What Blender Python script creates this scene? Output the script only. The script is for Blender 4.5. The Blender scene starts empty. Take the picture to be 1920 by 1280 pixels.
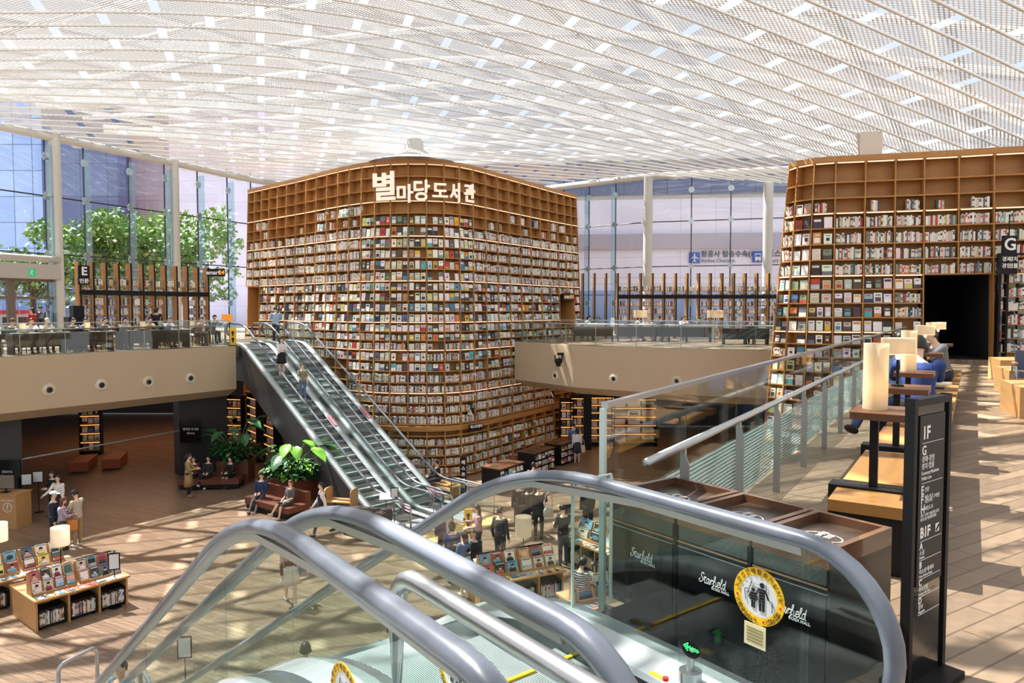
import bpy, math, random
import numpy as np
from mathutils import Vector as V, Matrix

# ------------------------------------------------------------------ camera, sky, sun, exposure
SC = bpy.context.scene
COL = SC.collection
F = 1340.0                      # focal length in pixels of the 1920 x 1280 frame
EYE = 1.6
TH = math.atan(60 / F)
cam_d = bpy.data.cameras.new('camera')
cam_d.sensor_width = 36.0
cam_d.lens = 36.0 * F / 1920
cam_d.clip_start, cam_d.clip_end = 0.05, 500
cam = bpy.data.objects.new('camera', cam_d)
cam.location = (0, 0, EYE)
cam.rotation_euler = (math.pi / 2 - TH, 0, 0)
COL.objects.link(cam)
SC.camera = cam

world = bpy.data.worlds.new('sky')
SC.world = world
world.use_nodes = True
wn, wl = world.node_tree.nodes, world.node_tree.links
wn.clear()
wo = wn.new('ShaderNodeOutputWorld')
wb = wn.new('ShaderNodeBackground')
tc = wn.new('ShaderNodeTexCoord')
nz = wn.new('ShaderNodeTexNoise'); nz.inputs['Scale'].default_value = 3.0; nz.inputs['Detail'].default_value = 5
rp = wn.new('ShaderNodeValToRGB')
rp.color_ramp.elements[0].position = 0.42; rp.color_ramp.elements[0].color = (0.76, 0.86, 1.0, 1)
rp.color_ramp.elements[1].position = 0.58; rp.color_ramp.elements[1].color = (1.0, 1.0, 1.0, 1)
wl.new(tc.outputs['Generated'], nz.inputs['Vector'])
wl.new(nz.outputs['Fac'], rp.inputs['Fac'])
wl.new(rp.outputs['Color'], wb.inputs['Color'])
wb.inputs['Strength'].default_value = 1.02
wl.new(wb.outputs['Background'], wo.inputs['Surface'])

sun_d = bpy.data.lights.new('sun', 'SUN')
sun_d.energy = 24.0
sun_d.angle = math.radians(0.55)
sun_d.color = (1.0, 0.965, 0.91)
sun = bpy.data.objects.new('sun', sun_d)
sun.rotation_euler = V((0.68, -0.5, -1.4)).to_track_quat('-Z', 'Y').to_euler()
sun.location = (-30, 40, 60)
COL.objects.link(sun)

SC.view_settings.view_transform = 'Standard'
SC.view_settings.look = 'None'
SC.view_settings.gamma = 1.0
SC.view_settings.use_curve_mapping = False
SC.view_settings.exposure = 0.0
cy = SC.cycles
cy.max_bounces = 6; cy.diffuse_bounces = 3; cy.glossy_bounces = 3; cy.transmission_bounces = 4
cy.transparent_max_bounces = 16
cy.caustics_reflective = False; cy.caustics_refractive = False
cy.sample_clamp_indirect = 4.0
cy.use_denoising = True

# ------------------------------------------------------------------ numbers
FL = -5.7                       # lower floor
def ray(px, py):
    x, z = (px - 960) / F, -(py - 640) / F
    c, s = math.cos(TH), math.sin(TH)
    return V((x, c + z * s, z * c - s))
def G(px, py, z=FL):
    """Where the line of sight through a pixel meets the horizontal plane z."""
    d = ray(px, py); t = (z - EYE) / d.z
    return V((d.x * t, d.y * t, z))
def AY(px, py, Y):
    d = ray(px, py); t = Y / d.y
    return V((d.x * t, Y, EYE + d.z * t))
def lin(c):
    return tuple(((v / 255) / 12.92 if v / 255 <= 0.04045 else ((v / 255 + 0.055) / 1.055) ** 2.4) for v in c)
def lerp(a, b, t): return a + (b - a) * t
RND = random.Random(7)
rad = math.radians
UP = V((0, 0, 1))

# ------------------------------------------------------------------ materials
MATS = {}
def mat(name, rgb=(128, 128, 128), rough=0.6, metal=0.0, emit=None, es=0.0, noise=0.0, scale=8.0, stretch=(1, 1, 1), attr=False, spec=0.5, bump=0.0, coat=0.0):
    if name in MATS: return MATS[name]
    m = bpy.data.materials.new(name); m.use_nodes = True
    N, L = m.node_tree.nodes, m.node_tree.links
    b = N['Principled BSDF']
    c = lin(rgb)
    b.inputs['Base Color'].default_value = (*c, 1)
    b.inputs['Roughness'].default_value = rough
    b.inputs['Metallic'].default_value = metal
    b.inputs['Specular IOR Level'].default_value = spec
    if coat: b.inputs['Coat Weight'].default_value = coat
    if emit:
        b.inputs['Emission Color'].default_value = (*lin(emit), 1)
        b.inputs['Emission Strength'].default_value = es
    src = None
    if attr:
        a = N.new('ShaderNodeAttribute'); a.attribute_name = 'Col'; src = a.outputs['Color']
        L.new(src, b.inputs['Base Color'])
    if noise or bump:
        t = N.new('ShaderNodeTexCoord'); mp = N.new('ShaderNodeMapping'); mp.inputs['Scale'].default_value = stretch
        nt = N.new('ShaderNodeTexNoise'); nt.inputs['Scale'].default_value = scale; nt.inputs['Detail'].default_value = 4
        L.new(t.outputs['Object'], mp.inputs['Vector']); L.new(mp.outputs['Vector'], nt.inputs['Vector'])
        if noise:
            mx = N.new('ShaderNodeMix'); mx.data_type = 'RGBA'; mx.blend_type = 'MULTIPLY'; mx.inputs['Factor'].default_value = 1.0
            r = N.new('ShaderNodeMapRange'); r.inputs['To Min'].default_value = 1 - noise; r.inputs['To Max'].default_value = 1 + noise
            L.new(nt.outputs['Fac'], r.inputs['Value'])
            if src: L.new(src, mx.inputs[6])
            else: mx.inputs[6].default_value = (*c, 1)
            cb = N.new('ShaderNodeCombineColor')
            for i in range(3): L.new(r.outputs['Result'], cb.inputs[i])
            L.new(cb.outputs['Color'], mx.inputs[7]); L.new(mx.outputs[2], b.inputs['Base Color'])
        if bump:
            bp = N.new('ShaderNodeBump'); bp.inputs['Strength'].default_value = bump
            L.new(nt.outputs['Fac'], bp.inputs['Height']); L.new(bp.outputs['Normal'], b.inputs['Normal'])
    MATS[name] = m
    return m

def glass(name, tint=(225, 240, 235), refl=0.10, rough=0.02):
    """Thin architectural glass: clear with a mirror sheen that grows at grazing angles."""
    if name in MATS: return MATS[name]
    m = bpy.data.materials.new(name); m.use_nodes = True
    N, L = m.node_tree.nodes, m.node_tree.links
    N.clear()
    o = N.new('ShaderNodeOutputMaterial'); t = N.new('ShaderNodeBsdfTransparent'); g = N.new('ShaderNodeBsdfGlossy')
    t.inputs['Color'].default_value = (*lin(tint), 1); g.inputs['Roughness'].default_value = rough
    lw = N.new('ShaderNodeLayerWeight'); lw.inputs['Blend'].default_value = 0.35
    mr = N.new('ShaderNodeMapRange'); mr.inputs['To Min'].default_value = refl; mr.inputs['To Max'].default_value = min(1, refl * 5)
    mx = N.new('ShaderNodeMixShader')
    L.new(lw.outputs['Facing'], mr.inputs['Value']); L.new(mr.outputs['Result'], mx.inputs['Fac'])
    L.new(t.outputs['BSDF'], mx.inputs[1]); L.new(g.outputs['BSDF'], mx.inputs[2]); L.new(mx.outputs['Shader'], o.inputs['Surface'])
    MATS[name] = m
    return m

def planks(name, c1, c2, c3, w=1.2, h=0.16, rough=0.35, rot=0.0, bumpy=0.0):
    """Wood boards laid in a running bond."""
    m = bpy.data.materials.new(name); m.use_nodes = True
    N, L = m.node_tree.nodes, m.node_tree.links
    b = N['Principled BSDF']
    t = N.new('ShaderNodeTexCoord'); mp = N.new('ShaderNodeMapping'); mp.inputs['Rotation'].default_value = (0, 0, rot)
    br = N.new('ShaderNodeTexBrick')
    br.inputs['Color1'].default_value = (*lin(c1), 1); br.inputs['Color2'].default_value = (*lin(c2), 1); br.inputs['Mortar'].default_value = (*lin(c3), 1)
    br.inputs['Scale'].default_value = 1.0; br.inputs['Mortar Size'].default_value = 0.006
    br.inputs['Brick Width'].default_value = w; br.inputs['Row Height'].default_value = h; br.offset = 0.37
    mp2 = N.new('ShaderNodeMapping'); mp2.inputs['Rotation'].default_value = (0, 0, rot); mp2.inputs['Scale'].default_value = (1.5, 14, 1)
    nt = N.new('ShaderNodeTexNoise'); nt.inputs['Scale'].default_value = 1.0; nt.inputs['Detail'].default_value = 3
    mx = N.new('ShaderNodeMix'); mx.data_type = 'RGBA'; mx.blend_type = 'MULTIPLY'; mx.inputs['Factor'].default_value = 0.55
    L.new(t.outputs['Object'], mp.inputs['Vector']); L.new(mp.outputs['Vector'], br.inputs['Vector'])
    L.new(t.outputs['Object'], mp2.inputs['Vector']); L.new(mp2.outputs['Vector'], nt.inputs['Vector'])
    r = N.new('ShaderNodeValToRGB'); r.color_ramp.elements[0].color = (0.55, 0.5, 0.45, 1); r.color_ramp.elements[1].color = (1.1, 1.1, 1.1, 1)
    L.new(nt.outputs['Fac'], r.inputs['Fac']); L.new(br.outputs['Color'], mx.inputs[6]); L.new(r.outputs['Color'], mx.inputs[7])
    L.new(mx.outputs[2], b.inputs['Base Color']); b.inputs['Roughness'].default_value = rough
    MATS[name] = m
    return m

def stripes(name, c1, c2, scale, axis='X', rough=0.35, metal=0.9):
    """Fine grooves across a metal tread or landing plate."""
    m = bpy.data.materials.new(name); m.use_nodes = True
    N, L = m.node_tree.nodes, m.node_tree.links
    b = N['Principled BSDF']
    t = N.new('ShaderNodeTexCoord'); w = N.new('ShaderNodeTexWave'); w.wave_type = 'BANDS'; w.bands_direction = axis
    w.inputs['Scale'].default_value = scale
    r = N.new('ShaderNodeValToRGB'); r.color_ramp.elements[0].color = (*lin(c1), 1); r.color_ramp.elements[1].color = (*lin(c2), 1)
    r.color_ramp.elements[0].position = 0.35; r.color_ramp.elements[1].position = 0.65
    L.new(t.outputs['Object'], w.inputs['Vector']); L.new(w.outputs['Fac'], r.inputs['Fac']); L.new(r.outputs['Color'], b.inputs['Base Color'])
    b.inputs['Roughness'].default_value = rough; b.inputs['Metallic'].default_value = metal
    MATS[name] = m
    return m

def shade_cloth(name, rgb, es=0.0):
    """Lamp shade fabric: diffuse and translucent, so the bulb inside shows through it."""
    if name in MATS: return MATS[name]
    m = bpy.data.materials.new(name); m.use_nodes = True
    N, L = m.node_tree.nodes, m.node_tree.links; N.clear()
    o = N.new('ShaderNodeOutputMaterial'); d = N.new('ShaderNodeBsdfDiffuse'); t = N.new('ShaderNodeBsdfTranslucent'); mx = N.new('ShaderNodeMixShader'); nt = N.new('ShaderNodeTexNoise'); r = N.new('ShaderNodeMapRange')
    d.inputs['Color'].default_value = (*lin(rgb), 1); t.inputs['Color'].default_value = (*lin(rgb), 1)
    nt.inputs['Scale'].default_value = 40; r.inputs['To Min'].default_value = 0.42; r.inputs['To Max'].default_value = 0.58
    L.new(nt.outputs['Fac'], r.inputs['Value']); L.new(r.outputs['Result'], mx.inputs['Fac'])
    L.new(d.outputs[0], mx.inputs[1]); L.new(t.outputs[0], mx.inputs[2]); L.new(mx.outputs[0], o.inputs['Surface'])
    MATS[name] = m
    return m

# ------------------------------------------------------------------ mesh building
class MB:
    def __init__(self): self.v = []; self.f = []; self.m = []; self.c = []
    def add(self, vs, fs, m=0, c=None):
        o = len(self.v); self.v += [V(p) for p in vs]
        for f in fs: self.f.append([o + i for i in f]); self.m.append(m); self.c.append(c)
        return self
    def hexa(self, p, m=0, c=None):
        return self.add(p, [(0, 3, 2, 1), (4, 5, 6, 7), (0, 1, 5, 4), (1, 2, 6, 5), (2, 3, 7, 6), (3, 0, 4, 7)], m, c)
    def box(self, ctr, size, ax=None, m=0, c=None):
        ctr = V(ctr); X, Y, Z = ax if ax else (V((1, 0, 0)), V((0, 1, 0)), UP)
        a, b, d = X * size[0] / 2, Y * size[1] / 2, Z * size[2] / 2
        return self.hexa([ctr - a - b - d, ctr + a - b - d, ctr + a + b - d, ctr - a + b - d, ctr - a - b + d, ctr + a - b + d, ctr + a + b + d, ctr - a + b + d], m, c)
    def base(self, ctr, size, rz=0, m=0, c=None):
        """A box whose bottom centre is ctr, turned rz about the vertical."""
        X = V((math.cos(rz), math.sin(rz), 0)); Y = V((-math.sin(rz), math.cos(rz), 0))
        return self.box(V(ctr) + UP * size[2] / 2, size, (X, Y, UP), m, c)
    def prism(self, poly, d, m=0, c=None):
        n = len(poly); d = V(d); p = [V(q) for q in poly]
        fs = [tuple(range(n))[::-1], tuple(range(n, 2 * n))] + [(i, (i + 1) % n, n + (i + 1) % n, n + i) for i in range(n)]
        return self.add(p + [q + d for q in p], fs, m, c)
    def quad(self, a, b, c_, d, m=0, c=None): return self.add([a, b, c_, d], [(0, 1, 2, 3)], m, c)
    def sweep(self, path, sec, m=0, c=None, up=UP, closed=False, caps=True):
        """sec: list of (side, up) offsets carried along the path."""
        path = [V(p) for p in path]; n = len(path); k = len(sec); vs = []
        for i, p in enumerate(path):
            if closed: t = path[(i + 1) % n] - path[i - 1]
            else: t = path[min(i + 1, n - 1)] - path[max(i - 1, 0)]
            t.normalize()
            s = t.cross(up)
            if s.length < 1e-4: s = t.cross(V((1, 0, 0)))
            s.normalize(); u = s.cross(t)
            vs += [p + s * a + u * b for a, b in sec]
        fs = []
        for i in range(n if closed else n - 1):
            j = (i + 1) % n
            for q in range(k):
                r = (q + 1) % k
                fs.append((i * k + q, i * k + r, j * k + r, j * k + q))
        if not closed and caps: fs += [tuple(range(k))[::-1], tuple(range((n - 1) * k, n * k))]
        return self.add(vs, fs, m, c)
    def tube(self, path, r, m=0, c=None, n=8, up=UP, closed=False):
        return self.sweep(path, [(r * math.cos(2 * math.pi * i / n), r * math.sin(2 * math.pi * i / n)) for i in range(n)], m, c, up, closed)
    def lathe(self, prof, ctr, m=0, c=None, n=16, sx=1.0, sy=1.0, cap=True):
        ctr = V(ctr); vs = []; k = len(prof)
        for r, z in prof:
            for i in range(n):
                a = 2 * math.pi * i / n; vs.append(ctr + V((r * math.cos(a) * sx, r * math.sin(a) * sy, z)))
        fs = [(j * n + i, j * n + (i + 1) % n, (j + 1) * n + (i + 1) % n, (j + 1) * n + i) for j in range(k - 1) for i in range(n)]
        if cap: fs += [tuple(range(n))[::-1], tuple(range((k - 1) * n, k * n))]
        return self.add(vs, fs, m, c)
    def ell(self, ctr, r, ax=None, m=0, c=None, n=10, k=6):
        X, Y, Z = ax if ax else (V((1, 0, 0)), V((0, 1, 0)), UP); ctr = V(ctr); vs = []
        for j in range(k + 1):
            p = math.pi * (j + 0.02) / (k + 0.04)
            for i in range(n):
                a = 2 * math.pi * i / n
                vs.append(ctr + X * r[0] * math.sin(p) * math.cos(a) + Y * r[1] * math.sin(p) * math.sin(a) - Z * r[2] * math.cos(p))
        fs = [(j * n + i, j * n + (i + 1) % n, (j + 1) * n + (i + 1) % n, (j + 1) * n + i) for j in range(k) for i in range(n)]
        fs += [tuple(range(n))[::-1], tuple(range(k * n, (k + 1) * n))]
        return self.add(vs, fs, m, c)
    def loft(self, rings, m=0, c=None):
        n = len(rings[0]); vs = [p for r in rings for p in r]; k = len(rings)
        fs = [(j * n + i, j * n + (i + 1) % n, (j + 1) * n + (i + 1) % n, (j + 1) * n + i) for j in range(k - 1) for i in range(n)]
        fs += [tuple(range(n))[::-1], tuple(range((k - 1) * n, k * n))]
        return self.add(vs, fs, m, c)
    def mesh(self, name, mats, off=None, smooth=False):
        me = bpy.data.meshes.new(name)
        me.from_pydata([tuple(p - off) if off else tuple(p) for p in self.v], [], self.f)
        for x in (mats if isinstance(mats, (list, tuple)) else [mats]): me.materials.append(x)
        me.polygons.foreach_set('material_index', self.m)
        if any(c is not None for c in self.c):
            a = me.color_attributes.new('Col', 'FLOAT_COLOR', 'CORNER')
            buf = []
            for f, c in zip(self.f, self.c):
                c4 = (*(c if c else (0.5, 0.5, 0.5)), 1.0)
                buf += list(c4) * len(f)
            a.data.foreach_set('color', buf)
        if smooth: me.polygons.foreach_set('use_smooth', [True] * len(self.f))
        me.update()
        return me

def tag(o, label=None, cat=None, group=None, kind=None):
    if label: o['label'] = label
    if cat: o['category'] = cat
    if group: o['group'] = group
    if kind: o['kind'] = kind
    return o
W = {}
def thing(name, label, cat, loc=(0, 0, 0), rz=0.0, group=None):
    o = bpy.data.objects.new(name, None); COL.objects.link(o); o.empty_display_size = 0.2
    o.location = loc; o.rotation_euler = (0, 0, rz)
    W[o.name] = Matrix.Translation(V(loc)) @ Matrix.Rotation(rz, 4, 'Z')
    return tag(o, label, cat, group)
def part(name, mb, mats, parent, smooth=False, label=None, world=False):
    """A mesh under its thing; the vertices are in the thing's own space, or in the world's if world."""
    if world:
        inv = W[parent.name].inverted(); mb.v = [inv @ p for p in mb.v]
    o = bpy.data.objects.new(name, mb.mesh(name, mats, smooth=smooth)); COL.objects.link(o); o.parent = parent
    W[o.name] = W[parent.name]
    if label: o['label'] = label
    return o
def solo(name, mb, mats, label=None, cat=None, group=None, kind=None, smooth=False):
    """A thing or a piece of the setting that is one mesh; its origin sits at its base."""
    xs = [p.x for p in mb.v]; ys = [p.y for p in mb.v]; zs = [p.z for p in mb.v]
    off = V(((min(xs) + max(xs)) / 2, (min(ys) + max(ys)) / 2, min(zs)))
    o = bpy.data.objects.new(name, mb.mesh(name, mats, off=off, smooth=smooth)); o.location = off; COL.objects.link(o)
    W[o.name] = Matrix.Translation(off)
    return tag(o, label, cat, group, kind)
def struct(name, mb, mats, smooth=False): return solo(name, mb, mats, kind='structure', smooth=smooth)
def copy_tree(o, parent=None):
    c = o.copy(); COL.objects.link(c)
    if parent: c.parent = parent
    W[c.name] = W[o.name]
    for ch in o.children: copy_tree(ch, c)
    return c
def text(name, body, size, pos, ux, uy, m, parent=None, ext=0.004, align='CENTER', world=True, bold=0.0, shear=0.0, label=None, maxw=None, fit=None):
    """Raised lettering: ux runs along the line, uy up the letters."""
    c = bpy.data.curves.new(name, 'FONT'); c.body = body; c.size = size; c.align_x = align; c.align_y = 'CENTER'
    c.extrude = ext; c.offset = bold; c.shear = shear; c.resolution_u = 3
    o = bpy.data.objects.new(name, c); COL.objects.link(o)
    dg = bpy.context.evaluated_depsgraph_get(); me = bpy.data.meshes.new_from_object(o.evaluated_get(dg))
    bpy.data.objects.remove(o); bpy.data.curves.remove(c)
    ux = V(ux).normalized(); uy = V(uy).normalized(); nn = ux.cross(uy)
    k = 1.0
    if maxw and len(me.vertices):
        xs = [v.co.x for v in me.vertices]; w = max(xs) - min(xs)
        if w > 0: k = maxw / w
    mb = MB(); pos = V(pos)
    mb.v = [pos + ux * v.co.x * k + uy * v.co.y + nn * (v.co.z + ext) for v in me.vertices]
    mb.f = [list(p.vertices) for p in me.polygons]; mb.m = [0] * len(mb.f); mb.c = [None] * len(mb.f)
    if fit and mb.v:
        q = [(v.co.x, v.co.y) for v in me.vertices]; x0, x1 = min(a for a, b in q), max(a for a, b in q); y0, y1 = min(b for a, b in q), max(b for a, b in q)
        mb.v = [pos + ux * ((v.co.x - (x0 + x1) / 2) * fit[0] / (x1 - x0)) + uy * ((v.co.y - (y0 + y1) / 2) * fit[1] / (y1 - y0)) + nn * (v.co.z + ext) for v in me.vertices]
    bpy.data.meshes.remove(me)
    if not mb.f: return None
    return part(name, mb, m, parent, world=world, label=label)

M_WOOD = mat('shelf oak', (176, 126, 70), 0.55, noise=0.22, scale=2.0, stretch=(1.2, 1.2, 14))
M_WOODH = mat('shelf oak board', (178, 126, 68), 0.55, noise=0.2, scale=2.0, stretch=(1.5, 1.5, 22))
M_BOOK = mat('printed paper', (200, 200, 200), 0.55, attr=True)
M_BLACK = mat('black metal', (20, 20, 22), 0.5, spec=0.25)
M_BLACKG = mat('black gloss panel', (14, 15, 17), 0.12)
M_WHITE = mat('white lettering', (240, 240, 240), 0.5)
M_STEEL = mat('brushed steel', (185, 188, 190), 0.32, 1.0, noise=0.05, scale=3, stretch=(1, 1, 30))
M_STEELD = mat('dull steel', (168, 168, 164), 0.5, 0.5)
M_GREY = mat('painted column grey', (196, 194, 188), 0.45)
M_BEIGE = mat('fascia beige', (186, 166, 138), 0.7, noise=0.03, scale=1.5)
M_LED = mat('warm light strip', (255, 230, 200), 0.5, emit=(255, 206, 168), es=0.85)
M_GLASS = glass('balustrade glass', (246, 251, 249), 0.05)
M_GLASSG = glass('edge tinted glass', (244, 250, 248), 0.018)
M_PANE = glass('window glass', (238, 242, 248), 0.05)
M_RUBBER = mat('handrail rubber', (96, 103, 115), 0.36, 0.0, coat=0.25)
M_OAK = mat('light plywood', (186, 142, 90), 0.5, noise=0.12, scale=3, stretch=(1, 1, 8))
M_WALNUT = mat('walnut top', (96, 60, 36), 0.4, noise=0.25, scale=3, stretch=(10, 1.5, 1))
M_LEATHER = mat('brown leather', (104, 58, 42), 0.42, noise=0.1, scale=12)
M_YEL = mat('warning yellow', (240, 190, 30), 0.5)
# ================================================================== THE SETTING
SA, CA = 0.328, 0.9447          # the ceiling's ribs run square to this heading
def AB(a, b): return (-SA * a + CA * b, CA * a + SA * b)
def sstep(x, lo, hi):
    t = max(0.0, min(1.0, (x - lo) / (hi - lo))); return t * t * (3 - 2 * t)
def HC(a, b):
    w = sstep(a, 20, 44)
    near = 10.0 - 1.872 * (math.sqrt(1 + ((b - 1.6) / 7.8) ** 2) - 1)
    return EYE + (1 - w) * near + w * 8.45

# corner points of the slabs
def poly_slab(name, pts, z, th, m):
    mb = MB(); p = [V((x, y, z - th)) for x, y in pts]
    mb.prism(p, (0, 0, th)); return struct(name, mb, m)

M_FLOOR = planks('lower floor boards', (150, 127, 106), (128, 106, 87), (88, 72, 59), 1.6, 0.14, 0.30, rot=0.5)
M_FLOORU = planks('upper floor boards', (160, 139, 115), (130, 111, 91), (102, 86, 70), 0.9, 0.13, 0.36, rot=-0.55)
M_OUT = mat('outdoor paving', (196, 192, 186), 0.85, noise=0.06, scale=0.6)
mb = MB(); mb.box((-3, 28, FL - 0.1), (90, 76, 0.2)); struct('floor', mb, M_FLOOR)

# left upper slab, its fascia stepping in at the bottom like a boat's hull
LD = (V((-12.3, 31.07, 0)) - V((-17.06, 23.8, 0))).normalized()
L0 = V((-17.06, 23.8, 0)) - LD * 12; L1 = V((-12.3, 31.07, 0)) + LD * 0.3
LN = V((-LD.y, LD.x, 0))        # away from the atrium
far_l = [L1, L1 + LN * 1.0 + LD * 26, L0 + LN * 14 + LD * 40, L0 + LN * 30]
slab_l = [L0, L1, V((-12.0, 33.2, 0)), V((-13.2, 40.5, 0)), V((-14, 62, 0)), V((-60, 62, 0)), V((-60, 10, 0))]
mb = MB(); mb.prism([p - UP * 0.5 for p in slab_l], (0, 0, 0.5)); struct('floor_upper_left', mb, M_FLOORU)
mb = MB()
sec = [(-0.02, 0.0), (-0.02, -1.88), (0.55, -2.22), (0.9, -2.22), (0.9, -0.5), (0.25, -0.5), (0.25, 0.0)]
def extr(p0, p1, nrm, sec, mb):
    mb.prism([p0 + nrm * s + UP * z for s, z in sec], p1 - p0)
extr(L0, L1, LN, sec, mb); struct('wall_left_fascia', mb, M_BEIGE)
# right upper slab between the two book towers: a softly curved edge
RE = [G(1015, 646.5, 0), G(1075, 647, 0), G(1150, 649.5, 0), G(1230, 652, 0), G(1320, 654.5, 0), G(1448, 657, 0), G(1540, 660, 0)]
RE[0] = RE[1] + V((-2.6, 3.6, 0))
back = [V((24, 60, 0)), V((0.6, 60, 0))]
mb = MB(); mb.prism([p - UP * 0.5 for p in ([RE[0] + V((0.6, 1.4, 0))] + RE[1:] + [V((24, 26, 0))] + back)], (0, 0, 0.5)); struct('floor_upper_far', mb, M_FLOORU)
mb = MB(); mb.sweep(RE, [(-a, b) for a, b in sec][::-1]); struct('wall_far_fascia', mb, M_BEIGE)
# near slab the photographer stands on; its edge follows the sloping-away rail on the right
ed = V((-0.602, 0.7985, 0)); nd = V((0.7985, 0.602, 0))     # away along the near escalators, and to their right
rd = V((0.543, 0.840, 0)); rn = V((0.840, -0.543, 0))     # along the right rail, and away from it
def EN(s, t, z=0.0): return ed * s + nd * t + UP * z
GL0 = V((0.50, 3.83, 0))       # where the rail's glass begins
pts = [EN(2.35, -9), EN(2.35, 2.62), GL0 - rn * 0.02, GL0 + rd * 21.2 - rn * 0.02, GL0 + rd * 20.6 + rn * 7, V((45, 24, 0)), V((45, -12, 0)), V((-9, -12, 0))]
mb = MB(); mb.prism([p - UP * 0.45 for p in pts], (0, 0, 0.45)); struct('floor_upper_right', mb, M_FLOORU)
mb = MB(); mb.prism([GL0 - rn * 0.02 - UP * 1.6, GL0 + rn * 0.25 - UP * 1.6, GL0 + rn * 0.25 - UP * 0.46, GL0 - rn * 0.02 - UP * 0.46], rd * 20.6); struct('trim_1', mb, M_BEIGE)

mb = MB(); mb.prism([EN(1.5, 2.43, 0.001), EN(1.5, 2.785, 0.001), EN(2.6, 2.785, 0.001), EN(2.6, 2.43, 0.001)], (0, 0, 0.05)); struct('dark_floor_cover', mb, M_BLACKG)  # added black slab that darkens the floor gap before the bins
# ---- ceiling: staggered perforated panels between ribs, hung under a lattice of steel
WL = [V((-26.0, 27.2, 0)), V((-22.15, 35.0, 0)), V((-19.2, 41.0, 0)), V((-16.4, 46.7, 0)), V((-12, 52, 0))]   # left glass wall, column centres
WR = [V((0.5, 51.0, 0)), V((8.5, 45.0, 0)), V((15.34, 43.1, 0)), V((26, 40.2, 0))]
WALL = WL + WR
def inside(x, y, grow=1.2):
    for i in range(len(WALL) - 1):
        p, q = WALL[i], WALL[i + 1]; d = (q - p).normalized(); nrm = V((-d.y, d.x, 0))
        if (V((x, y, 0)) - p).dot(nrm) > grow: 
            return False
    return True
def perforated(name):
    m = bpy.data.materials.new(name); m.use_nodes = True
    N, L = m.node_tree.nodes, m.node_tree.links; N.clear()
    o = N.new('ShaderNodeOutputMaterial'); t = N.new('ShaderNodeTexCoord')
    mp = N.new('ShaderNodeMapping'); mp.inputs['Rotation'].default_value = (0, 0, -math.atan2(SA, CA)); L.new(t.outputs['Object'], mp.inputs['Vector'])
    sx = N.new('ShaderNodeSeparateXYZ'); L.new(mp.outputs['Vector'], sx.inputs['Vector'])
    def mth(op, a, b=None):
        n = N.new('ShaderNodeMath'); n.operation = op
        for i, q in enumerate((a, b)):
            if q is None: continue
            if isinstance(q, (int, float)): n.inputs[i].default_value = q
            else: L.new(q, n.inputs[i])
        return n.outputs[0]
    u = mth('MULTIPLY', sx.outputs['X'], math.pi / 0.19); v = mth('MULTIPLY', sx.outputs['Y'], math.pi / 0.14)
    p = mth('ABSOLUTE', mth('SINE', mth('ADD', u, v))); q = mth('ABSOLUTE', mth('SINE', mth('SUBTRACT', u, v)))
    hole = mth('GREATER_THAN', mth('MULTIPLY', p, q), 0.46)
    d = N.new('ShaderNodeBsdfDiffuse'); d.inputs['Color'].default_value = (0.76, 0.80, 0.84, 1)
    tl = N.new('ShaderNodeBsdfTranslucent'); tl.inputs['Color'].default_value = (0.72, 0.76, 0.80, 1)
    tr = N.new('ShaderNodeBsdfTransparent')
    m1 = N.new('ShaderNodeMixShader'); m1.inputs['Fac'].default_value = 0.04; L.new(d.outputs[0], m1.inputs[1]); L.new(tl.outputs[0], m1.inputs[2])
    m2 = N.new('ShaderNodeMixShader'); L.new(hole, m2.inputs['Fac']); L.new(m1.outputs[0], m2.inputs[1]); L.new(tr.outputs[0], m2.inputs[2])
    L.new(m2.outputs[0], o.inputs['Surface']); return m
M_PERF = perforated('perforated ceiling panel')
M_RIB = mat('white ceiling rib', (226, 227, 224), 0.5)
ROWP, PANW = 0.98, 3.15
mb = MB(); rb = MB()
for i in range(-10, 54):
    a0 = 0.3 + i * ROWP
    for j in range(-6, 11):
        b0 = 1.6 + (j + 0.5 * (i % 2)) * PANW
        x, y = AB(a0 + 0.5, b0 + 1.5)
        if not inside(x, y): continue
        K = 3
        for k in range(K):
            q0, q1 = b0 + 0.14 + (PANW - 0.28) * k / K, b0 + 0.14 + (PANW - 0.28) * (k + 1) / K
            r0, r1 = a0 + 0.06, a0 + ROWP - 0.06
            mb.quad(*[V((*AB(a, b), HC(a, b))) for a, b in ((r0, q0), (r0, q1), (r1, q1), (r1, q0))])
    run = []
    for j in range(-19, 34):
        b = 1.6 + j * 1.05; x, y = AB(a0, b)
        if inside(x, y, 1.6): run.append(V((x, y, HC(a0, b) - 0.02)))
        elif len(run) > 1:
            rb.sweep(run, [(-0.035, -0.03), (0.035, -0.03), (0.035, 0.03), (-0.035, 0.03)]); run = []
        else: run = []
    if len(run) > 1: rb.sweep(run, [(-0.035, -0.03), (0.035, -0.03), (0.035, 0.03), (-0.035, 0.03)])
struct('ceiling', mb, M_PERF); struct('ceiling_ribs', rb, M_RIB)
tb = MB()
M_TRUSS = mat('roof lattice steel', (196, 200, 204), 0.5)
for sgn in (1, -1):
    for c in range(-34, 90, 3):
        run = []
        for k in range(0, 36):
            b = -20 + k * 1.6; a = c + sgn * b * 0.62
            if -12 < a < 52:
                x, y = AB(a, b)
                if inside(x, y, 2.0): run.append(V((x, y, HC(a, b) + 1.6))); continue
            if len(run) > 1: tb.tube(run, 0.13, n=5)
            run = []
        if len(run) > 1: tb.tube(run, 0.13, n=5)
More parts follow.
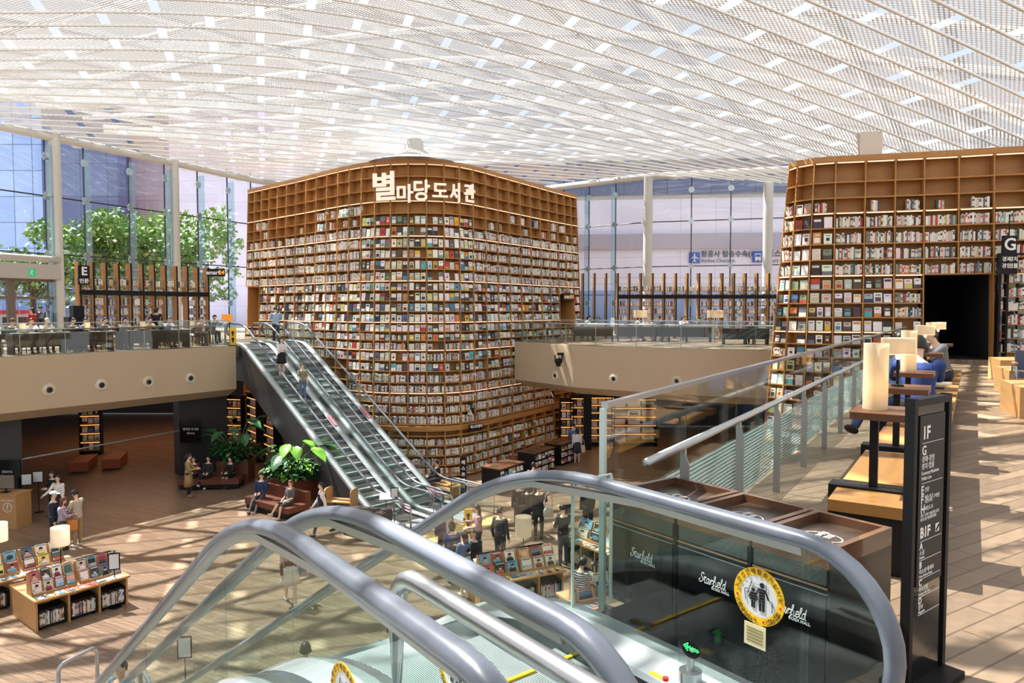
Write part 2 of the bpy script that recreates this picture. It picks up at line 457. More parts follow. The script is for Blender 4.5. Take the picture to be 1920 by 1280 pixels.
for i in range(-2, 9):
    a = i * 6.3; run = []
    for k in range(0, 36):
        b = -20 + k * 1.5; x, y = AB(a, b)
        if inside(x, y, 2.0): run.append(V((x, y, HC(a, b) + 1.3)))
    if len(run) > 1: tb.tube(run, 0.24, n=6)
struct('ceiling_lattice', tb, M_TRUSS)

# ---- glass walls
M_FIN = glass('glass fin', (226, 240, 243), 0.06)
M_CABLE = mat('dark mullion', (30, 32, 40), 0.4)
def column(name, p, r, z0, z1): 
    mb = MB(); mb.lathe([(r, z0), (r, z1)], (p.x, p.y, 0), n=20); return struct(name, mb, M_GREY, smooth=False)
def glazing(num, pts, fins, ztop=9.9, z0=0.0):
    pane = MB(); cb = MB(); fb = MB(); sp = MB()
    for p, q in zip(pts, pts[1:]):
        d = (q - p).normalized(); nrm = V((-d.y, d.x, 0))
        p2, q2 = p + nrm * 0.45, q + nrm * 0.45
        pane.quad(p2 + UP * z0, q2 + UP * z0, q2 + UP * (ztop + 0.7), p2 + UP * (ztop + 0.7))
        for z in (7.1, 4.3):
            cb.tube([p2 - nrm * 0.05 + UP * z, q2 - nrm * 0.05 + UP * z], 0.035, n=6)
        L = (q - p).length
        for f in fins:
            t = f - pts.index(p)
            if not 0 <= t < 1: continue
            c = p2.lerp(q2, t)
            cb.tube([c - nrm * 0.04 + UP * z0, c - nrm * 0.04 + UP * (ztop + 0.5)], 0.04, n=6)
            fb.prism([c - nrm * 0.1 + d * 0.02 + UP * z0, c - nrm * 0.1 - d * 0.02 + UP * z0, c - nrm * 0.62 - d * 0.02 + UP * z0, c - nrm * 0.62 + d * 0.02 + UP * z0], (0, 0, ztop - 0.4 - z0))
            for z in (7.1, 4.3, 9.0, 2.0):
                sp.box(c - nrm * 0.14 + UP * z, (0.34, 0.08, 0.2), (d, nrm, UP)); sp.box(c - nrm * 0.14 + UP * z, (0.2, 0.1, 0.36), (d, nrm, UP))
    w = struct('window_%d' % num, pane, M_PANE)
    part('mullion', cb, M_CABLE, w, world=True); part('glass_fin', fb, M_FIN, w, world=True); part('spider_fitting', sp, M_STEEL, w, world=True)
glazing(1, WL, [0.15, 0.5, 0.97, 1.25, 1.62, 1.95, 2.3, 2.65, 2.95, 3.4], z0=0.0)
glazing(2, WR, [0.35, 0.55, 0.75, 1.37, 1.70, 2.35, 2.7])
for i, p in enumerate(WL[:3]): column('column_left_%d' % (i + 1), p, 0.245, 0.0, HC(*((p.y * CA - p.x * SA), (p.x * CA + p.y * SA))) + 0.1)
for i, p in enumerate(WR[1:3]): column('column_far_%d' % (i + 1), p, 0.28, 0.0, HC(*((p.y * CA - p.x * SA), (p.x * CA + p.y * SA))) + 0.1)
mb = MB(); mb.tube([p + UP * 9.9 for p in WL], 0.2, n=12); mb.tube([p + UP * 9.9 for p in WR], 0.2, n=12); struct('trim_2', mb, M_GREY, smooth=True)

# left entrance lobby under a low canopy
d01 = (WL[1] - WL[0]).normalized(); n01 = V((-d01.y, d01.x, 0))
mb = MB(); a, b = WL[0] - d01 * 4, WL[1] - d01 * 0.05
for off, z0, z1, dd in ((0.0, 3.05, 3.75, 0.5),): mb.prism([a - n01 * 0.3 + UP * z0, b - n01 * 0.3 + UP * z0, b + n01 * dd + UP * z0, a + n01 * dd + UP * z0], (0, 0, z1 - z0))
struct('trim_3', mb, mat('canopy grey', (176, 172, 166), 0.5))
mb = MB(); mb.tube([a - n01 * 0.35 + UP * 4.05, b - n01 * 0.2 + UP * 4.0], 0.16, n=10); struct('trim_4', mb, M_GREY, smooth=True)
M_FRAME = mat('bronze door frame', (120, 108, 98), 0.45, 0.3)
for k in range(3):
    c = WL[1] - d01 * (1.1 + 2.1 * k) + n01 * 0.1
    fb = MB()
    for s in (-1.0, 1.0): fb.box(c + d01 * s * 0.95 + UP * 1.52, (0.14, 0.14, 3.04), (d01, n01, UP))
    for z in (0.06, 2.15, 2.98): fb.box(c + UP * z, (1.9, 0.12, 0.12), (d01, n01, UP))
    dr = struct('door_%d' % (k + 1), fb, M_FRAME)
    pb = MB(); pb.box(c + UP * 1.1, (1.8, 0.02, 2.0), (d01, n01, UP)); pb.box(c + UP * 2.56, (1.8, 0.02, 0.74), (d01, n01, UP)); part('pane', pb, M_PANE, dr, world=True)
    hb = MB(); hb.tube([c - n01 * 0.08 + d01 * 0.5 + UP * 0.8, c - n01 * 0.08 + d01 * 0.5 + UP * 1.5], 0.025); part('door_handle', hb, M_STEEL, dr, world=True)

# space below the upper floor on the left and at the far right: dark rooms with lit shelves
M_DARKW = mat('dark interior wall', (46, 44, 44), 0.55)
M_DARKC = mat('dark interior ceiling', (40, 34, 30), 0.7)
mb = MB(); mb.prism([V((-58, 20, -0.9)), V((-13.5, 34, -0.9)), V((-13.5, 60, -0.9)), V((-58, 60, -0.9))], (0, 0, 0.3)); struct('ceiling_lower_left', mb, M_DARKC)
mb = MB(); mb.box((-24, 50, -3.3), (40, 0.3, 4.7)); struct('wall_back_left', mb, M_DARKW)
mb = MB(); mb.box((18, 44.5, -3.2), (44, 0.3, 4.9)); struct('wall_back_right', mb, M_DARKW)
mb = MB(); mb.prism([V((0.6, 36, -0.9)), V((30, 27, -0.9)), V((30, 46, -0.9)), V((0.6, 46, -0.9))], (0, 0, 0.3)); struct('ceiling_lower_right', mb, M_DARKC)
def area(name, loc, sx, sy, e, col=(1, 0.62, 0.34)):
    d = bpy.data.lights.new(name, 'AREA'); d.shape = 'RECTANGLE'; d.size = sx; d.size_y = sy; d.energy = e; d.color = col
    o = bpy.data.objects.new(name, d); o.location = loc; COL.objects.link(o); return o
area('underslab_fill_left', (-19, 39, -1.0), 10, 8, 260, (1, 0.5, 0.28))  # added warm fill for the dim hall floor, no fixture behind it
area('underslab_fill_right', (8, 37, -1.0), 12, 5, 170)  # same kind of added fill light under the far slab
# dark wall and pillar under the left fascia
def wallbox(name, px, py, qx, qy, h, th, m, z=FL):
    p, q = G(px, py, z), G(qx, qy, z); d = (q - p).normalized(); nrm = V((-d.y, d.x, 0))
    mb = MB(); mb.prism([p, q, q + nrm * th, p + nrm * th], (0, 0, h)); return struct(name, mb, m)
wallbox('wall_left_panel', -200, 1012, 45, 956, 3.6, 0.3, mat('charcoal panel', (66, 68, 70), 0.5))
wallbox('wall_left_pillar', 338, 892, 428, 880, 3.6, 1.0, mat('charcoal pillar', (44, 44, 46), 0.5))
mb = MB(); p, q = G(45, 965), G(338, 892); mb.tube([p + UP * 2.0, q + UP * 2.0], 0.03, n=6); struct('trim_5', mb, M_STEELD)

# ---- outdoors
mb = MB(); mb.box((0, 95, -0.4), (220, 80, 0.3)); struct('ground_outside', mb, M_OUT)
def facade(name, c1, c2, cm, w, h, rough=0.3, ms=0.02, refl=0.5):
    m = bpy.data.materials.new(name); m.use_nodes = True; N, L = m.node_tree.nodes, m.node_tree.links; b = N['Principled BSDF']
    t = N.new('ShaderNodeTexCoord'); sp = N.new('ShaderNodeSeparateXYZ'); cb = N.new('ShaderNodeCombineXYZ'); ad = N.new('ShaderNodeMath')
    L.new(t.outputs['Object'], sp.inputs[0]); L.new(sp.outputs['X'], ad.inputs[0]); L.new(sp.outputs['Y'], ad.inputs[1])
    L.new(ad.outputs[0], cb.inputs['X']); L.new(sp.outputs['Z'], cb.inputs['Y'])
    br = N.new('ShaderNodeTexBrick'); br.offset = 0; br.inputs['Scale'].default_value = 1; br.inputs['Mortar Size'].default_value = ms
    br.inputs['Brick Width'].default_value = w; br.inputs['Row Height'].default_value = h
    for k, c in (('Color1', c1), ('Color2', c2), ('Mortar', cm)): br.inputs[k].default_value = (*lin(c), 1)
    L.new(cb.outputs[0], br.inputs['Vector']); L.new(br.outputs['Color'], b.inputs['Base Color']); b.inputs['Roughness'].default_value = rough; b.inputs['Specular IOR Level'].default_value = refl
    return m
M_FBLUE = facade('blue curtain wall', (150, 178, 228), (176, 200, 240), (96, 112, 150), 2.2, 3.0, 0.08, 0.05, 1.0)
M_FNAVY = facade('navy curtain wall', (84, 96, 132), (96, 110, 150), (60, 68, 96), 3.0, 3.6, 0.08, 0.04, 1.0)
M_FBRN = facade('mauve stone cladding', (150, 134, 144), (158, 142, 150), (122, 108, 118), 2.4, 1.6, 0.5)
M_FPALE = facade('pale lilac cladding', (214, 208, 230), (222, 216, 236), (188, 182, 206), 2.6, 2.2, 0.5)
M_FWHT = facade('white panel cladding', (238, 234, 250), (244, 240, 252), (210, 206, 222), 2.4, 6.0, 0.5)
def building(lbl, px0, px1, Y, m, ztop, dep=10, tilt=0.0):
    a, b = AY(px0, 580, Y), AY(px1, 580, Y + tilt); mb = MB()
    root = thing('office_building', lbl, 'building', ((a.x + b.x) / 2, (a.y + b.y) / 2, -0.25))
    p = [V((a.x, a.y, -0.25)), V((b.x, b.y, -0.25)), V((b.x, b.y + dep, -0.25)), V((a.x, a.y + dep, -0.25))]
    mb.prism(p, (0, 0, ztop)); part('wall', mb, m, root, world=True)
    rb_ = MB(); rb_.prism([q + UP * ztop for q in p], (0, 0, 0.5)); part('roof', rb_, M_GREY, root, world=True)
    return root, a, b
building('blue glass office tower seen through the leftmost panes', -160, 86, 84, M_FBLUE, 26)
building('navy glass office block behind the trees', 88, 226, 80, M_FNAVY, 24)
building('mauve stone office block left of the pale one', 228, 322, 83, M_FBRN, 24)
building('pale lilac office block beside the tall book tower', 324, 520, 76, M_FPALE, 23)
bld, a, b = building('long white terminal building with airline check-in signs', 640, 1560, 60, M_FWHT, 10.6, 12, -4.2)
dv = (b - a).normalized(); nv = V((dv.y, -dv.x, 0))
gb = MB()
for z0, z1 in ((10.7, 13.4),): gb.prism([a + nv * 0.2 + UP * (z0 - 1.6), b + nv * 0.2 + UP * (z0 - 1.6), b - nv * 6 + UP * (z0 - 1.6), a - nv * 6 + UP * (z0 - 1.6)], (0, 0, z1 - z0))
for q in gb.v: q.z += 0.0
part('upper_glass_band', gb, M_FNAVY, bld, world=True)
lb = MB(); lb.box((a + b) / 2 + nv * 0.15 + UP * 5.4, ((b - a).length, 0.3, 1.2), (dv, nv, UP)); part('stone_band', lb, mat('grey lilac band', (186, 178, 192), 0.6), bld, world=True)
wbm = MB(); wbm.box((a + b) / 2 + nv * 0.1 + UP * 0.2, ((b - a).length, 0.3, 2.6), (dv, nv, UP)); part('shopfront', wbm, M_FBLUE, bld, world=True)
M_SIGNB = mat('sign blue', (70, 100, 190), 0.5)
M_SIGNK = mat('sign dark letters', (40, 40, 60), 0.5)
def onbld(px, py):
    r = ray(px, py); t = (a + nv * 0.12).dot(nv) / r.dot(nv) if abs(r.dot(nv)) > 1e-6 else 60
    return V((r.x * t, r.y * t, EYE + r.z * t))
def sign_airline(px, py):
    s = onbld(px, py)
    ib = MB(); ib.box(s, (0.85, 0.06, 0.85), (dv, nv, UP)); return ib, s
ib, s = sign_airline(1302, 483)
root = thing('airline_sign', 'blue plane pictogram and airline check-in lettering on the white terminal', 'sign', s - UP * 0.4)
part('icon_panel', ib, M_SIGNB, root, world=True)
pb = MB()
for q0, q1, w in (((0, -0.3), (0, 0.32), 0.1), ((0, 0.08), (-0.32, -0.1), 0.09), ((0, 0.08), (0.32, -0.1), 0.09), ((0, -0.24), (-0.14, -0.32), 0.07), ((0, -0.24), (0.14, -0.32), 0.07)):
    pb.tube([s + nv * 0.05 + dv * q0[0] + UP * q0[1], s + nv * 0.05 + dv * q1[0] + UP * q1[1]], w / 2, n=6)
part('plane_pictogram', pb, M_WHITE, root, world=True)
e_ = onbld(1314, 477); text('lettering', '항공사 탑승수속(1F)', 0.54, e_, dv, UP, M_SIGNK, root, 0.01, 'LEFT', bold=0.008)
e_ = onbld(1314, 489); text('lettering', 'Airline Check-in', 0.40, e_, dv, UP, M_SIGNK, root, 0.01, 'LEFT')
ib, s = sign_airline(1421, 481)
root = thing('bus_sign', 'blue bus pictogram and bus stop lettering right of the airline sign', 'sign', s - UP * 0.4)
part('icon_panel', ib, M_SIGNB, root, world=True)
pb = MB(); pb.box(s + nv * 0.04, (0.46, 0.06, 0.5), (dv, nv, UP)); pb.box(s + nv * 0.04 + dv * -0.15 - UP * 0.3, (0.1, 0.06, 0.12), (dv, nv, UP)); pb.box(s + nv * 0.04 + dv * 0.15 - UP * 0.3, (0.1, 0.06, 0.12), (dv, nv, UP))
part('bus_pictogram', pb, M_WHITE, root, world=True)
pb = MB(); pb.box(s + nv * 0.08 + UP * 0.08, (0.36, 0.05, 0.18), (dv, nv, UP)); part('bus_window', pb, M_SIGNB, root, world=True)
text('lettering', '버스를', 0.62, onbld(1437, 476), dv, UP, M_SIGNK, root, 0.01, 'LEFT', bold=0.008)
text('lettering', 'port Bus', 0.44, onbld(1440, 489), dv, UP, M_SIGNK, root, 0.01, 'LEFT')

# trees beyond the left glass
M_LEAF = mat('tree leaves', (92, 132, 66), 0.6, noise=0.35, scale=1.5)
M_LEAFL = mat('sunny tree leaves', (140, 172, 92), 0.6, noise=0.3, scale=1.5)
M_BARK = mat('bark', (84, 70, 58), 0.9, noise=0.2, scale=6)
def tree(lbl, px, Y, z0, z1, rx, m, seed, n=2600):
    r = random.Random(seed); c = AY(px, 580, Y); root = thing('leafy_tree', lbl, 'tree', (c.x, c.y, -0.25), group=None)
    tbm = MB(); tbm.tube([(0, 0, 0), (0.1, 0, z0 * 0.6), (0, 0.1, z0 + (z1 - z0) * 0.6)], 0.16, n=7)
    for k in range(5):
        a_ = k * 1.3; tbm.tube([(0, 0.05, z0 * 0.8 + k * 0.25), (math.cos(a_) * rx * 0.6, math.sin(a_) * rx * 0.5, z0 + (z1 - z0) * (0.35 + 0.1 * k))], 0.07, n=5)
    part('trunk', tbm, M_BARK, root)
    cl = [(r.uniform(-1, 1) * rx, r.uniform(-0.7, 0.7) * rx, r.uniform(z0, z1), r.uniform(0.45, 1.0) * rx * 0.42) for _ in range(44)]
    fb = MB()
    for i in range(n):
        q = r.choice(cl); d = V((r.gauss(0, 1), r.gauss(0, 1), r.gauss(0, 0.7))).normalized() * q[3] * (0.65 + 0.45 * r.random())
        p = V(q[:3]) + d; ax = V((r.gauss(0, 1), r.gauss(0, 1), r.gauss(0, 1))).normalized(); s = ax.cross(V((r.gauss(0, 1), r.gauss(0, 1), r.gauss(0, 1)))).normalized(); k = r.uniform(0.13, 0.26)
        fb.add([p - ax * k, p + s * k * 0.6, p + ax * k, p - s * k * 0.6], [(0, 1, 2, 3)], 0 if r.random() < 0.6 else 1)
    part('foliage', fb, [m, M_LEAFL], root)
tree('broad green tree behind the panes left of the first column', 60, 46, 3.0, 5.4, 2.6, M_LEAF, 1, 1800)
tree('large green tree behind the glass right of the first column', 175, 50, 2.6, 8.2, 3.2, M_LEAF, 2, 3600)
tree('full green tree behind the glass between the two columns', 268, 52, 2.6, 8.0, 3.6, M_LEAF, 3, 3600)
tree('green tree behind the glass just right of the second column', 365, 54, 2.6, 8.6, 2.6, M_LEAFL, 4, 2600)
# ================================================================== BOOK TOWERS AND BOOKS
BOOKS = []                      # every book of the scene before it is built
SPINE = [(232, 228, 218), (226, 222, 212), (236, 234, 230), (214, 208, 194), (220, 214, 200), (206, 204, 200), (180, 176, 168), (196, 188, 170), (70, 66, 66), (44, 44, 48), (120, 132, 142), (158, 170, 172), (92, 108, 128), (188, 64, 50), (150, 44, 44), (206, 128, 60), (196, 170, 80), (104, 126, 92), (64, 92, 84), (216, 186, 160), (142, 108, 84), (176, 150, 120), (222, 206, 190), (60, 84, 120)]
SPW = [9, 9, 9, 8, 8, 6, 5, 5, 3, 3, 2, 2, 2, 2, 1, 1, 1, 1, 1, 2, 1, 2, 4, 1]
FACE = [(236, 234, 228), (228, 226, 220), (240, 238, 236), (210, 206, 198), (46, 44, 46), (70, 66, 64), (110, 120, 130), (190, 60, 50), (222, 180, 60), (70, 130, 170), (90, 170, 180), (120, 150, 110), (96, 70, 60), (196, 186, 160), (150, 150, 150), (220, 130, 60), (40, 60, 100), (206, 196, 120), (180, 190, 196)]
FAW = [13, 11, 12, 7, 5, 4, 3, 1.6, 1, 1, .8, 1.3, 2.5, 4, 5, 1, 1, 1, 5]
CNAME = {}
def cname(c):
    r, g, b = c; mx, mn = max(c), min(c)
    if mx - mn < 26: return 'white' if mx > 215 else 'pale grey' if mx > 170 else 'grey' if mx > 95 else 'black'
    if r == mx:
        if g > 0.82 * r: return 'cream' if b > 0.62 * r else 'yellow'
        if g > 0.55 * r: return 'tan' if b > 0.45 * r else 'orange'
        return 'red' if r > 140 else 'brown'
    if g == mx: return 'green'
    return 'blue' if g < 0.85 * b or b < 200 else 'pale blue'
def jit(c, r, k=14): return tuple(max(0, min(255, v + r.uniform(-k, k))) for v in c)

class Book:
    __slots__ = ('p', 'u', 'w', 'n', 'dx', 'dz', 'dy', 'c', 'c2', 'face', 'lab', 'area', 'case', 'low')
def add_book(p, u, n, up, dx, dz, dy, c, face, lab, case, rr, low=False):
    """p: the lower left front corner; u along the shelf, n into the shelf, up the book's height."""
    b = Book(); b.p, b.u, b.n, b.w, b.dx, b.dz, b.dy, b.c, b.face, b.lab, b.case, b.low = p, u, n, up, dx, dz, dy, c, face, lab, case, low
    b.c2 = tuple(rr.choices(FACE, [3] * 6 + [2] * 13)[0]) if face else (jit(rr.choice([(40, 40, 44), (200, 60, 50), (230, 226, 216), (90, 90, 96)]), rr))
    v = (p + up * dz / 2 + u * dx / 2) - V((0, 0, EYE)); d = v.length
    b.area = dx * dz * abs(v.normalized().dot(n)) / d ** 2
    BOOKS.append(b)
def book_geo(mb, b, rr):
    p, u, n, w = b.p, b.u * b.dx, b.n * b.dy, b.w * b.dz
    mb.hexa([p, p + u, p + u + n, p + n, p + w, p + u + w, p + u + n + w, p + n + w], 0, lin(b.c))
    e = -b.n * 0.003
    def patch(x0, x1, z0, z1, c): mb.quad(p + u * x0 + w * z0 + e, p + u * x1 + w * z0 + e, p + u * x1 + w * z1 + e, p + u * x0 + w * z1 + e, 0, lin(c))
    if b.face:
        k = rr.random(); c2 = b.c2
        if k < 0.3: patch(0.15, 0.85, 0.12, 0.55, c2); patch(0.2, 0.8, 0.72, 0.82, c2)
        elif k < 0.5: patch(0.0, 1.0, 0.0, rr.uniform(0.3, 0.6), c2); patch(0.2, 0.7, 0.75, 0.83, (60, 60, 64))
        elif k < 0.7: patch(0.3, 0.7, 0.3, 0.6, c2); patch(0.25, 0.75, 0.78, 0.84, c2)
        elif k < 0.85: patch(0.1, 0.9, 0.68, 0.9, c2)
        else: patch(0.0, 1.0, 0.45, 1.0, c2)
    elif rr.random() < 0.6:
        patch(0.15, 0.85, rr.uniform(0.5, 0.7), rr.uniform(0.75, 0.92), b.c2)
        patch(0.0, 1.0, 0.04, 0.15, b.c2)

ORD = ['top', 'second', 'third', 'fourth', 'fifth', 'sixth', 'seventh', 'eighth', 'ninth', 'tenth', 'eleventh', 'twelfth', 'thirteenth', 'fourteenth', 'fifteenth', 'sixteenth', 'seventeenth', 'eighteenth', 'nineteenth', 'twentieth']
def ordinal(i): return ORD[i] if i < 20 else '%dth' % (i + 1) if (i + 1) % 10 not in (1, 2, 3) else str(i + 1) + {1: 'st', 2: 'nd', 3: 'rd'}[(i + 1) % 10]

def fill_cell(L, R, n, zh, mode, rr, lab, case, inset=0.04):
    """Books for one cubby: L and R are its inner lower front corners, zh its clear height."""
    u = (R - L); w = u.length; u.normalize()
    if mode == 'face':
        k = 3 if w > 0.72 else 2
        for i in range(k):
            if rr.random() < 0.04: continue
            bw = w / k * rr.uniform(0.72, 0.9); bh = zh * rr.uniform(0.66, 0.8)
            p = L + u * (w * (i + 0.5) / k - bw / 2) + n * inset
            up = (UP + n * 0.14).normalized()
            add_book(p, u, n, up, bw, bh, 0.03, jit(rr.choices(FACE, FAW)[0], rr), True, '%s one in ' % (['left', 'middle', 'right'][i] if k == 3 else ['left', 'right'][i]) + lab, case, rr)
    elif mode in ('spine', 'few'):
        x = 0.02 if mode == 'spine' else rr.uniform(0.02, 0.5 * w); end = w * rr.uniform(0.86, 0.98) if mode == 'spine' else min(w - 0.02, x + rr.uniform(0.15, 0.45))
        i = 0; bh0 = rr.uniform(0.6, 0.72); up = UP
        while x < end:
            bw = rr.uniform(0.026, 0.062) * 1.15; bh = zh * max(0.45, min(0.86, bh0 + rr.gauss(0, 0.05)))
            if x + bw > w - 0.01: break
            i += 1
            add_book(L + u * x + n * inset, u, n, up, bw, bh, 0.16, jit(rr.choices(SPINE, SPW)[0], rr, 10), False, '%s from left in ' % ordinal(i).replace('top', 'first') + lab, case, rr)
            x += bw + (0.002 if rr.random() < 0.95 else 0.03)

def make_tower(root, P, ncol, zs, nrm, depth, lit, skip, mode_of, case, short, rr, th=0.035, light_mat=M_LED, hide=lambda k, r: False):
    """P(k, z): front line of upright k at height z; nrm(k): unit normal into the case; zs from the top down."""
    zt, zb = zs[0], zs[-1]
    bk = MB()
    for k in range(ncol):
        for r in range(len(zs) - 1):
            if (k, r) in skip: continue
            a, b = P(k, zs[r]) + nrm(k) * depth, P(k + 1, zs[r]) + nrm(k + 1) * depth
            c, d = P(k + 1, zs[r + 1]) + nrm(k + 1) * depth, P(k, zs[r + 1]) + nrm(k) * depth
            bk.quad(a, b, c, d)
    part('back_panel', bk, M_WOOD, root, world=True)
    for k in range(ncol + 1):
        t = (P(min(k + 1, ncol), zt) - P(max(k - 1, 0), zt)).normalized() * th / 2; mb = MB()
        segs = []; cur = None
        for r in range(len(zs) - 1):
            gap = ((k, r) in skip or k == ncol) and ((k - 1, r) in skip or k == 0) and ((k, r) in skip or (k - 1, r) in skip)
            if gap: cur = None
            elif cur is None: cur = [zs[r], zs[r + 1]]; segs.append(cur)
            else: cur[1] = zs[r + 1]
        for z1, z0 in segs:
            A, B, n = P(k, z0), P(k, z1), nrm(k) * depth
            mb.hexa([A - t, A + t, A + t + n, A - t + n, B - t, B + t, B + t + n, B - t + n])
        if mb.v: part('upright', mb, M_WOOD, root, world=True)
    for r, z in enumerate(zs):
        mb = MB(); lb = MB()
        def flush(mb, lb):
            if not mb.v: return
            sh_ = part('shelf', mb, M_WOODH, root, world=True)
            if lb.v: part('light_strip', lb, light_mat, sh_, world=True, label='warm glowing light strip under the shelf edge')
        for k in range(ncol):
            if ((k, r) in skip and (k, r - 1) in skip) or ((k, r) in skip and r == len(zs) - 1):
                flush(mb, lb); mb = MB(); lb = MB(); continue
            A, B = P(k, z), P(k + 1, z); na, nb = nrm(k) * depth, nrm(k + 1) * depth; h = UP * 0.02
            mb.hexa([A - h, B - h, B + nb - h, A + na - h, A + h, B + h, B + nb + h, A + na + h])
            if (k, r) in skip and lb.v: flush(mb, lb); mb = MB(); lb = MB()
            if r in lit and (k, r) not in skip:
                tt = (B - A).normalized() * 0.05; o = -nrm(k) * 0.004; dn = UP * 0.05
                lb.hexa([A + tt + o - h - dn * 0.45, B - tt + o - h - dn * 0.45, B - tt - o * 3 - h - dn * 0.45, A + tt - o * 3 - h - dn * 0.45, A + tt + o - h * 0.2, B - tt + o - h * 0.2, B - tt - o * 3 - h * 0.2, A + tt - o * 3 - h * 0.2])
        flush(mb, lb)
    # top fascia
    mb = MB()
    for k in range(ncol):
        A, B = P(k, zt), P(k + 1, zt); na, nb = nrm(k) * (depth + 0.1), nrm(k + 1) * (depth + 0.1); o = -nrm(k) * 0.02; ob = -nrm(k + 1) * 0.02
        mb.hexa([A + o + UP * 0.02, B + ob + UP * 0.02, B + nb + UP * 0.02, A + na + UP * 0.02, A + o + UP * 0.2, B + ob + UP * 0.2, B + nb + UP * 0.2, A + na + UP * 0.2])
    part('top_board', mb, M_WOOD, root, world=True)
    for k in range(ncol):
        for r in range(len(zs) - 1):
            if (k, r) in skip or hide(k, r): continue
            md = mode_of(k, r, rr)
            if not md: continue
            zf = zs[r + 1] + 0.022
            A, B = P(k, zf), P(k + 1, zf); uu = (B - A).normalized() * (th / 2 + 0.01)
            fill_cell(A + uu, B - uu, (nrm(k) + nrm(k + 1)).normalized(), zs[r] - zs[r + 1] - 0.04, md, rr, 'bay %d, %s shelf down, %s' % (k + 1, ordinal(r), short), case)

# ---- the tall tower
TX = [464.7, 476.5, 489, 504, 519.5, 537, 554.7, 573.5, 592.7, 612.4, 633, 654.6, 677, 699.6, 730.5, 764.3, 800.5, 834.8, 864.6, 886.8, 910, 932.7, 953.8, 974.9, 994.6, 1012, 1028, 1043.8, 1059, 1072.5, 1081]
TYC = [(464.7, 361.6), (537, 345), (573.5, 337), (612.4, 326.4), (654.6, 316.6), (699.6, 309.5), (730.5, 307), (764.3, 306), (800.5, 306), (834.8, 308), (864.6, 312), (886.8, 316.6), (910, 323.6), (932.7, 331), (953.8, 336), (974.9, 342), (994.6, 347.5), (1012, 352.6), (1043.8, 361.6), (1081, 370.6)]
TYY = np.interp(TX, [p[0] for p in TYC], [p[1] for p in TYC])
ZT = 8.8
TT = [G(x, y, ZT) for x, y in zip(TX, TYY)]
for _ in range(2): TT = [TT[0]] + [(TT[i - 1] + TT[i] * 2 + TT[i + 1]) / 4 for i in range(1, 30)] + [TT[30]]
def TB(p):
    k = p.x + 5.16
    return V((p.x + 0.65 - 0.075 * k, p.y - 5.2 - (0.16 * k if k > 0 else -0.02 * k), FL))
BBm = [TB(p) for p in TT]
def TP(k, z): return BBm[k].lerp(TT[k], (z - FL) / (ZT - FL))
def mknrm(pts):
    out = []
    for k in range(len(pts)):
        d = pts[min(k + 1, len(pts) - 1)] - pts[max(k - 1, 0)]; d.z = 0; d.normalize(); out.append(V((-d.y, d.x, 0)))
    return out
TN = mknrm(TT)
ysC = [306, 330, 354, 375.6, 399, 420, 441.5, 463, 483, 504.5, 525.5, 544, 564, 584, 603.5, 622, 638.6, 656, 677, 696.5, 718, 736.6, 756, 775, 796, 818, 836, 855, 873, 889.5]
c15 = 15
zsC = []
for y in ysC:
    lo, hi = FL - 1, ZT + 1
    for _ in range(50):
        mz = (lo + hi) / 2; p = TP(c15, mz); dp = p.y * math.cos(TH) - (p.z - EYE) * math.sin(TH); up_ = (p.z - EYE) * math.cos(TH) + p.y * math.sin(TH)
        if 640 - F * up_ / dp > y: lo = mz
        else: hi = mz
    zsC.append(lo)
zsC[0] = ZT; zsC.append(FL + 0.08)
tower = thing('tall_bookcase', 'tallest curved wooden bookcase, rising two storeys behind the far escalators', 'bookcase', (TT[15].x - 0.5, TT[15].y + 2, FL))
skipC = {(k, r) for k in (0, 1) for r in range(10, 15)} | {(k, r) for k in (27, 28) for r in range(11, 15)}
def modeC(k, r, rr):
    mid = 12 <= k <= 18
    if r < 3: return None
    if r in (3, 4):
        if mid: return None if r == 3 else ('face' if rr.random() < 0.9 else None)
        if 8 <= k <= 11: return rr.choice(['few', 'few', 'spine', None, 'face'])
        return 'few' if rr.random() < 0.42 else None
    if r == 5: return 'face' if mid else 'spine' if k > 4 else 'few'
    if r < 10: return 'face' if mid else 'spine'
    if r < 15: return 'face' if k >= 6 and rr.random() < 0.94 else ('face' if rr.random() < 0.5 else 'spine')
    if r < 18: return 'face' if (k > 9 and rr.random() < 0.85) else 'spine'
    if r == 18: return 'face' if 10 <= k <= 21 else 'spine'
    if r == 24: return None
    if 19 <= k <= 23 and r >= 24: return 'face' if rr.random() < 0.75 else 'spine'
    return 'spine'
make_tower(tower, TP, 30, zsC, lambda k: TN[k], 0.42, {0, 3, 6, 10, 14, 17, 21}, skipC, modeC, 'tall', 'tall tower', random.Random(11), hide=lambda k, r: (r > 17 and k < 11) or (r > 18 and k > 25))
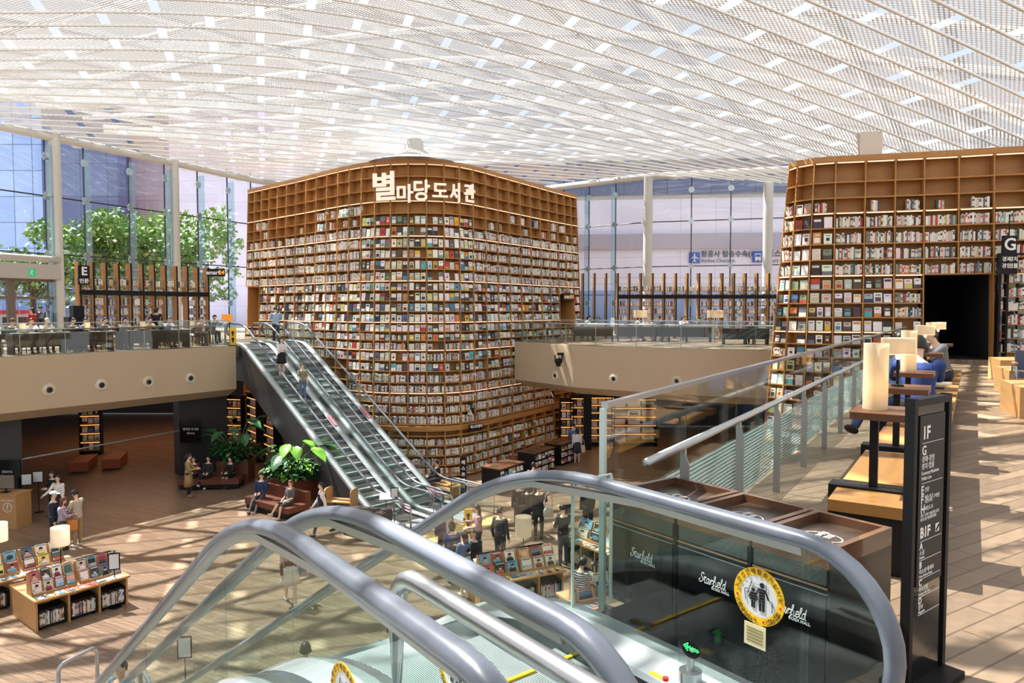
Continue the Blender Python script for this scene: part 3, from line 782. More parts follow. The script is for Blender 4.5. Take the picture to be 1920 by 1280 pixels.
# shelf-label band and wood-lined doorways
mb = MB()
for k in range(12, 30):
    A, B = TP(k, zsC[24] - 0.28), TP(k + 1, zsC[24] - 0.28); o = -TN[k] * 0.02
    mb.hexa([A + o, B + o, B + TN[k] * 0.3, A + TN[k] * 0.3, A + o + UP * 0.22, B + o + UP * 0.22, B + TN[k] * 0.3 + UP * 0.22, A + TN[k] * 0.3 + UP * 0.22])
band = part('label_band', mb, M_WOOD, tower, world=True)
for k in (15, 16, 17):
    mb = MB(); A = (TP(k, zsC[24] - 0.17) + TP(k + 1, zsC[24] - 0.17)) / 2 - TN[k] * 0.035; u = (TP(k + 1, 0) - TP(k, 0)).normalized()
    mb.box(A, (0.5, 0.02, 0.12), (u, TN[k], UP)); part('label_plate', mb, M_BLACK, band, world=True)
for ks, rs in (((0, 2), (10, 15)), ((27, 29), (11, 15))):
    mb = MB()
    z0, z1 = 0.02, zsC[rs[0]]
    A, B = TP(ks[0], z0) + TN[ks[0]] * 0.1, TP(ks[1], z0) + TN[ks[1]] * 0.1; A1, B1 = TP(ks[0], z1) + TN[ks[0]] * 0.1, TP(ks[1], z1) + TN[ks[1]] * 0.1
    n = TN[ks[0]] * 1.6; u = (B - A).normalized() * 0.06
    mb.hexa([A, A + u, A + u + n, A + n, A1, A1 + u, A1 + u + n, A1 + n]); mb.hexa([B - u, B, B + n, B - u + n, B1 - u, B1, B1 + n, B1 - u + n])
    mb.hexa([A1 - UP * .06, B1 - UP * .06, B1 + n - UP * .06, A1 + n - UP * .06, A1, B1, B1 + n, A1 + n])
    dw = part('doorway_lining', mb, M_WOODH, tower, world=True)
    mb = MB(); mb.hexa([A + n, B + n, B + n * 1.02, A + n * 1.02, A1 + n, B1 + n, B1 + n * 1.02, A1 + n * 1.02]); part('doorway_depth', mb, M_DARKW, dw, world=True)
# white cone and post at the roof
mb = MB(); c = TT[15] + TN[15] * 1.6; mb.lathe([(2.4, 0.2), (1.2, 0.55), (0.5, 1.0), (0.45, 1.6)], (c.x, c.y, ZT), n=24, cap=False); part('roof_cone', mb, M_GREY, tower, smooth=True, world=True)
# big lettering on the front, standing off the shelves and glowing softly
M_LETTER = mat('ivory sign letters', (250, 236, 220), 0.5, emit=(255, 232, 208), es=0.35)
M_LETS = mat('letter return', (120, 84, 60), 0.5)
root = thing('library_sign', 'large ivory Hangul lettering across the top of the tallest bookcase', 'sign', TP(15, 6.8) - TN[15] * 0.3)
for ch, px, py, hh in (('별', 721, 349, (40, 53)), ('마', 760, 363, (30, 34)), ('당', 791, 357, (30, 39)), ('도', 825, 357, (29, 26)), ('서', 852, 361, (18, 36)), ('관', 879, 362, (19, 34))):
    k = max(range(30), key=lambda q: -abs(TX[q] + (TX[q + 1] - TX[q]) / 2 - px)); base = (TP(k, 7) + TP(k + 1, 7)) / 2
    r = ray(px, py); n = (TN[k] + TN[k + 1]).normalized(); c = base - n * 0.14
    t = (c - V((0, 0, EYE))).dot(n) / r.dot(n); p = V((0, 0, EYE)) + r * t; u = (TP(k + 1, 7) - TP(k, 7)).normalized()
    sz = p.y / F; ca = abs(u.x * (p.y / V((p.x, p.y, 0)).length) - u.y * p.x / V((p.x, p.y, 0)).length)
    text('letter', ch, 1.0, p, u, UP, M_LETTER, root, 0.05, bold=0.022, fit=(hh[0] * sz / max(0.6, ca), hh[1] * sz))

# ---- the right-hand tower
RXT = [1479, 1495, 1527, 1567.5, 1624, 1680, 1734, 1799, 1865, 1931, 2000, 2070]
RYT = [318, 312.5, 307, 304, 301.5, 298.8, 296, 292.6, 288.5, 285, 281, 277]
RXM = [1451, 1475.6, 1513, 1562, 1618, 1676, 1732, 1797, 1864, 1931, 2001, 2072]
ZR = 6.46
RT = [G(x, y, ZR) for x, y in zip(RXT, RYT)]
def RMid(i):
    p = RT[i]; Y = p.y - 0.5; q = AY(RXM[i], 580, Y); return V((q.x, Y, 0.9))
RM = [RMid(i) for i in range(12)]
def RP(k, z): return RT[k] + (RM[k] - RT[k]) * ((ZR - z) / (ZR - 0.9))
RN = mknrm(RT)
RN[0] = V((0.97, 0.25, 0)).normalized(); RN[1] = V((0.8, 0.6, 0)).normalized(); RN[2] = V((0.35, 0.93, 0)).normalized()
zsR = [ZR, 5.79, 5.27, 4.78, 4.27, 3.74, 3.22, 2.72, 2.25, 1.80, 1.34, 0.88, 0.46, 0.02] + [0.02 - 0.475 * i for i in range(1, 13)]
rt = thing('right_bookcase', 'wide wooden bookcase at right with a black doorway in it', 'bookcase', (RT[4].x, RT[4].y + 0.6, FL))
skipR = {(k, r) for k in (6, 7) for r in range(7, 13)} | {(k, r) for k in range(5, 12) for r in range(13, 30)}
def modeR(k, r, rr):
    if r < 2: return None
    if r == 2: return {0: 'spine', 1: 'face', 2: 'few', 4: 'few', 5: 'few', 6: 'few', 7: 'few'}.get(k)
    if r < 7: return 'face' if 0 < k < 3 else 'spine'
    return 'face' if rr.random() < 0.93 else 'spine'
make_tower(rt, RP, 11, zsR, lambda k: RN[k], 0.40, {0, 3, 7, 11}, skipR, modeR, 'right', 'right bookcase', random.Random(23))
mb = MB(); A, B = RP(6, 0.01) + RN[6] * 0.3, RP(8, 0.01) + RN[6] * 0.3; A1, B1 = RP(6, zsR[7]) + RN[6] * 0.3, RP(8, zsR[7]) + RN[6] * 0.3; n = RN[6] * 5; u = (B - A).normalized() * 0.06
M_VOID = mat('unlit room black', (12, 12, 12), 0.9)  # near-black colour stands for the darkness of the unlit room
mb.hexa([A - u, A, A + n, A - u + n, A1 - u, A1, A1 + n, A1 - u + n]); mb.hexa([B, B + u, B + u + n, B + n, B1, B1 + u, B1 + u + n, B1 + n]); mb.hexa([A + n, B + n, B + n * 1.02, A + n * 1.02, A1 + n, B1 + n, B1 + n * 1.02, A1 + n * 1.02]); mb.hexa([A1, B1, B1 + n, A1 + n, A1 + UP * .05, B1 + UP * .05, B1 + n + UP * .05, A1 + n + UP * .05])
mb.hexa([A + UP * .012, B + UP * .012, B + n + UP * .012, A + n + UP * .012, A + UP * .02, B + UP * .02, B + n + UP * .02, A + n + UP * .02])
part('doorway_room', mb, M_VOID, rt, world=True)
mb = MB(); c = RT[4] + RN[4] * 0.9; mb.box((c.x + 0.25, c.y, ZR + 0.65), (0.75, 0.5, 0.9)); part('roof_duct', mb, M_GREY, rt, world=True)

# ---- low bookshelves along the glass walls
def low_shelf(lbl, p, q, nb, h, rows, first, door, name, short, rr, posts_before=0, sgn=1):
    root = thing(name, lbl, 'bookshelf', ((p.x + q.x) / 2, (p.y + q.y) / 2, 0)); d = (q - p).normalized(); n = V((-d.y, d.x, 0)); L = (q - p).length; w = L / nb
    for i in range(nb + 1):
        mb = MB(); c = p + d * w * i
        mb.box(c + n * 0.17 + UP * h / 2, (0.07, 0.34, h), (d, n, UP)); up = part('upright', mb, M_WOOD, root, world=True)
        mb = MB(); mb.box(c - n * 0.012 + d * 0.05 + UP * h / 2, (0.06, 0.02, h), (d, n, UP)); part('edge_trim', mb, M_BLACK, up, world=True)
    for r in range(rows + 1):
        z = 0.1 + (2.62 - 0.1) * r / rows; mb = MB()
        for i in range(first, nb):
            if i in door and 0 < r < rows - 1:
                if mb.v: part('shelf', mb, M_WOODH, root, world=True); mb = MB()
                continue
            mb.box(p + d * w * (i + 0.5) + n * 0.17 + UP * z, (w, 0.34, 0.025), (d, n, UP))
        if mb.v: part('shelf', mb, M_WOODH, root, world=True)
    mb = MB(); c = p + d * w * (first + (nb - first) / 2); mb.box(c - n * 0.03 + UP * 2.32, (w * (nb - first), 0.04, 0.2), (d, n, UP)); part('label_rail', mb, M_BLACK, root, world=True)
    mb = MB()
    for z in (h - 0.25, h - 0.6): mb.tube([p + n * 0.1 + UP * z, q + n * 0.1 + UP * z], 0.012, n=5)
    part('tie_rod', mb, M_STEELD, root, world=True)
    for i in range(first, nb):
        for r in range(rows + 1):
            if i in door and r < rows - 1: continue
            z = 0.1 + (2.62 - 0.1) * r / rows + 0.015
            zh = (2.52 / rows) - 0.03
            A, B = p + d * (w * i + 0.06) + UP * z, p + d * (w * (i + 1) - 0.06) + UP * z
            fill_cell(A, B, n, zh, 'spine', rr, 'bay %d, shelf %d up, %s' % (i + 1, r + 1, short), name, 0.05)
    return root, d, n, w
pl, ql = AY(150, 580, 29.8), AY(390, 580, 34.4)
pl.z = ql.z = 0
lsh, ld, ln, lw_ = low_shelf('low wooden bookshelf with the E sign, along the left glass wall', pl, ql, 11, 3.6, 6, 0, (7, 8), 'left_bookshelf', 'left wall shelf', random.Random(5))
pr, qr = V((AY(1092, 580, 40).x, 40.0, 0)), V((AY(1462, 580, 40).x, 40.0, 0))
rsh, rd_, rn_, rw_ = low_shelf('low wooden bookshelf between the two tall bookcases, along the far glass wall', pr, qr, 17, 3.62, 6, 3, (8, 9), 'far_bookshelf', 'far wall shelf', random.Random(6))

# ---- lower-level lit shelves in the dark rooms
M_AMB = mat('amber shelf light', (255, 190, 110), 0.5, emit=(255, 170, 90), es=1.6)
def back_shelf(lbl, px, py, w, h, rz, rows, z=FL, rr=random.Random(3), face=True, m=M_WOODH):
    c = G(px, py, z); root = thing('display_shelf', lbl, 'shelf', c, rz); mb = MB()
    mb.box((0, 0.2, h / 2), (w, 0.03, h)); mb.box((-w / 2, 0, h / 2), (0.05, 0.4, h)); mb.box((w / 2, 0, h / 2), (0.05, 0.4, h)); part('carcass', mb, M_BLACK, root)
    u = V((math.cos(rz), math.sin(rz), 0)); n = V((-math.sin(rz), math.cos(rz), 0))
    for r in range(rows):
        zz = 0.25 + (h - 0.4) * r / rows; mb = MB(); mb.box((0, 0, zz), (w - 0.06, 0.38, 0.03)); s = part('shelf', mb, m, root)
        mb = MB(); mb.box((0, -0.17, zz + (h - 0.4) / rows - 0.05), (w - 0.1, 0.03, 0.03)); part('light_strip', mb, M_AMB, s)
        A = c + u * (-w / 2 + 0.06) - n * 0.12 + UP * (zz + 0.016); fill_cell(A, A + u * (w - 0.12), n, (h - 0.4) / rows - 0.06, 'face' if face else 'spine', rr, 'shelf %d up, dim %s' % (r + 1, lbl[:20]), 'dim', 0.06)
back_shelf('dim lit display shelf beyond the rust benches', 172, 852, 0.95, 2.6, 0.25, 5)
back_shelf('amber lit bookshelf left of the escalator flank', 442, 852, 0.9, 3.0, -0.2, 6, rr=random.Random(4))
back_shelf('amber lit bookshelf tucked under the escalator flank', 480, 862, 1.3, 3.2, -0.9, 7, rr=random.Random(8), face=False)
back_shelf('amber lit bookshelf lowest under the escalator flank', 512, 878, 1.3, 3.0, -0.9, 6, rr=random.Random(9), face=False)
back_shelf('lit product shelf beside the right end of the tall bookcase', 1062, 838, 0.7, 2.6, 0.0, 5, rr=random.Random(10))
back_shelf('lit product shelf left of the black post', 1086, 838, 0.95, 2.8, 0.0, 5, rr=random.Random(12))
back_shelf('lit product shelf right of the black post', 1128, 836, 1.3, 2.8, 0.0, 6, rr=random.Random(13))
back_shelf('lit product shelf seen through the sloping glass rail', 1188, 836, 2.4, 2.7, 0.0, 5, rr=random.Random(14))
mb = MB(); p = G(1101, 842); mb.box(p + UP * 1.7, (0.4, 0.4, 3.4)); struct('column_lower', mb, M_BLACK)

def finish_books():
    BOOKS.sort(key=lambda b: -b.area)
    rr = random.Random(99); rest = {}
    seen = set()
    for i, b in enumerate(BOOKS):
        if i < 300 or False:
            mb = MB(); book_geo(mb, b, rr)
            o = solo('book', mb, M_BOOK)
            t = '%s %s' % (cname(b.c), 'face-out book' if b.face else 'book spine')
            tag(o, '%s, %s' % (t, b.lab), 'book', 'face-out books on the shelves' if b.face else 'book spines on the shelves')
        else: rest.setdefault(b.case, MB()); book_geo(rest[b.case], b, rr)
    names = {'tall': ('books', 'rows of smaller books filling the tallest bookcase'), 'right': ('books', 'rows of smaller books filling the right-hand bookcase'),
             'left_bookshelf': ('books', 'rows of books on the low left-hand shelf'), 'far_bookshelf': ('books', 'rows of books on the low shelf along the far glass wall'), 'dim': ('books', 'small goods and books on the dim lit shelves downstairs'), 'crate': ('books', 'magazine spines packed in the black crates under the display tables')}
    for k, mb in rest.items():
        solo('shelved_books', mb, M_BOOK, names[k][1], 'books', kind='stuff')
# ================================================================== ESCALATORS
M_TREAD = stripes('grooved step tread', (60, 70, 72), (184, 194, 194), 32, 'Y', 0.5, 0.2)
M_RISER = mat('step riser', (112, 130, 130), 0.5, 0.2)
M_CLAD = mat('escalator dark cladding', (78, 76, 76), 0.38, 0.25, noise=0.05, scale=1.2)
M_DECK = mat('polished deck steel', (196, 202, 206), 0.24, 0.45)
M_SKIRT = mat('dark skirt', (62, 66, 68), 0.35, 0.5)
TAN = math.tan(rad(30))
class Esc:
    def __init__(s, O, d, l, drop, ramp=1.2):
        s.O, s.d, s.l = O, d, l; s.drop = drop; s.ramp = ramp; s.S = drop / TAN + ramp
    def z(s, x):
        R, S = s.ramp, s.S
        if x <= 0: return 0.0
        if x >= S: return -s.drop
        if x < R: return -TAN * x * x / (2 * R)
        if x > S - R: return -s.drop + TAN * (S - x) ** 2 / (2 * R)
        return -TAN * (x - R / 2)
    def P(s, x, t, h=0.0): return s.O + s.d * x + s.l * t + UP * (s.z(x) + h)
    def xs(s, a, b):
        out = []; x = a
        while x < b - 1e-6:
            out.append(x)
            x += 0.12 if (-0.2 < x < s.ramp or s.S - s.ramp - 0.2 < x < s.S) else 0.75
        return out + [b]

def rail_path(E, t, hr, r, x0, x1):
    """Handrail centre line: from under the top newel, round it, down the slope and round the bottom newel."""
    pts = [E.P(0, t, 0) * 0 + (E.O + E.d * (x0 + 0.5) + E.l * t + UP * (hr - 2 * r))]
    for k in range(0, 17):
        a = -math.pi / 2 - math.pi * k / 16
        pts.append(E.O + E.d * (x0 + r + r * math.cos(a)) + E.l * t + UP * (hr - r + r * math.sin(a)))
    pts += [E.P(x, t, hr) for x in E.xs(x0 + r + 0.2, x1 - r - 0.2)]
    for k in range(0, 17):
        a = math.pi / 2 - math.pi * k / 16
        pts.append(E.O + E.d * (x1 - r + r * math.cos(a)) + E.l * t + UP * (-E.drop + hr - r + r * math.sin(a)))
    pts.append(E.O + E.d * (x1 - 0.5) + E.l * t + UP * (-E.drop + hr - 2 * r))
    return pts
def strip(E, xs, sec, mb, m=0):
    """A section given as (t, h) points swept along the escalator's slope."""
    mb.loft([[E.P(x, t, h) for t, h in sec] for x in xs], m)

def escalator(name, label, E, ta, tb, hr, x0, x1, r, n_steps=(0, 99), clad=(), deck_h=0.15, group=None, rail_w=0.04, clad_depth=1.05, pane=1.7):
    c = E.P(0.5, (ta + tb) / 2)
    root = thing(name, label, 'escalator', (c.x, c.y, E.O.z - E.drop), math.atan2(E.d.y, E.d.x), group)
    for t, sg in ((ta, 1), (tb, -1)):
        mb = MB(); sec = [(rail_w * math.cos(a), 0.022 + 0.028 * math.sin(a)) for a in [math.pi * k / 7 for k in range(8)]] + [(-rail_w * 0.95, 0.0), (rail_w * 0.95, 0.0)]
        path = rail_path(E, t, hr, r, x0, x1); lat = E.l
        rings = []
        for i, p in enumerate(path):
            tg = (path[min(i + 1, len(path) - 1)] - path[max(i - 1, 0)]).normalized(); up = lat.cross(tg)
            rings.append([p + lat * a + (up if E.l.cross(E.d).z > 0 else -up) * b for a, b in sec])
        mb.loft(rings); hd = part('handrail', mb, M_RUBBER, root, smooth=True, world=True)
        gm = MB(); x = x0 + r * 0.9
        while x < x1 - r * 0.9:
            y = min(x + pane, x1 - r * 0.9); xs = E.xs(x + 0.006, y - 0.006)
            strip(E, xs, [(t - 0.005, deck_h - 0.03), (t + 0.005, deck_h - 0.03), (t + 0.005, hr - 0.01), (t - 0.005, hr - 0.01)], gm)
            x = y
        for xe, sg2, ze in ((x0 + r, -1, 0.0), (x1 - r, 1, -E.drop)):
            arc = [E.O + E.d * (xe + sg2 * (r - .012) * math.cos(a)) + E.l * (t - .005) + UP * (ze + hr - r + (r - .012) * math.sin(a)) for a in [math.pi * (k / 14 - .5) for k in range(15)]]
            gm.prism(arc, E.l * .01)
        part('balustrade_glass', gm, M_GLASSG, root, world=True)
        xs = E.xs(x0 + r, x1 - r)
        mb = MB(); strip(E, xs, [(t - sg * 0.012, hr - 0.035), (t + sg * 0.012, hr - 0.035), (t + sg * 0.02, hr), (t - sg * 0.02, hr)], mb); part('rail_profile', mb, M_STEELD, hd, world=True)
        xs = E.xs(x0 + 0.05, x1 - 0.05)
        mb = MB(); strip(E, xs, [(t - sg * 0.13, 0.02), (t - sg * 0.13, deck_h - 0.02), (t, deck_h), (t + sg * 0.13, deck_h - 0.035), (t + sg * 0.14, deck_h - 0.06), (t + sg * 0.12, 0.0)], mb); part('deck', mb, M_DECK, root, world=True)
        mb = MB(); strip(E, xs, [(t + sg * 0.12, -0.35), (t + sg * 0.14, -0.35), (t + sg * 0.14, deck_h - 0.06), (t + sg * 0.12, deck_h - 0.06)], mb); part('skirt_panel', mb, M_SKIRT, root, world=True)
    w0, w1 = ta + 0.145, tb - 0.145
    x = 0.15; k = 0
    while x < E.S - 0.1:
        if n_steps[0] <= k <= n_steps[1]:
            zt = E.z(x + 0.2) ; mb = MB()
            p = [E.O + E.d * a + E.l * b + UP * zt for a, b in ((x, w0), (x, w1), (x + 0.4, w1), (x + 0.4, w0))]
            mb.add([q for q in p] + [q - UP * 0.04 for q in p], [(0, 1, 2, 3), (7, 6, 5, 4), (0, 4, 5, 1), (2, 6, 7, 3), (1, 5, 6, 2), (0, 3, 7, 4)], 0)
            zn = min(0.0, E.z(x + 0.6) - zt)
            q0, q1 = E.O + E.d * (x + 0.4) + E.l * w0 + UP * (zt - 0.005), E.O + E.d * (x + 0.4) + E.l * w1 + UP * (zt - 0.005)
            rr_ = [[a, a + E.d * 0.02 + UP * (zn * 0.5), a + E.d * -0.01 + UP * (zn - 0.03), a - E.d * 0.04 + UP * (zn - 0.03), a - E.d * 0.04 - UP * 0.01] for a in (q0, q1)]
            mb.loft(rr_, 1)
            part('step', mb, [M_TREAD, M_RISER], root, world=True)
        x += 0.4; k += 1
    for a, b, h in ((x0 - 0.9, 0.15, 0.0), (E.S - 0.1, x1 + 0.9, -E.drop)):
        mb = MB(); p = [E.O + E.d * q + E.l * t + UP * (h + 0.004) for q, t in ((a, w0), (b, w0), (b, w1), (a, w1))]; mb.prism([q - UP * 0.02 for q in p], (0, 0, 0.03)); part('landing_plate', mb, M_TREAD, root, world=True)
        mb = MB(); e = (b - 0.12) if a < 0 else a; p = [E.O + E.d * q + E.l * t + UP * (h + 0.012) for q, t in ((e, w0), (e + 0.02, w0), (e + 0.02, w1), (e, w1))]; mb.prism(p, (0, 0, 0.012)); part('comb_edge', mb, M_YEL, root, world=True)
    for t0, t1 in clad:
        mb = MB(); xs = E.xs(-0.05, E.S + 0.6)
        prof = [[E.P(x, t, 0.03) for t in (t0, t1)] for x in xs]
        rings = []
        for x in xs:
            zz = max(E.P(x, 0, -clad_depth).z if x > 0.9 else E.O.z - clad_depth * 1.05, E.O.z - E.drop + 0.01) - E.O.z
            rings.append([E.O + E.d * x + E.l * t0 + UP * (E.z(x) + 0.03), E.O + E.d * x + E.l * t1 + UP * (E.z(x) + 0.03), E.O + E.d * x + E.l * t1 + UP * min(zz, E.z(x))
                          , E.O + E.d * x + E.l * t0 + UP * min(zz, E.z(x))])
        mb.loft(rings); part('truss_cladding', mb, M_CLAD, root, world=True)
    return root

# ---- the far pair, rising away to the left
fd = V((0.715, -0.699, 0)).normalized(); fl = V((0.699, 0.715, 0)).normalized()
EF = Esc(V((-12.05, 31.55, 0)) - fd * 0.6, fd, fl, 5.7)
esc_l = escalator('escalator', 'far escalator on the left, carrying a woman and a boy down', EF, 0.2, 1.42, 0.95, -1.1, EF.S + 1.1, 0.26, clad=((0.06, 0.12), (0.1, 1.6)), rail_w=0.045, clad_depth=1.5)
esc_r = escalator('escalator', 'far escalator on the right, empty, next to the tall bookcase', EF, 1.93, 3.15, 0.95, -1.1, EF.S + 1.1, 0.26, clad=((1.62, 1.8), (1.75, 3.3)), rail_w=0.045, clad_depth=1.5)
M_PINK = mat('pink notice strip', (236, 130, 150), 0.5)
for rt_, t, x in ((esc_l, 1.42, 5.6), (esc_l, 1.42, 10.4), (esc_r, 3.15, 5.4), (esc_r, 3.15, 10.0)):
    mb = MB(); a, b = EF.P(x, t, 0.17), EF.P(x + 0.6, t, 0.17); mb.hexa([a - fl * .1, b - fl * .1, b + fl * .02, a + fl * .02, a - fl * .1 + UP * .01, b - fl * .1 + UP * .01, b + fl * .02 + UP * .01, a + fl * .02 + UP * .01]); part('notice_strip', mb, M_PINK, rt_, world=True)
# guard tubes and glass wings round both ends of the far pair
def tube_loop(lbl, pts, r=0.03, name='guard_rail', cat='rail', panel=None, m=M_STEEL, group=None):
    """A bent steel tube on the floor, with rounded corners."""
    root = thing(name, lbl, cat, pts[0], 0, group); out = [V(pts[0])]
    for a, b, c in zip(pts, pts[1:], pts[2:]):
        a, b, c = V(a), V(b), V(c); k = min(0.14, (b - a).length / 2.1, (c - b).length / 2.1); u, w = (a - b).normalized() * k, (c - b).normalized() * k
        out += [(b + u) * (1 - t) ** 2 + b * 2 * t * (1 - t) + (b + w) * t * t for t in (0, .2, .4, .6, .8, 1)]
    out.append(V(pts[-1])); mb = MB(); mb.tube(out, r, n=10); part('tube', mb, m, root, smooth=True, world=True)
    if panel: mb = MB(); mb.prism([V(p) for p in panel[:4]], panel[4]); part('glass_panel', mb, M_GLASSG, root, world=True)
    return root
S1 = EF.S + 1.2
def FE(x, t, z): return EF.O + fd * x + fl * t + UP * z
tube_loop('steel guard tube left of the far escalators at their foot', [FE(S1 - 0.2, -0.1, FL), FE(S1 - 0.2, -0.1, FL + .95), FE(S1 + .7, -0.1, FL + .95), FE(S1 + .7, -0.1, FL)])
tube_loop('steel guard tube between the feet of the two far escalators', [FE(S1 - 0.3, 1.67, FL), FE(S1 - 0.3, 1.67, FL + .95), FE(S1 + .7, 1.67, FL + .95), FE(S1 + .7, 1.67, FL)], panel=[FE(S1 - .2, 1.665, FL + .15), FE(S1 + .6, 1.665, FL + .15), FE(S1 + .6, 1.665, FL + .85), FE(S1 - .2, 1.665, FL + .85), fl * .01])
tube_loop('steel guard tube right of the far escalators at their foot', [FE(S1 - 1.4, 3.45, FL), FE(S1 - 1.4, 3.45, FL + .95), FE(S1 + .9, 3.45, FL + .95), FE(S1 + .9, 3.45, FL)], panel=[FE(S1 - 1.3, 3.445, FL + .15), FE(S1 + .8, 3.445, FL + .15), FE(S1 + .8, 3.445, FL + .85), FE(S1 - 1.3, 3.445, FL + .85), fl * .01])
tube_loop('steel guard tube at the head of the far escalators, left end', [FE(-1.6, -0.25, 0), FE(-1.6, -0.25, 1.0), FE(-0.2, -0.25, 1.0), FE(-0.2, -0.25, 0)], panel=[FE(-1.5, -0.255, .12), FE(-.3, -0.255, .12), FE(-.3, -0.255, .9), FE(-1.5, -0.255, .9), fl * .01])
tube_loop('steel guard tube at the head of the far escalators, right end', [FE(-1.6, 3.5, 0), FE(-1.6, 3.5, 1.0), FE(0.6, 3.5, 1.0), FE(.6, 3.5, 0)], panel=[FE(-1.5, 3.495, .12), FE(.5, 3.495, .12), FE(.5, 3.495, .9), FE(-1.5, 3.495, .9), fl * .01])
def caution(lbl, p, rz):
    root = thing('caution_board', lbl, 'sign', p, rz); mb = MB(); mb.base((0, 0, 0.03), (0.26, 0.04, 0.75)); part('board', mb, M_YEL, root)
    mb = MB()
    for z in (0.58, 0.3): mb.ell((0, -0.024, z), (0.06, 0.004, 0.07)); mb.box((0, -0.024, z - 0.1), (0.05, 0.006, 0.1))
    part('pictogram', mb, M_BLACK, root); mb = MB(); mb.base((0, 0, 0), (0.36, 0.26, 0.03)); part('foot', mb, M_BLACK, root)
caution('yellow caution board at the head of the far escalators', G(437, 648, 0), 0.2)
caution('yellow caution board at the foot of the far escalators', G(878, 998), 0.15)
mb = MB(); c = FE(S1 + 0.9, 1.67, FL); mb.box(c + UP * 0.006 + fd * 0.5, (0.9, 3.4, 0.012), (fd, fl, UP)); solo('tactile_strip', mb, mat('tactile yellow', (214, 186, 110), 0.7), 'yellow dotted tactile strip at the foot of the far escalators', 'floor strip')

# ---- the near pair, falling away from the photographer
EN_ = Esc(ed * 2.35, ed, nd, 5.7)
def NE(s, t, z): return ed * s + nd * t + UP * z
esc_near = escalator('escalator', 'near escalator on the right, its glass bearing the round yellow notice', EN_, 1.188, 2.288, 0.78, 1.05 - 2.35, EN_.S + 1.0, 0.30, n_steps=(0, 12), clad=((1.06, 1.11), (2.37, 2.42)), rail_w=0.036, pane=2.0)
esc_near2 = escalator('escalator', 'near escalator on the left, mostly below the frame', EN_, -0.221, 0.879, 0.78, 1.05 - 2.35, EN_.S + 1.0, 0.30, n_steps=(0, 6), clad=((-0.35, -0.3), (0.95, 1.0)), rail_w=0.036, pane=2.0)
tube_loop('thick steel guard tube between the two near escalators', [NE(0.2, 1.033, 0), NE(0.2, 1.033, 0.79), NE(1.97, 1.033, 0.79), NE(1.97, 1.033, 0.02)], 0.03)
b0 = G(112, 1345); tube_loop('steel guard tube standing low at the bottom edge, left', [b0, b0 + UP * 0.95, b0 + V((0.25, 0.75, 0.95)), b0 + V((0.25, 0.75, 0))], 0.035)
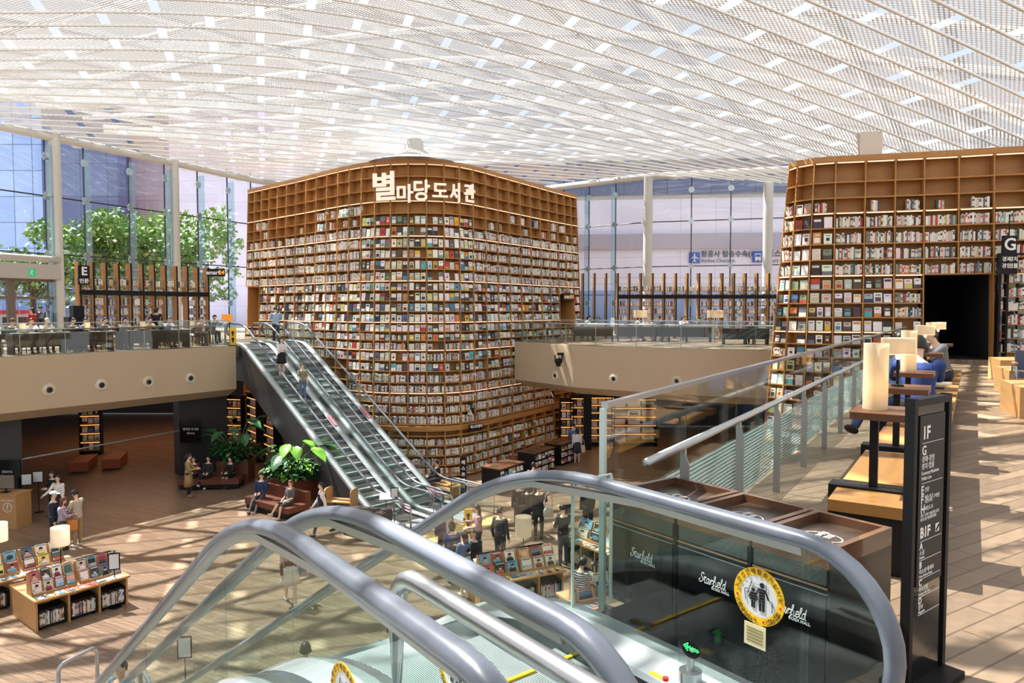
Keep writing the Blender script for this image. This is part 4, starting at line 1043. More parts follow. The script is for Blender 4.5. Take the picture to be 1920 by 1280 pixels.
# round notices on the glass
M_STW = mat('sticker white', (214, 216, 216), 0.5)
M_RED = mat('sticker red', (206, 40, 36), 0.5)
def disc(mb, c, u, w, r0, r1, n=40, th=0.002, m=0):
    nn = u.cross(w); vs = []
    for k in range(n):
        a = 2 * math.pi * k / n; d = u * math.cos(a) + w * math.sin(a)
        vs += [c + d * r0, c + d * r1]
    fs = [(2 * k, 2 * k + 1, 2 * ((k + 1) % n) + 1, 2 * ((k + 1) % n)) for k in range(n)]
    o = len(vs); vs += [v - nn * th for v in vs]
    fs += [(o + f[3], o + f[2], o + f[1], o + f[0]) for f in fs[:n]] + [(2 * k + 1, o + 2 * k + 1, o + 2 * ((k + 1) % n) + 1, 2 * ((k + 1) % n) + 1) for k in range(n)]
    mb.add(vs, fs, m)
def round_notice(parent, c, nrm, R, mir=1):
    """Yellow ring with a child and an adult on an escalator; nrm points at the reader."""
    w = UP; u = w.cross(nrm).normalized()
    mb = MB(); disc(mb, c, u, w, R * 0.72, R); st = part('round_notice', mb, M_YEL, parent, world=True)
    mb = MB(); disc(mb, c - nrm * 0.0005, u, w, 0.001, R * 0.73); part('notice_face', mb, M_STW, st, world=True)
    mb = MB(); o = nrm * 0.002
    def pt(x, y): return c + o + u * x * R + w * y * R
    def fig(x, y, k, skirt):
        disc(mb, pt(x, y + 0.34 * k), u, w, 0.0005, 0.08 * k * R, 14)
        mb.prism([pt(x - .1 * k, y + .22 * k), pt(x + .1 * k, y + .22 * k), pt(x + (.17 if skirt else .09) * k, y - .12 * k), pt(x - (.17 if skirt else .09) * k, y - .12 * k)][::-1], nrm * -0.002)
        for s in (-.055, .055): mb.prism([pt(x + (s - .04) * k, y - .1 * k), pt(x + (s + .04) * k, y - .1 * k), pt(x + (s + .035) * k, y - .45 * k), pt(x + (s - .035) * k, y - .45 * k)][::-1], nrm * -0.002)
        for s in (-1, 1): mb.prism([pt(x + s * .1 * k, y + .2 * k), pt(x + s * .13 * k, y + .22 * k), pt(x + s * .25 * k, y - .05 * k), pt(x + s * .2 * k, y - .05 * k)], nrm * -0.002)
    fig(0.14, 0.04, 1.15, False); fig(-0.2, -0.08, 0.8, True)
    for a, b in (((-.26, .5), (-.42, .02)), ((.3, .5), (.32, .3)), ((-.55, .14), (-.5, -.25)), ((-.55, .14), (-.4, .18)), ((.55, -.05), (.55, -.4)), ((.4, 0.0), (.55, -.05))): mb.tube([pt(*a), pt(*b)], 0.012 * R, n=4)
    for k in range(7): mb.tube([pt(-.3, .42 - .1 * k), pt(.22, .42 - .1 * k)], 0.006 * R, n=4)
    part('pictogram', mb, M_BLACK, st, world=True)
    for a in (190, 270 + 14, 350): 
        mb = MB(); disc(mb, c + nrm * 0.0015 + (u * math.cos(rad(a)) + w * math.sin(rad(a))) * R * 0.86, u, w, 0.0005, R * 0.04, 12); part('red_dot', mb, M_RED, st, world=True)
    for s_, a0, a1 in (('노란선안에탑승하십시오', 168, 8), ('벨트는꼭잡고', 334, 296), ('노약자손잡고', 262, 204)):
        for i, ch in enumerate(s_):
            a = lerp(a0, a1, i / (len(s_) - 1)); d = u * math.cos(rad(a)) + w * math.sin(rad(a)); tg = u * math.sin(rad(a)) - w * math.cos(rad(a))
            if 180 < a % 360 < 360 and False: d, tg = d, -tg
            text('lettering', ch, R * 0.2, c + nrm * 0.002 + d * R * 0.86, tg, d, M_BLACK, st, 0.0004, bold=0.0)
round_notice(esc_near, NE(1.518, 2.288 - 0.008, 0.545), -nd, 0.106)
round_notice(esc_near, NE(1.86, 1.188 - 0.008, 0.47), -nd, 0.106)
round_notice(esc_near2, NE(2.0, 0.879 - 0.008, 0.42), -nd, 0.106)
mb = MB(); c = NE(1.53, 2.279, 0.395); mb.box(c, (0.09, 0.002, 0.085), (ed, nd, UP)); card = part('certificate_card', mb, mat('card paper', (214, 206, 160), 0.6), esc_near, world=True)
mb = MB()
for k in range(5): mb.box(c - nd * 0.002 + UP * (0.025 - 0.012 * k), (0.07, 0.001, 0.003), (ed, nd, UP))
part('printed_line', mb, mat('brown print', (120, 96, 60), 0.6), card, world=True)
# stickers on the steel deck
for px, py in ((1114, 1196), (1131, 1212)):
    p = G(px, py, 0.15); mb = MB(); mb.box(p, (0.085, 0.06, 0.003), (ed, nd, UP)); s_ = part('deck_sticker', mb, M_STW, esc_near, world=True)
    mb = MB(); disc(mb, p + UP * 0.004, ed, nd, 0.001, 0.022, 20); part('yellow_disc', mb, M_YEL, s_, world=True)
    mb = MB(); disc(mb, p + UP * 0.006, ed, nd, 0.001, 0.010, 8); part('pictogram', mb, M_BLACK, s_, world=True)
p = G(1232, 1266, 0.15); mb = MB(); mb.box(p, (0.07, 0.022, 0.003), (ed, nd, UP)); part('deck_sticker', mb, M_YEL, esc_near, world=True)
p = G(1248, 1275, 0.15); mb = MB(); mb.lathe([(0.012, 0), (0.012, 0.012)], p, n=14); part('stop_button', mb, M_RED, esc_near, world=True)
# glass cylinder with a green arrow
p = NE(1.765, 2.205, 0.145); root = thing('direction_indicator', 'small clear cylinder with a green dotted arrow, on the near escalator deck', 'indicator', p)
vs = []; n_ = 24; mb = MB()
for k in range(n_):
    a = 2 * math.pi * k / n_; q = V((0.047 * math.cos(a), 0.047 * math.sin(a), 0)); vs += [q, q + UP * (0.145 + 0.75 * q.dot(V((-0.6, 0.8, 0))))]
mb.add(vs, [(2 * k, 2 * ((k + 1) % n_), 2 * ((k + 1) % n_) + 1, 2 * k + 1) for k in range(n_)]); part('clear_tube', mb, M_GLASSG, root, smooth=True)
mb = MB(); mb.lathe([(0.044, 0), (0.044, 0.045)], (0, 0, 0.001), n=20); part('steel_base', mb, M_STEEL, root); mb = MB(); mb.lathe([(0.014, 0.045), (0.014, 0.13)], (0, 0, 0), n=12); part('stem', mb, M_STEEL, root)
fn = V((0.6, -0.8, 1.2)).normalized(); fu = V((0.8, 0.6, 0)); fw = fn.cross(fu).normalized(); c = V((0, 0, 0.13))
mb = MB(); disc(mb, c + fn * 0.002, fu, fw, 0.001, 0.040, 24, 0.004); fc = part('arrow_face', mb, M_BLACKG, root)
mb = MB()
for (x, y) in [(-3, 3), (-2, 3), (-1, 3), (0, 3), (-3, 2), (-2, 2), (-3, 1), (-1, 1), (-3, 0), (0, 0), (-2, 1), (-1, 2), (1, -1), (2, -2), (0, 1), (1, 0), (2, -1), (3, -2), (-1, 0), (0, -1), (1, -2), (2, -3), (3, -3)]:
    mb.box(c + fn * 0.004 + fu * x * 0.0075 + fw * y * 0.0075, (0.0045, 0.0045, 0.002), (fu, fw, fn))
part('green_arrow', mb, mat('green led', (60, 220, 110), 0.5, emit=(40, 230, 110), es=2.0), fc)

# ---- glass rails on the slab edges
def glass_rail(lbl, pts, inward, h=1.12, pane=1.4, hand=True, stripes_=False, end_post=False, cap=True, hz=0.82, off=0.28, spacing=1.4):
    p0 = V(pts[0]); root = thing('glass_balustrade', lbl, 'balustrade', p0)
    gm = MB(); cp = MB(); path = []
    for a, b in zip(pts, pts[1:]):
        a, b = V(a), V(b); L = (b - a).length; d = (b - a) / L; n = max(1, round(L / pane))
        nn = V((-d.y, d.x, 0)) * inward
        for k in range(n):
            q0, q1 = a + d * (L * k / n + 0.01), a + d * (L * (k + 1) / n - 0.01)
            gm.prism([q0 - UP * 0.1, q1 - UP * 0.1, q1 + UP * h, q0 + UP * h], nn * 0.012)
    part('glass_panel', gm, M_GLASS, root, world=True)
    if cap: cp.sweep([V(p) + UP * h for p in pts], [(-0.02, 0), (0.02, 0), (0.02, 0.03), (-0.02, 0.03)][::-1]); part('top_cap', cp, M_STEEL, root, world=True)
    if hand:
        hp = [];
        for i, p in enumerate(pts):
            d = (V(pts[min(i + 1, len(pts) - 1)]) - V(pts[max(i - 1, 0)])).normalized(); hp.append(V(p) + V((-d.y, d.x, 0)) * inward * off + UP * hz)
        mb = MB(); mb.tube(hp, 0.025, n=8); part('handrail', mb, M_STEEL, root, smooth=True, world=True)
        tot = 0
        for a, b in zip(hp, hp[1:]):
            L = (b - a).length; d = (b - a) / L; n = max(1, round(L / spacing))
            for k in range(n):
                q = a + d * (L * (k + 0.5) / n); nn = V((-d.y, d.x, 0)) * inward
                mb = MB(); f = V((q.x, q.y, V(pts[0]).z))
                mb.prism([f - d * 0.006 + nn * -0.028, f + d * 0.006 + nn * -0.028, f + d * 0.006 + nn * 0.028, f - d * 0.006 + nn * 0.028], (0, 0, hz - 0.12))
                t = f + UP * (hz - 0.12); mb.hexa([t - d * .006 - nn * .028, t + d * .006 - nn * .028, t + d * .006 + nn * .028, t - d * .006 + nn * .028, t - d * .006 - nn * .028 + UP * .1, t + d * .006 - nn * .028 + UP * .1, t + d * .006 - nn * .01 + UP * .1, t - d * .006 - nn * .01 + UP * .1])
                post = part('post', mb, M_STEELD, root, world=True)
                mb = MB(); mb.tube([t + UP * 0.06, q], 0.01, n=6); part('bracket', mb, M_STEEL, post, world=True)
    return root
glass_rail('long glass balustrade along the left upper floor', [L0, L0.lerp(L1, .5), L1 - LD * 0.3], 1, hz=0.9, off=0.25)
glass_rail('curved glass balustrade on the upper floor between the two bookcases', RE, 1, hz=0.95, off=0.2, spacing=1.5)
gr = glass_rail('sloping-away glass balustrade on the near right floor, frosted with stripes', [GL0, GL0 + rd * 20.2], -1, h=1.07, pane=1.25, off=0.24, hz=0.8, spacing=1.2)
M_FROST = mat('frosted stripe', (190, 222, 220), 0.6)
mb = MB()
for k in range(17):
    z = 0.03 + 0.03 * k; st = GL0 + rd * (0.35 + 0.0 * k) + rn * 0.016 + UP * z
    mb.box(st + rd * 9.5, (19.0, 0.002, 0.015), (rd, rn, UP))
part('frosted_stripes', mb, M_FROST, gr, world=True)
mb = MB(); mb.box(GL0 + UP * 0.48 - rd * 0.02, (0.03, 0.03, 1.18), (rd, rn, UP)); part('end_post', mb, mat('pale glass edge', (206, 220, 216), 0.3), gr, world=True)

# narrow upright pane filling the gap between the near escalator and the bins
p0, p1 = NE(2.60, 2.335, 0.1), NE(2.60, 2.60, 0.1)
root = thing('glass_filler', 'narrow upright glass pane between the near escalator and the bins', 'glass pane', (p0 + p1) / 2)
mb = MB(); mb.prism([p0, p1, p1 + UP * .65, p0 + UP * .65], ed * 0.01); part('pane', mb, M_GLASSG, root, world=True)
for q in (p0, p1): mb = MB(); mb.box(q + UP * .325, (0.012, 0.012, .65), (nd, ed, UP)); part('edge', mb, mat('pale glass edge', (206, 220, 216)), root, world=True)
mb = MB(); mb.tube([p0 + UP * .655, p1 + UP * .655], .006, n=6); part('edge', mb, mat('pale glass edge', (206, 220, 216)), root, world=True)
# ================================================================== FURNITURE
M_SHADE = shade_cloth('linen shade', (238, 226, 204))
M_SHADEW = shade_cloth('white shade', (238, 232, 220))
def lamp_shade(name, r, h, pole, lbl, p, m=M_SHADEW, base_r=0.06, oval=1.0, group=None, rz=0.0, watts=None):
    root = thing(name, lbl, 'lamp', p, rz, group)
    ld_ = bpy.data.lights.new('lamp_light', 'POINT'); ld_.energy = watts or (3.4 if r < .12 else 6.5); ld_.color = (1, .8, .52); ld_.shadow_soft_size = .03
    lo = bpy.data.objects.new('lamp_light', ld_); COL.objects.link(lo); lo.parent = root; lo.location = (0, 0, pole + h * .4)
    mb = MB(); mb.lathe([(r, pole), (r, pole + h)], (0, 0, 0), n=24, sx=oval, cap=False); mb.lathe([(r - .006, pole + 0.01), (r - .006, pole + h - 0.01)], (0, 0, 0), n=24, sx=oval, cap=False); part('lamp_shade', mb, m, root, smooth=True)
    mb = MB(); mb.lathe([(0.012, pole + h * 0.40 - .10), (0.02, pole + h * 0.40 - .07), (0.012, pole + h * .4 - .045)], (0, 0, 0), n=10); part('bulb', mb, mat('bulb', (255, 240, 210), 0.5, emit=(255, 220, 160), es=6), root)
    if pole > 0.02: mb = MB(); mb.lathe([(base_r, 0), (base_r, 0.012), (0.012, 0.02), (0.012, pole + h * 0.4)], (0, 0, 0), n=12); part('stand', mb, M_BLACK, root)
    else: mb = MB(); mb.lathe([(r * 0.8, 0), (r * 0.8, 0.012)], (0, 0, 0), n=12, sx=oval); part('stand', mb, M_BLACK, root)
    return root

# ---- the row of benches and lamp tables along the near right rail
B0 = V((1.96, 4.39, 0)); BW = 0.56
def BR(a, w, z): return B0 + rd * a + rn * w + UP * z
def bench(a0, a1, lbl):
    root = thing('wooden_bench', lbl, 'bench', BR((a0 + a1) / 2, BW / 2, 0), math.atan2(rd.y, rd.x), 'benches along the near right rail'); L = a1 - a0
    mb = MB(); mb.box((0, 0, 0.39), (L, BW, 0.07)); part('seat', mb, mat('bench oak', (158, 116, 66), 0.3, noise=0.15, scale=3, stretch=(1, 8, 1)), root)
    mb = MB(); mb.box((0, 0, 0.18), (L - 0.06, BW - 0.1, 0.35)); part('plinth', mb, M_BLACK, root)
bays = [(0.0, 0.42), (0.62, 1.86), (2.06, 3.3), (3.5, 5.0), (5.2, 6.5), (6.9, 8.3), (8.6, 9.9), (10.2, 11.5)]
bl = ['nearest short wooden bench, beside the black directory stand', 'second wooden bench from the black directory stand', 'third wooden bench from the directory stand, with two blue shirts beyond', 'wooden bench where the two people in blue sit', 'wooden bench just past the two people in blue', 'wooden bench just before the person in grey', 'wooden bench where the person in grey sits', 'farthest wooden bench before the black doorway']
for (a0, a1), l in zip(bays, bl): bench(a0, a1, l)
lamps = [(1642, 4.65, 0), (1683, 6.04, 1), (1703, 7.5, 0), (1733, 10.7, 1), (1743, 12.1, 0), (1757, 13.6, 1)]
ll = ['tall lit cylinder lamp nearest the directory stand', 'wide oval lamp on a pole, second from the directory stand', 'tall lit cylinder lamp behind the wide oval one', 'wide oval lamp on a pole near the person in grey', 'tall lit cylinder lamp beside the person in grey', 'farthest wide oval lamp before the black doorway']
tl = ['dark wood lamp table nearest the directory stand', 'dark wood lamp table under the second, oval lamp', 'dark wood lamp table under the third, tall lamp', 'dark wood lamp table under the fourth, oval lamp', 'dark wood lamp table beside the person in grey', 'dark wood lamp table farthest along the benches']
for (px, Y, wide), l, tt in zip(lamps, ll, tl):
    c = AY(px, 700, Y); c.z = 0
    root = thing('lamp_table', tt, 'table', c, math.atan2(rd.y, rd.x) - math.pi / 2, 'lamp tables along the benches')
    mb = MB(); mb.base((0.06, 0.0, 0.905), (0.36, 0.46, 0.045)); part('tabletop', mb, M_WALNUT, root)
    mb = MB(); mb.base((0, 0, 0.44), (0.05, 0.05, 0.465)); part('post', mb, M_BLACK, root)
    mb = MB(); mb.base((0.0, 0, 0.0), (0.52, 0.17, 0.44)); part('base', mb, M_BLACK, root)
    top = V((c.x, c.y, 0.951))
    if wide: lamp_shade('oval_table_lamp', 0.075, 0.14, 0.27, l, top, M_SHADE, 0.05, 1.9, 'lamps along the benches')
    else: lamp_shade('cylinder_table_lamp', 0.075, 0.43, 0.0, l, top, shade_cloth('glowing linen shade', (240, 228, 204)), 0.05, 1.0, 'lamps along the benches')

# ---- black directory stand
c0 = NE(1.341, 3.05, 0); u = nd; n = -ed; w_ = 0.35; h_ = 1.236
root = thing('directory_stand', 'tall black directory stand listing floors 1F and B1F', 'sign', NE(1.341, 3.225, 0), math.atan2(nd.y, nd.x))
mb = MB()
for x in (0.014, w_ - 0.014): mb.box(c0 + u * x + UP * h_ / 2, (0.028, 0.04, h_), (u, n, UP))
mb.box(c0 + u * w_ / 2 + UP * (h_ - 0.02), (w_ - 0.05, 0.04, 0.03), (u, n, UP)); mb.box(c0 + u * w_ / 2 + UP * 0.015, (w_ + 0.0, 0.2, 0.03), (u, n, UP)); part('frame', mb, M_BLACK, root, world=True)
mb = MB(); mb.box(c0 + u * w_ / 2 + UP * (h_ / 2), (w_ - 0.05, 0.02, h_ - 0.06), (u, n, UP)); part('dark_glass', mb, M_BLACKG, root, world=True)
mb = MB(); mb.box(c0 + u * (w_ / 2 + 0.0) + n * 0.014 + UP * 0.80, (0.235, 0.006, 0.72), (u, n, UP)); pl_ = part('panel', mb, mat('matt black panel', (30, 30, 32), 0.55), root, world=True)
def dl(s, size, x, z, bold=0.0): text('lettering', s, size, c0 + u * (0.065 + x) + n * 0.018 + UP * z, u, UP, M_WHITE, pl_, 0.0005, 'LEFT', bold=bold)
def rule(z): mb = MB(); mb.box(c0 + u * 0.175 + n * 0.019 + UP * z, (0.2, 0.001, 0.002), (u, n, UP)); part('rule', mb, M_WHITE, pl_, world=True)
dl('1F', 0.075, 0.01, 1.085, 0.002); rule(1.045); dl('G', 0.055, 0.01, 1.012, 0.001); dl('경제·경영', 0.03, 0.01, 0.975); dl('정치·법률', 0.03, 0.01, 0.945); dl('Economy·Business', 0.022, 0.01, 0.918); dl('Public·Law', 0.022, 0.01, 0.896); rule(0.876)
dl('E', 0.052, 0.01, 0.845, 0.001); dl('F', 0.052, 0.01, 0.805, 0.001); dl('H', 0.052, 0.01, 0.765, 0.001); dl('인문', 0.022, 0.045, 0.845); dl('예술·종교', 0.02, 0.045, 0.812); dl('자연과학', 0.02, 0.045, 0.795); dl('아동도서', 0.022, 0.045, 0.765); dl('구역명', 0.022, 0.125, 0.805); dl('가든 구역은 아동전용 공간', 0.016, 0.01, 0.738); dl('바코드를 이용해주세요', 0.016, 0.01, 0.722)
dl('B1F', 0.062, 0.01, 0.665, 0.002); rule(0.632)
for z, a, b, e in ((0.605, 'A', '소설', 'Fiction'), (0.535, 'B', '비소설·에세이', 'Non-Fiction·Essay'), (0.465, 'C', '취미생활', 'Hobby·Life Style')): pass
zz = 0.61
for a, b, e in (('A', '소설', 'Fiction'), ('B', '비소설·에세이', 'Non-Fiction·Essay'), ('C', '취미생활', 'Hobby·Life Style'), ('D', '잡지', 'Magazine')):
    dl(a, 0.04, 0.01, zz, 0.001); dl(b, 0.024, 0.01, zz - 0.029); dl(e, 0.017, 0.01, zz - 0.048); zz -= 0.058; rule(zz - 0.001 + 0.0); zz -= 0.022
    if zz < 0.45: zz += 0.004
mb = MB(); mb.box(c0 + u * 0.235 + n * 0.019 + UP * 0.667, (0.035, 0.001, 0.035), (u, n, UP)); ic = part('escalator_icon', mb, M_WHITE, pl_, world=True)
mb = MB(); mb.tube([c0 + u * 0.222 + n * 0.021 + UP * 0.655, c0 + u * 0.235 + n * 0.021 + UP * 0.667, c0 + u * 0.247 + n * 0.021 + UP * 0.678], 0.003, n=5); part('icon_arrow', mb, M_BLACK, ic, world=True)

# ---- three bins with tray tops beside the near escalator
M_BIN = mat('bin walnut rim', (104, 72, 52), 0.22, noise=0.2, scale=5, coat=0.5)
M_BINF = mat('bin black front', (20, 20, 22), 0.3)
M_PERFD = mat('punched dark metal', (96, 98, 96), 0.3, 0.8)
M_COPPER = mat('copper edge', (196, 150, 124), 0.3, 0.9)
STAR = {'S': [[(.62, .86), (.5, 1.0), (.3, .95), (.22, .75), (.4, .55), (.55, .38), (.45, .12), (.2, .02), (.02, .18), (.08, .36)]],
        't': [[(.05, .3), (.2, .6), (.2, .2), (.3, .02), (.45, .12)], [(.05, .62), (.4, .62)]], 'a': [[(.45, .5), (.25, .55), (.06, .35), (.15, .04), (.35, .15), (.46, .5), (.44, .1), (.55, .04), (.65, .16)]],
        'r': [[(0, .15), (.1, .45), (.16, .55), (.16, .05)], [(.16, .35), (.3, .52), (.42, .5)]], 'f': [[(.0, .15), (.25, .6), (.3, .95), (.2, .98), (.16, .6), (.14, -.25), (.05, -.32), (.02, -.1), (.3, .12)], [(.02, .5), (.34, .5)]],
        'i': [[(.1, .5), (.1, .12), (.2, .02), (.34, .16)]], 'e': [[(.02, .25), (.35, .36), (.3, .55), (.12, .5), (.06, .22), (.2, .02), (.42, .14)]], 'l': [[(.05, .2), (.28, .75), (.22, .98), (.12, .8), (.12, .15), (.24, .02), (.38, .15)]],
        'd': [[(.42, .5), (.22, .55), (.06, .32), (.16, .03), (.36, .16), (.46, 1.0), (.44, .12), (.6, .02)]]}
ADV = {'S': .62, 't': .4, 'a': .6, 'r': .42, 'f': .34, 'i': .3, 'e': .4, 'l': .34, 'd': .6}
def spline(p, k=5):
    o = []; P = [p[0]] + list(p) + [p[-1]]
    for i in range(1, len(P) - 2):
        for j in range(k):
            t = j / k; o.append(tuple(0.5 * (2 * P[i][q] + (P[i + 1][q] - P[i - 1][q]) * t + (2 * P[i - 1][q] - 5 * P[i][q] + 4 * P[i + 1][q] - P[i + 2][q]) * t * t + (3 * P[i][q] - P[i - 1][q] - 3 * P[i + 1][q] + P[i + 2][q]) * t ** 3) for q in (0, 1)))
    return o + [p[-1]]
def logo(parent, c, ux, width, nrm):
    """The script wordmark with its small line below."""
    word = 'Starfield'; tot = sum(ADV[ch] for ch in word); k = width / tot; x = 0; mb = MB()
    for ch in word:
        for st in STAR[ch]:
            pts = [c + ux * ((x + a + 0.18 * b) * k - width / 2) + UP * (b - .4) * k * 1.25 + nrm * 0.002 for a, b in spline(st)]
            mb.tube(pts, 0.048 * k * 1.25, n=5, up=nrm)
        x += ADV[ch]
    lg = part('script_logo', mb, M_WHITE, parent, world=True)
    text('lettering', 'COEX MALL', width * 0.12, c + ux * width * 0.3 - UP * width * 0.2 + nrm * 0.002, ux, UP, M_WHITE, lg, 0.0004, bold=0.0006)
M_SMEAR = mat('tray floor', (70, 56, 46), 0.25, noise=0.3, scale=6)
for i, (sa, sb, lbl) in enumerate(((1.53, 1.895, 'dark recycling bin with tray top, nearest the directory stand'), (1.91, 2.325, 'dark recycling bin with tray top, middle of three'), (2.345, 2.80, 'dark recycling bin with tray top, beside the glass rail end'))):
    na, nb_ = 2.79, 3.33; zc = 0.605
    root = thing('recycling_bin', lbl, 'bin', NE((sa + sb) / 2, (na + nb_) / 2, 0), math.atan2(nd.y, nd.x), 'recycling bins by the near escalator')
    def bx(mb, s0, s1, n0, n1, z0, z1): mb.hexa([NE(s0, n0, z0), NE(s0, n1, z0), NE(s1, n1, z0), NE(s1, n0, z0), NE(s0, n0, z1), NE(s0, n1, z1), NE(s1, n1, z1), NE(s1, n0, z1)])
    mb = MB(); bx(mb, sa, sb, na + .012, nb_, 0.01, zc - 0.08); part('body', mb, M_BINF, root, world=True)
    mb = MB()
    for q in ((sa, sa + .03, na, nb_), (sb - .03, sb, na, nb_), (sa + .03, sb - .03, na, na + .03), (sa + .03, sb - .03, nb_ - .03, nb_)): bx(mb, *q, zc - 0.08, zc)
    rim = part('tray_rim', mb, M_BIN, root, world=True)
    mb = MB(); bx(mb, sa + .03, sb - .03, na + .03, nb_ - .03, zc - 0.08, zc - 0.04); tray = part('tray', mb, M_SMEAR, root, world=True)
    mb = MB(); cc = NE((sa + sb) / 2, (na + nb_) / 2, zc - 0.038); disc(mb, cc, ed * 1.15, nd * .8, 0.075, 0.081, 30, 0.0005); part('oval_mark', mb, M_WHITE, tray, world=True)
    for q, s_ in enumerate(('테이크아웃', '컵 전용')): text('lettering', s_, 0.034, cc + nd * (0.02 - 0.042 * q) + UP * .001, -ed, -nd, M_WHITE, tray, 0.0004, bold=0.0006) if False else text('lettering', s_, 0.034, cc - nd * (0.02 - 0.042 * q) * -1 + UP * .001, -ed, nd, M_WHITE, tray, 0.0004, bold=0.0006) if False else text('lettering', s_, 0.034, cc + ed * (0.02 - 0.042 * q) + UP * .001, nd, ed, M_WHITE, tray, 0.0004, bold=0.0006)
    mb = MB(); bx(mb, sa + .01, sb - .01, na, na + .012, 0.455, 0.525); band_ = part('punched_band', mb, M_PERFD, root, world=True)
    mb = MB()
    for a in range(9):
        for b_ in range(3): mb.box(NE(sa + .04 + (sb - sa - .08) * (a + .5 * (b_ % 2)) / 9, na - .0005, 0.47 + .018 * b_), (0.004, 0.001, 0.004), (ed, nd, UP))
    part('punched_holes', mb, M_BLACK, band_, world=True)
    mb = MB(); bx(mb, sa + .005, sb - .005, na - .004, na + .012, 0.440, 0.447); part('copper_edge', mb, M_COPPER, root, world=True)
    mb = MB(); bx(mb, sa + .012, sb - .012, na + .0, na + .012, 0.02, 0.415); pn = part('gloss_panel', mb, M_BLACKG, root, world=True)
    mb = MB(); bx(mb, sa + .005, sb - .005, na - .003, na + .012, 0.417, 0.421); part('steel_edge', mb, M_STEEL, pn, world=True)
    logo(pn, NE((sa + sb) / 2 - 0.01, na - 0.001, 0.30), -ed, 0.155, -nd)

# ---- plywood boxes and a chair at the right edge
for (px, py, qx, qy, zt), lbl in zip(((1883, 785, 1940, 800, .44), (1869, 741, 1930, 752, .44), (1856, 716, 1920, 722, .46)), ('plywood box bench nearest the camera at the right edge', 'plywood box bench in the middle at the right edge', 'plywood box bench farthest back at the right edge')):
    a = G(px, py, 0) + V((.22, 0, 0)); root = thing('plywood_box', lbl, 'bench', a + V((0.9, 0.6, 0)), 0, 'plywood box benches'); mb = MB()
    mb.prism([a, a + V((1.8, -0.12, 0)), a + V((2.3, 1.0, 0)), a + V((0.5, 1.15, 0))], (0, 0, zt)); part('box', mb, M_OAK, root, world=True)
    mb = MB(); mb.prism([a + UP * (zt + .001), a + V((1.8, -0.12, zt + .001)), a + V((2.3, 1.0, zt + .001)), a + V((0.5, 1.15, zt + .001))], (0, 0, 0.02)); part('top', mb, M_OAK, root, world=True)
def chair_chrome(lbl, p, rz):
    root = thing('armchair', lbl, 'chair', p, rz); mb = MB(); mb.base((0, 0, 0.4), (0.5, 0.5, 0.08)); part('seat', mb, mat('blue grey vinyl', (70, 84, 108), 0.35), root)
    mb = MB(); mb.base((0, 0.26, 0.5), (0.5, 0.06, 0.36)); part('backrest', mb, mat('blue grey vinyl', (70, 84, 108)), root)
    for s in (-.28, .28):
        mb = MB(); mb.tube([(s, -.24, 0), (s, -.24, .56), (s, -.18, .62), (s, .2, .62), (s, .26, .56), (s, .26, 0)], 0.018, n=8); part('leg', mb, M_STEEL, root, smooth=True)
        mb = MB(); mb.base((s, 0, .635), (0.06, 0.4, 0.025)); part('armrest', mb, M_OAK, root)
a = G(1905, 742, 0); chair_chrome('chrome armchair with blue grey seat at the right edge', AY(1918, 700, 11.6) * V((1, 1, 0)) + V((0, 0, 0.462)) if False else V((AY(1938, 700, 12.6).x, 12.6, 0.0)), -0.5)

# ---- black framed shelf and hanging G sign right of the doorway
cg = RP(8, 1.5) - RN[8] * 0.35
root = thing('framed_shelf', 'black framed bookshelf at the right edge, below the G sign', 'bookshelf', V((cg.x + 0.4, cg.y, 0)))
mb = MB(); uu = (RP(9, 1) - RP(8, 1)); uu.z = 0; uu.normalize()
for x in (0.0, 0.2, 0.95): mb.box(V((cg.x, cg.y, 1.65)) + uu * x, (0.06, 0.3, 3.3), (uu, RN[8], UP))
for z in (3.27, 0.03): mb.box(V((cg.x, cg.y, z)) + uu * 0.47, (0.95, 0.3, 0.05), (uu, RN[8], UP))
part('frame', mb, M_BLACK, root, world=True)
for k in range(7): mb = MB(); mb.box(V((cg.x, cg.y, 0.3 + 0.42 * k)) + uu * 0.47, (0.9, 0.28, 0.02), (uu, RN[8], UP)); part('shelf', mb, M_WOODH, root, world=True)
rr = random.Random(41)
for k in range(7):
    A = V((cg.x, cg.y, 0.311 + 0.42 * k)) - RN[8] * 0.12
    fill_cell(A + uu * .04, A + uu * .17, RN[8], 0.38, 'spine', rr, 'shelf %d up, narrow part of the black framed shelf' % (k + 1), 'right'); fill_cell(A + uu * .24, A + uu * .92, RN[8], 0.38, 'spine', rr, 'shelf %d up, black framed shelf at right edge' % (k + 1), 'right')
Yg = cg.y - 0.4
gp = AY(1891, 459, Yg); root = thing('aisle_sign', 'black hanging G sign beside the black doorway', 'sign', gp - UP * 1.0)
mb = MB(); mb.box(gp + V((0.02, 0, 0)), (26 * Yg / F, 0.08, 34 * Yg / F)); part('letter_panel', mb, M_BLACK, root, world=True); text('lettering', 'G', 0.5, gp + V((0.02, -0.045, 0)), (1, 0, 0), UP, M_WHITE, root, 0.004, bold=0.01)
g2 = AY(1889, 495, Yg); mb = MB(); mb.box(g2, (34 * Yg / F, 0.08, 38 * Yg / F)); part('name_panel', mb, M_BLACK, root, world=True)
for i, s in enumerate(('경제', '경영', '정치', '법률')): text('lettering', s, 0.15, g2 + V((-0.06 + 0.2 * (i // 2), -0.045, 0.14 - 0.2 * (i % 2))), (1, 0, 0), UP, M_WHITE, root, 0.003, bold=0.003)
mb = MB(); mb.tube([gp + V((0.02, 0.02, 0.25)), gp + V((0.02, 0.02, 0.9)), V((cg.x + 0.3, cg.y, gp.z + 0.9)) + UP * 0], 0.02, n=6); part('hanger', mb, M_BLACK, root, world=True)

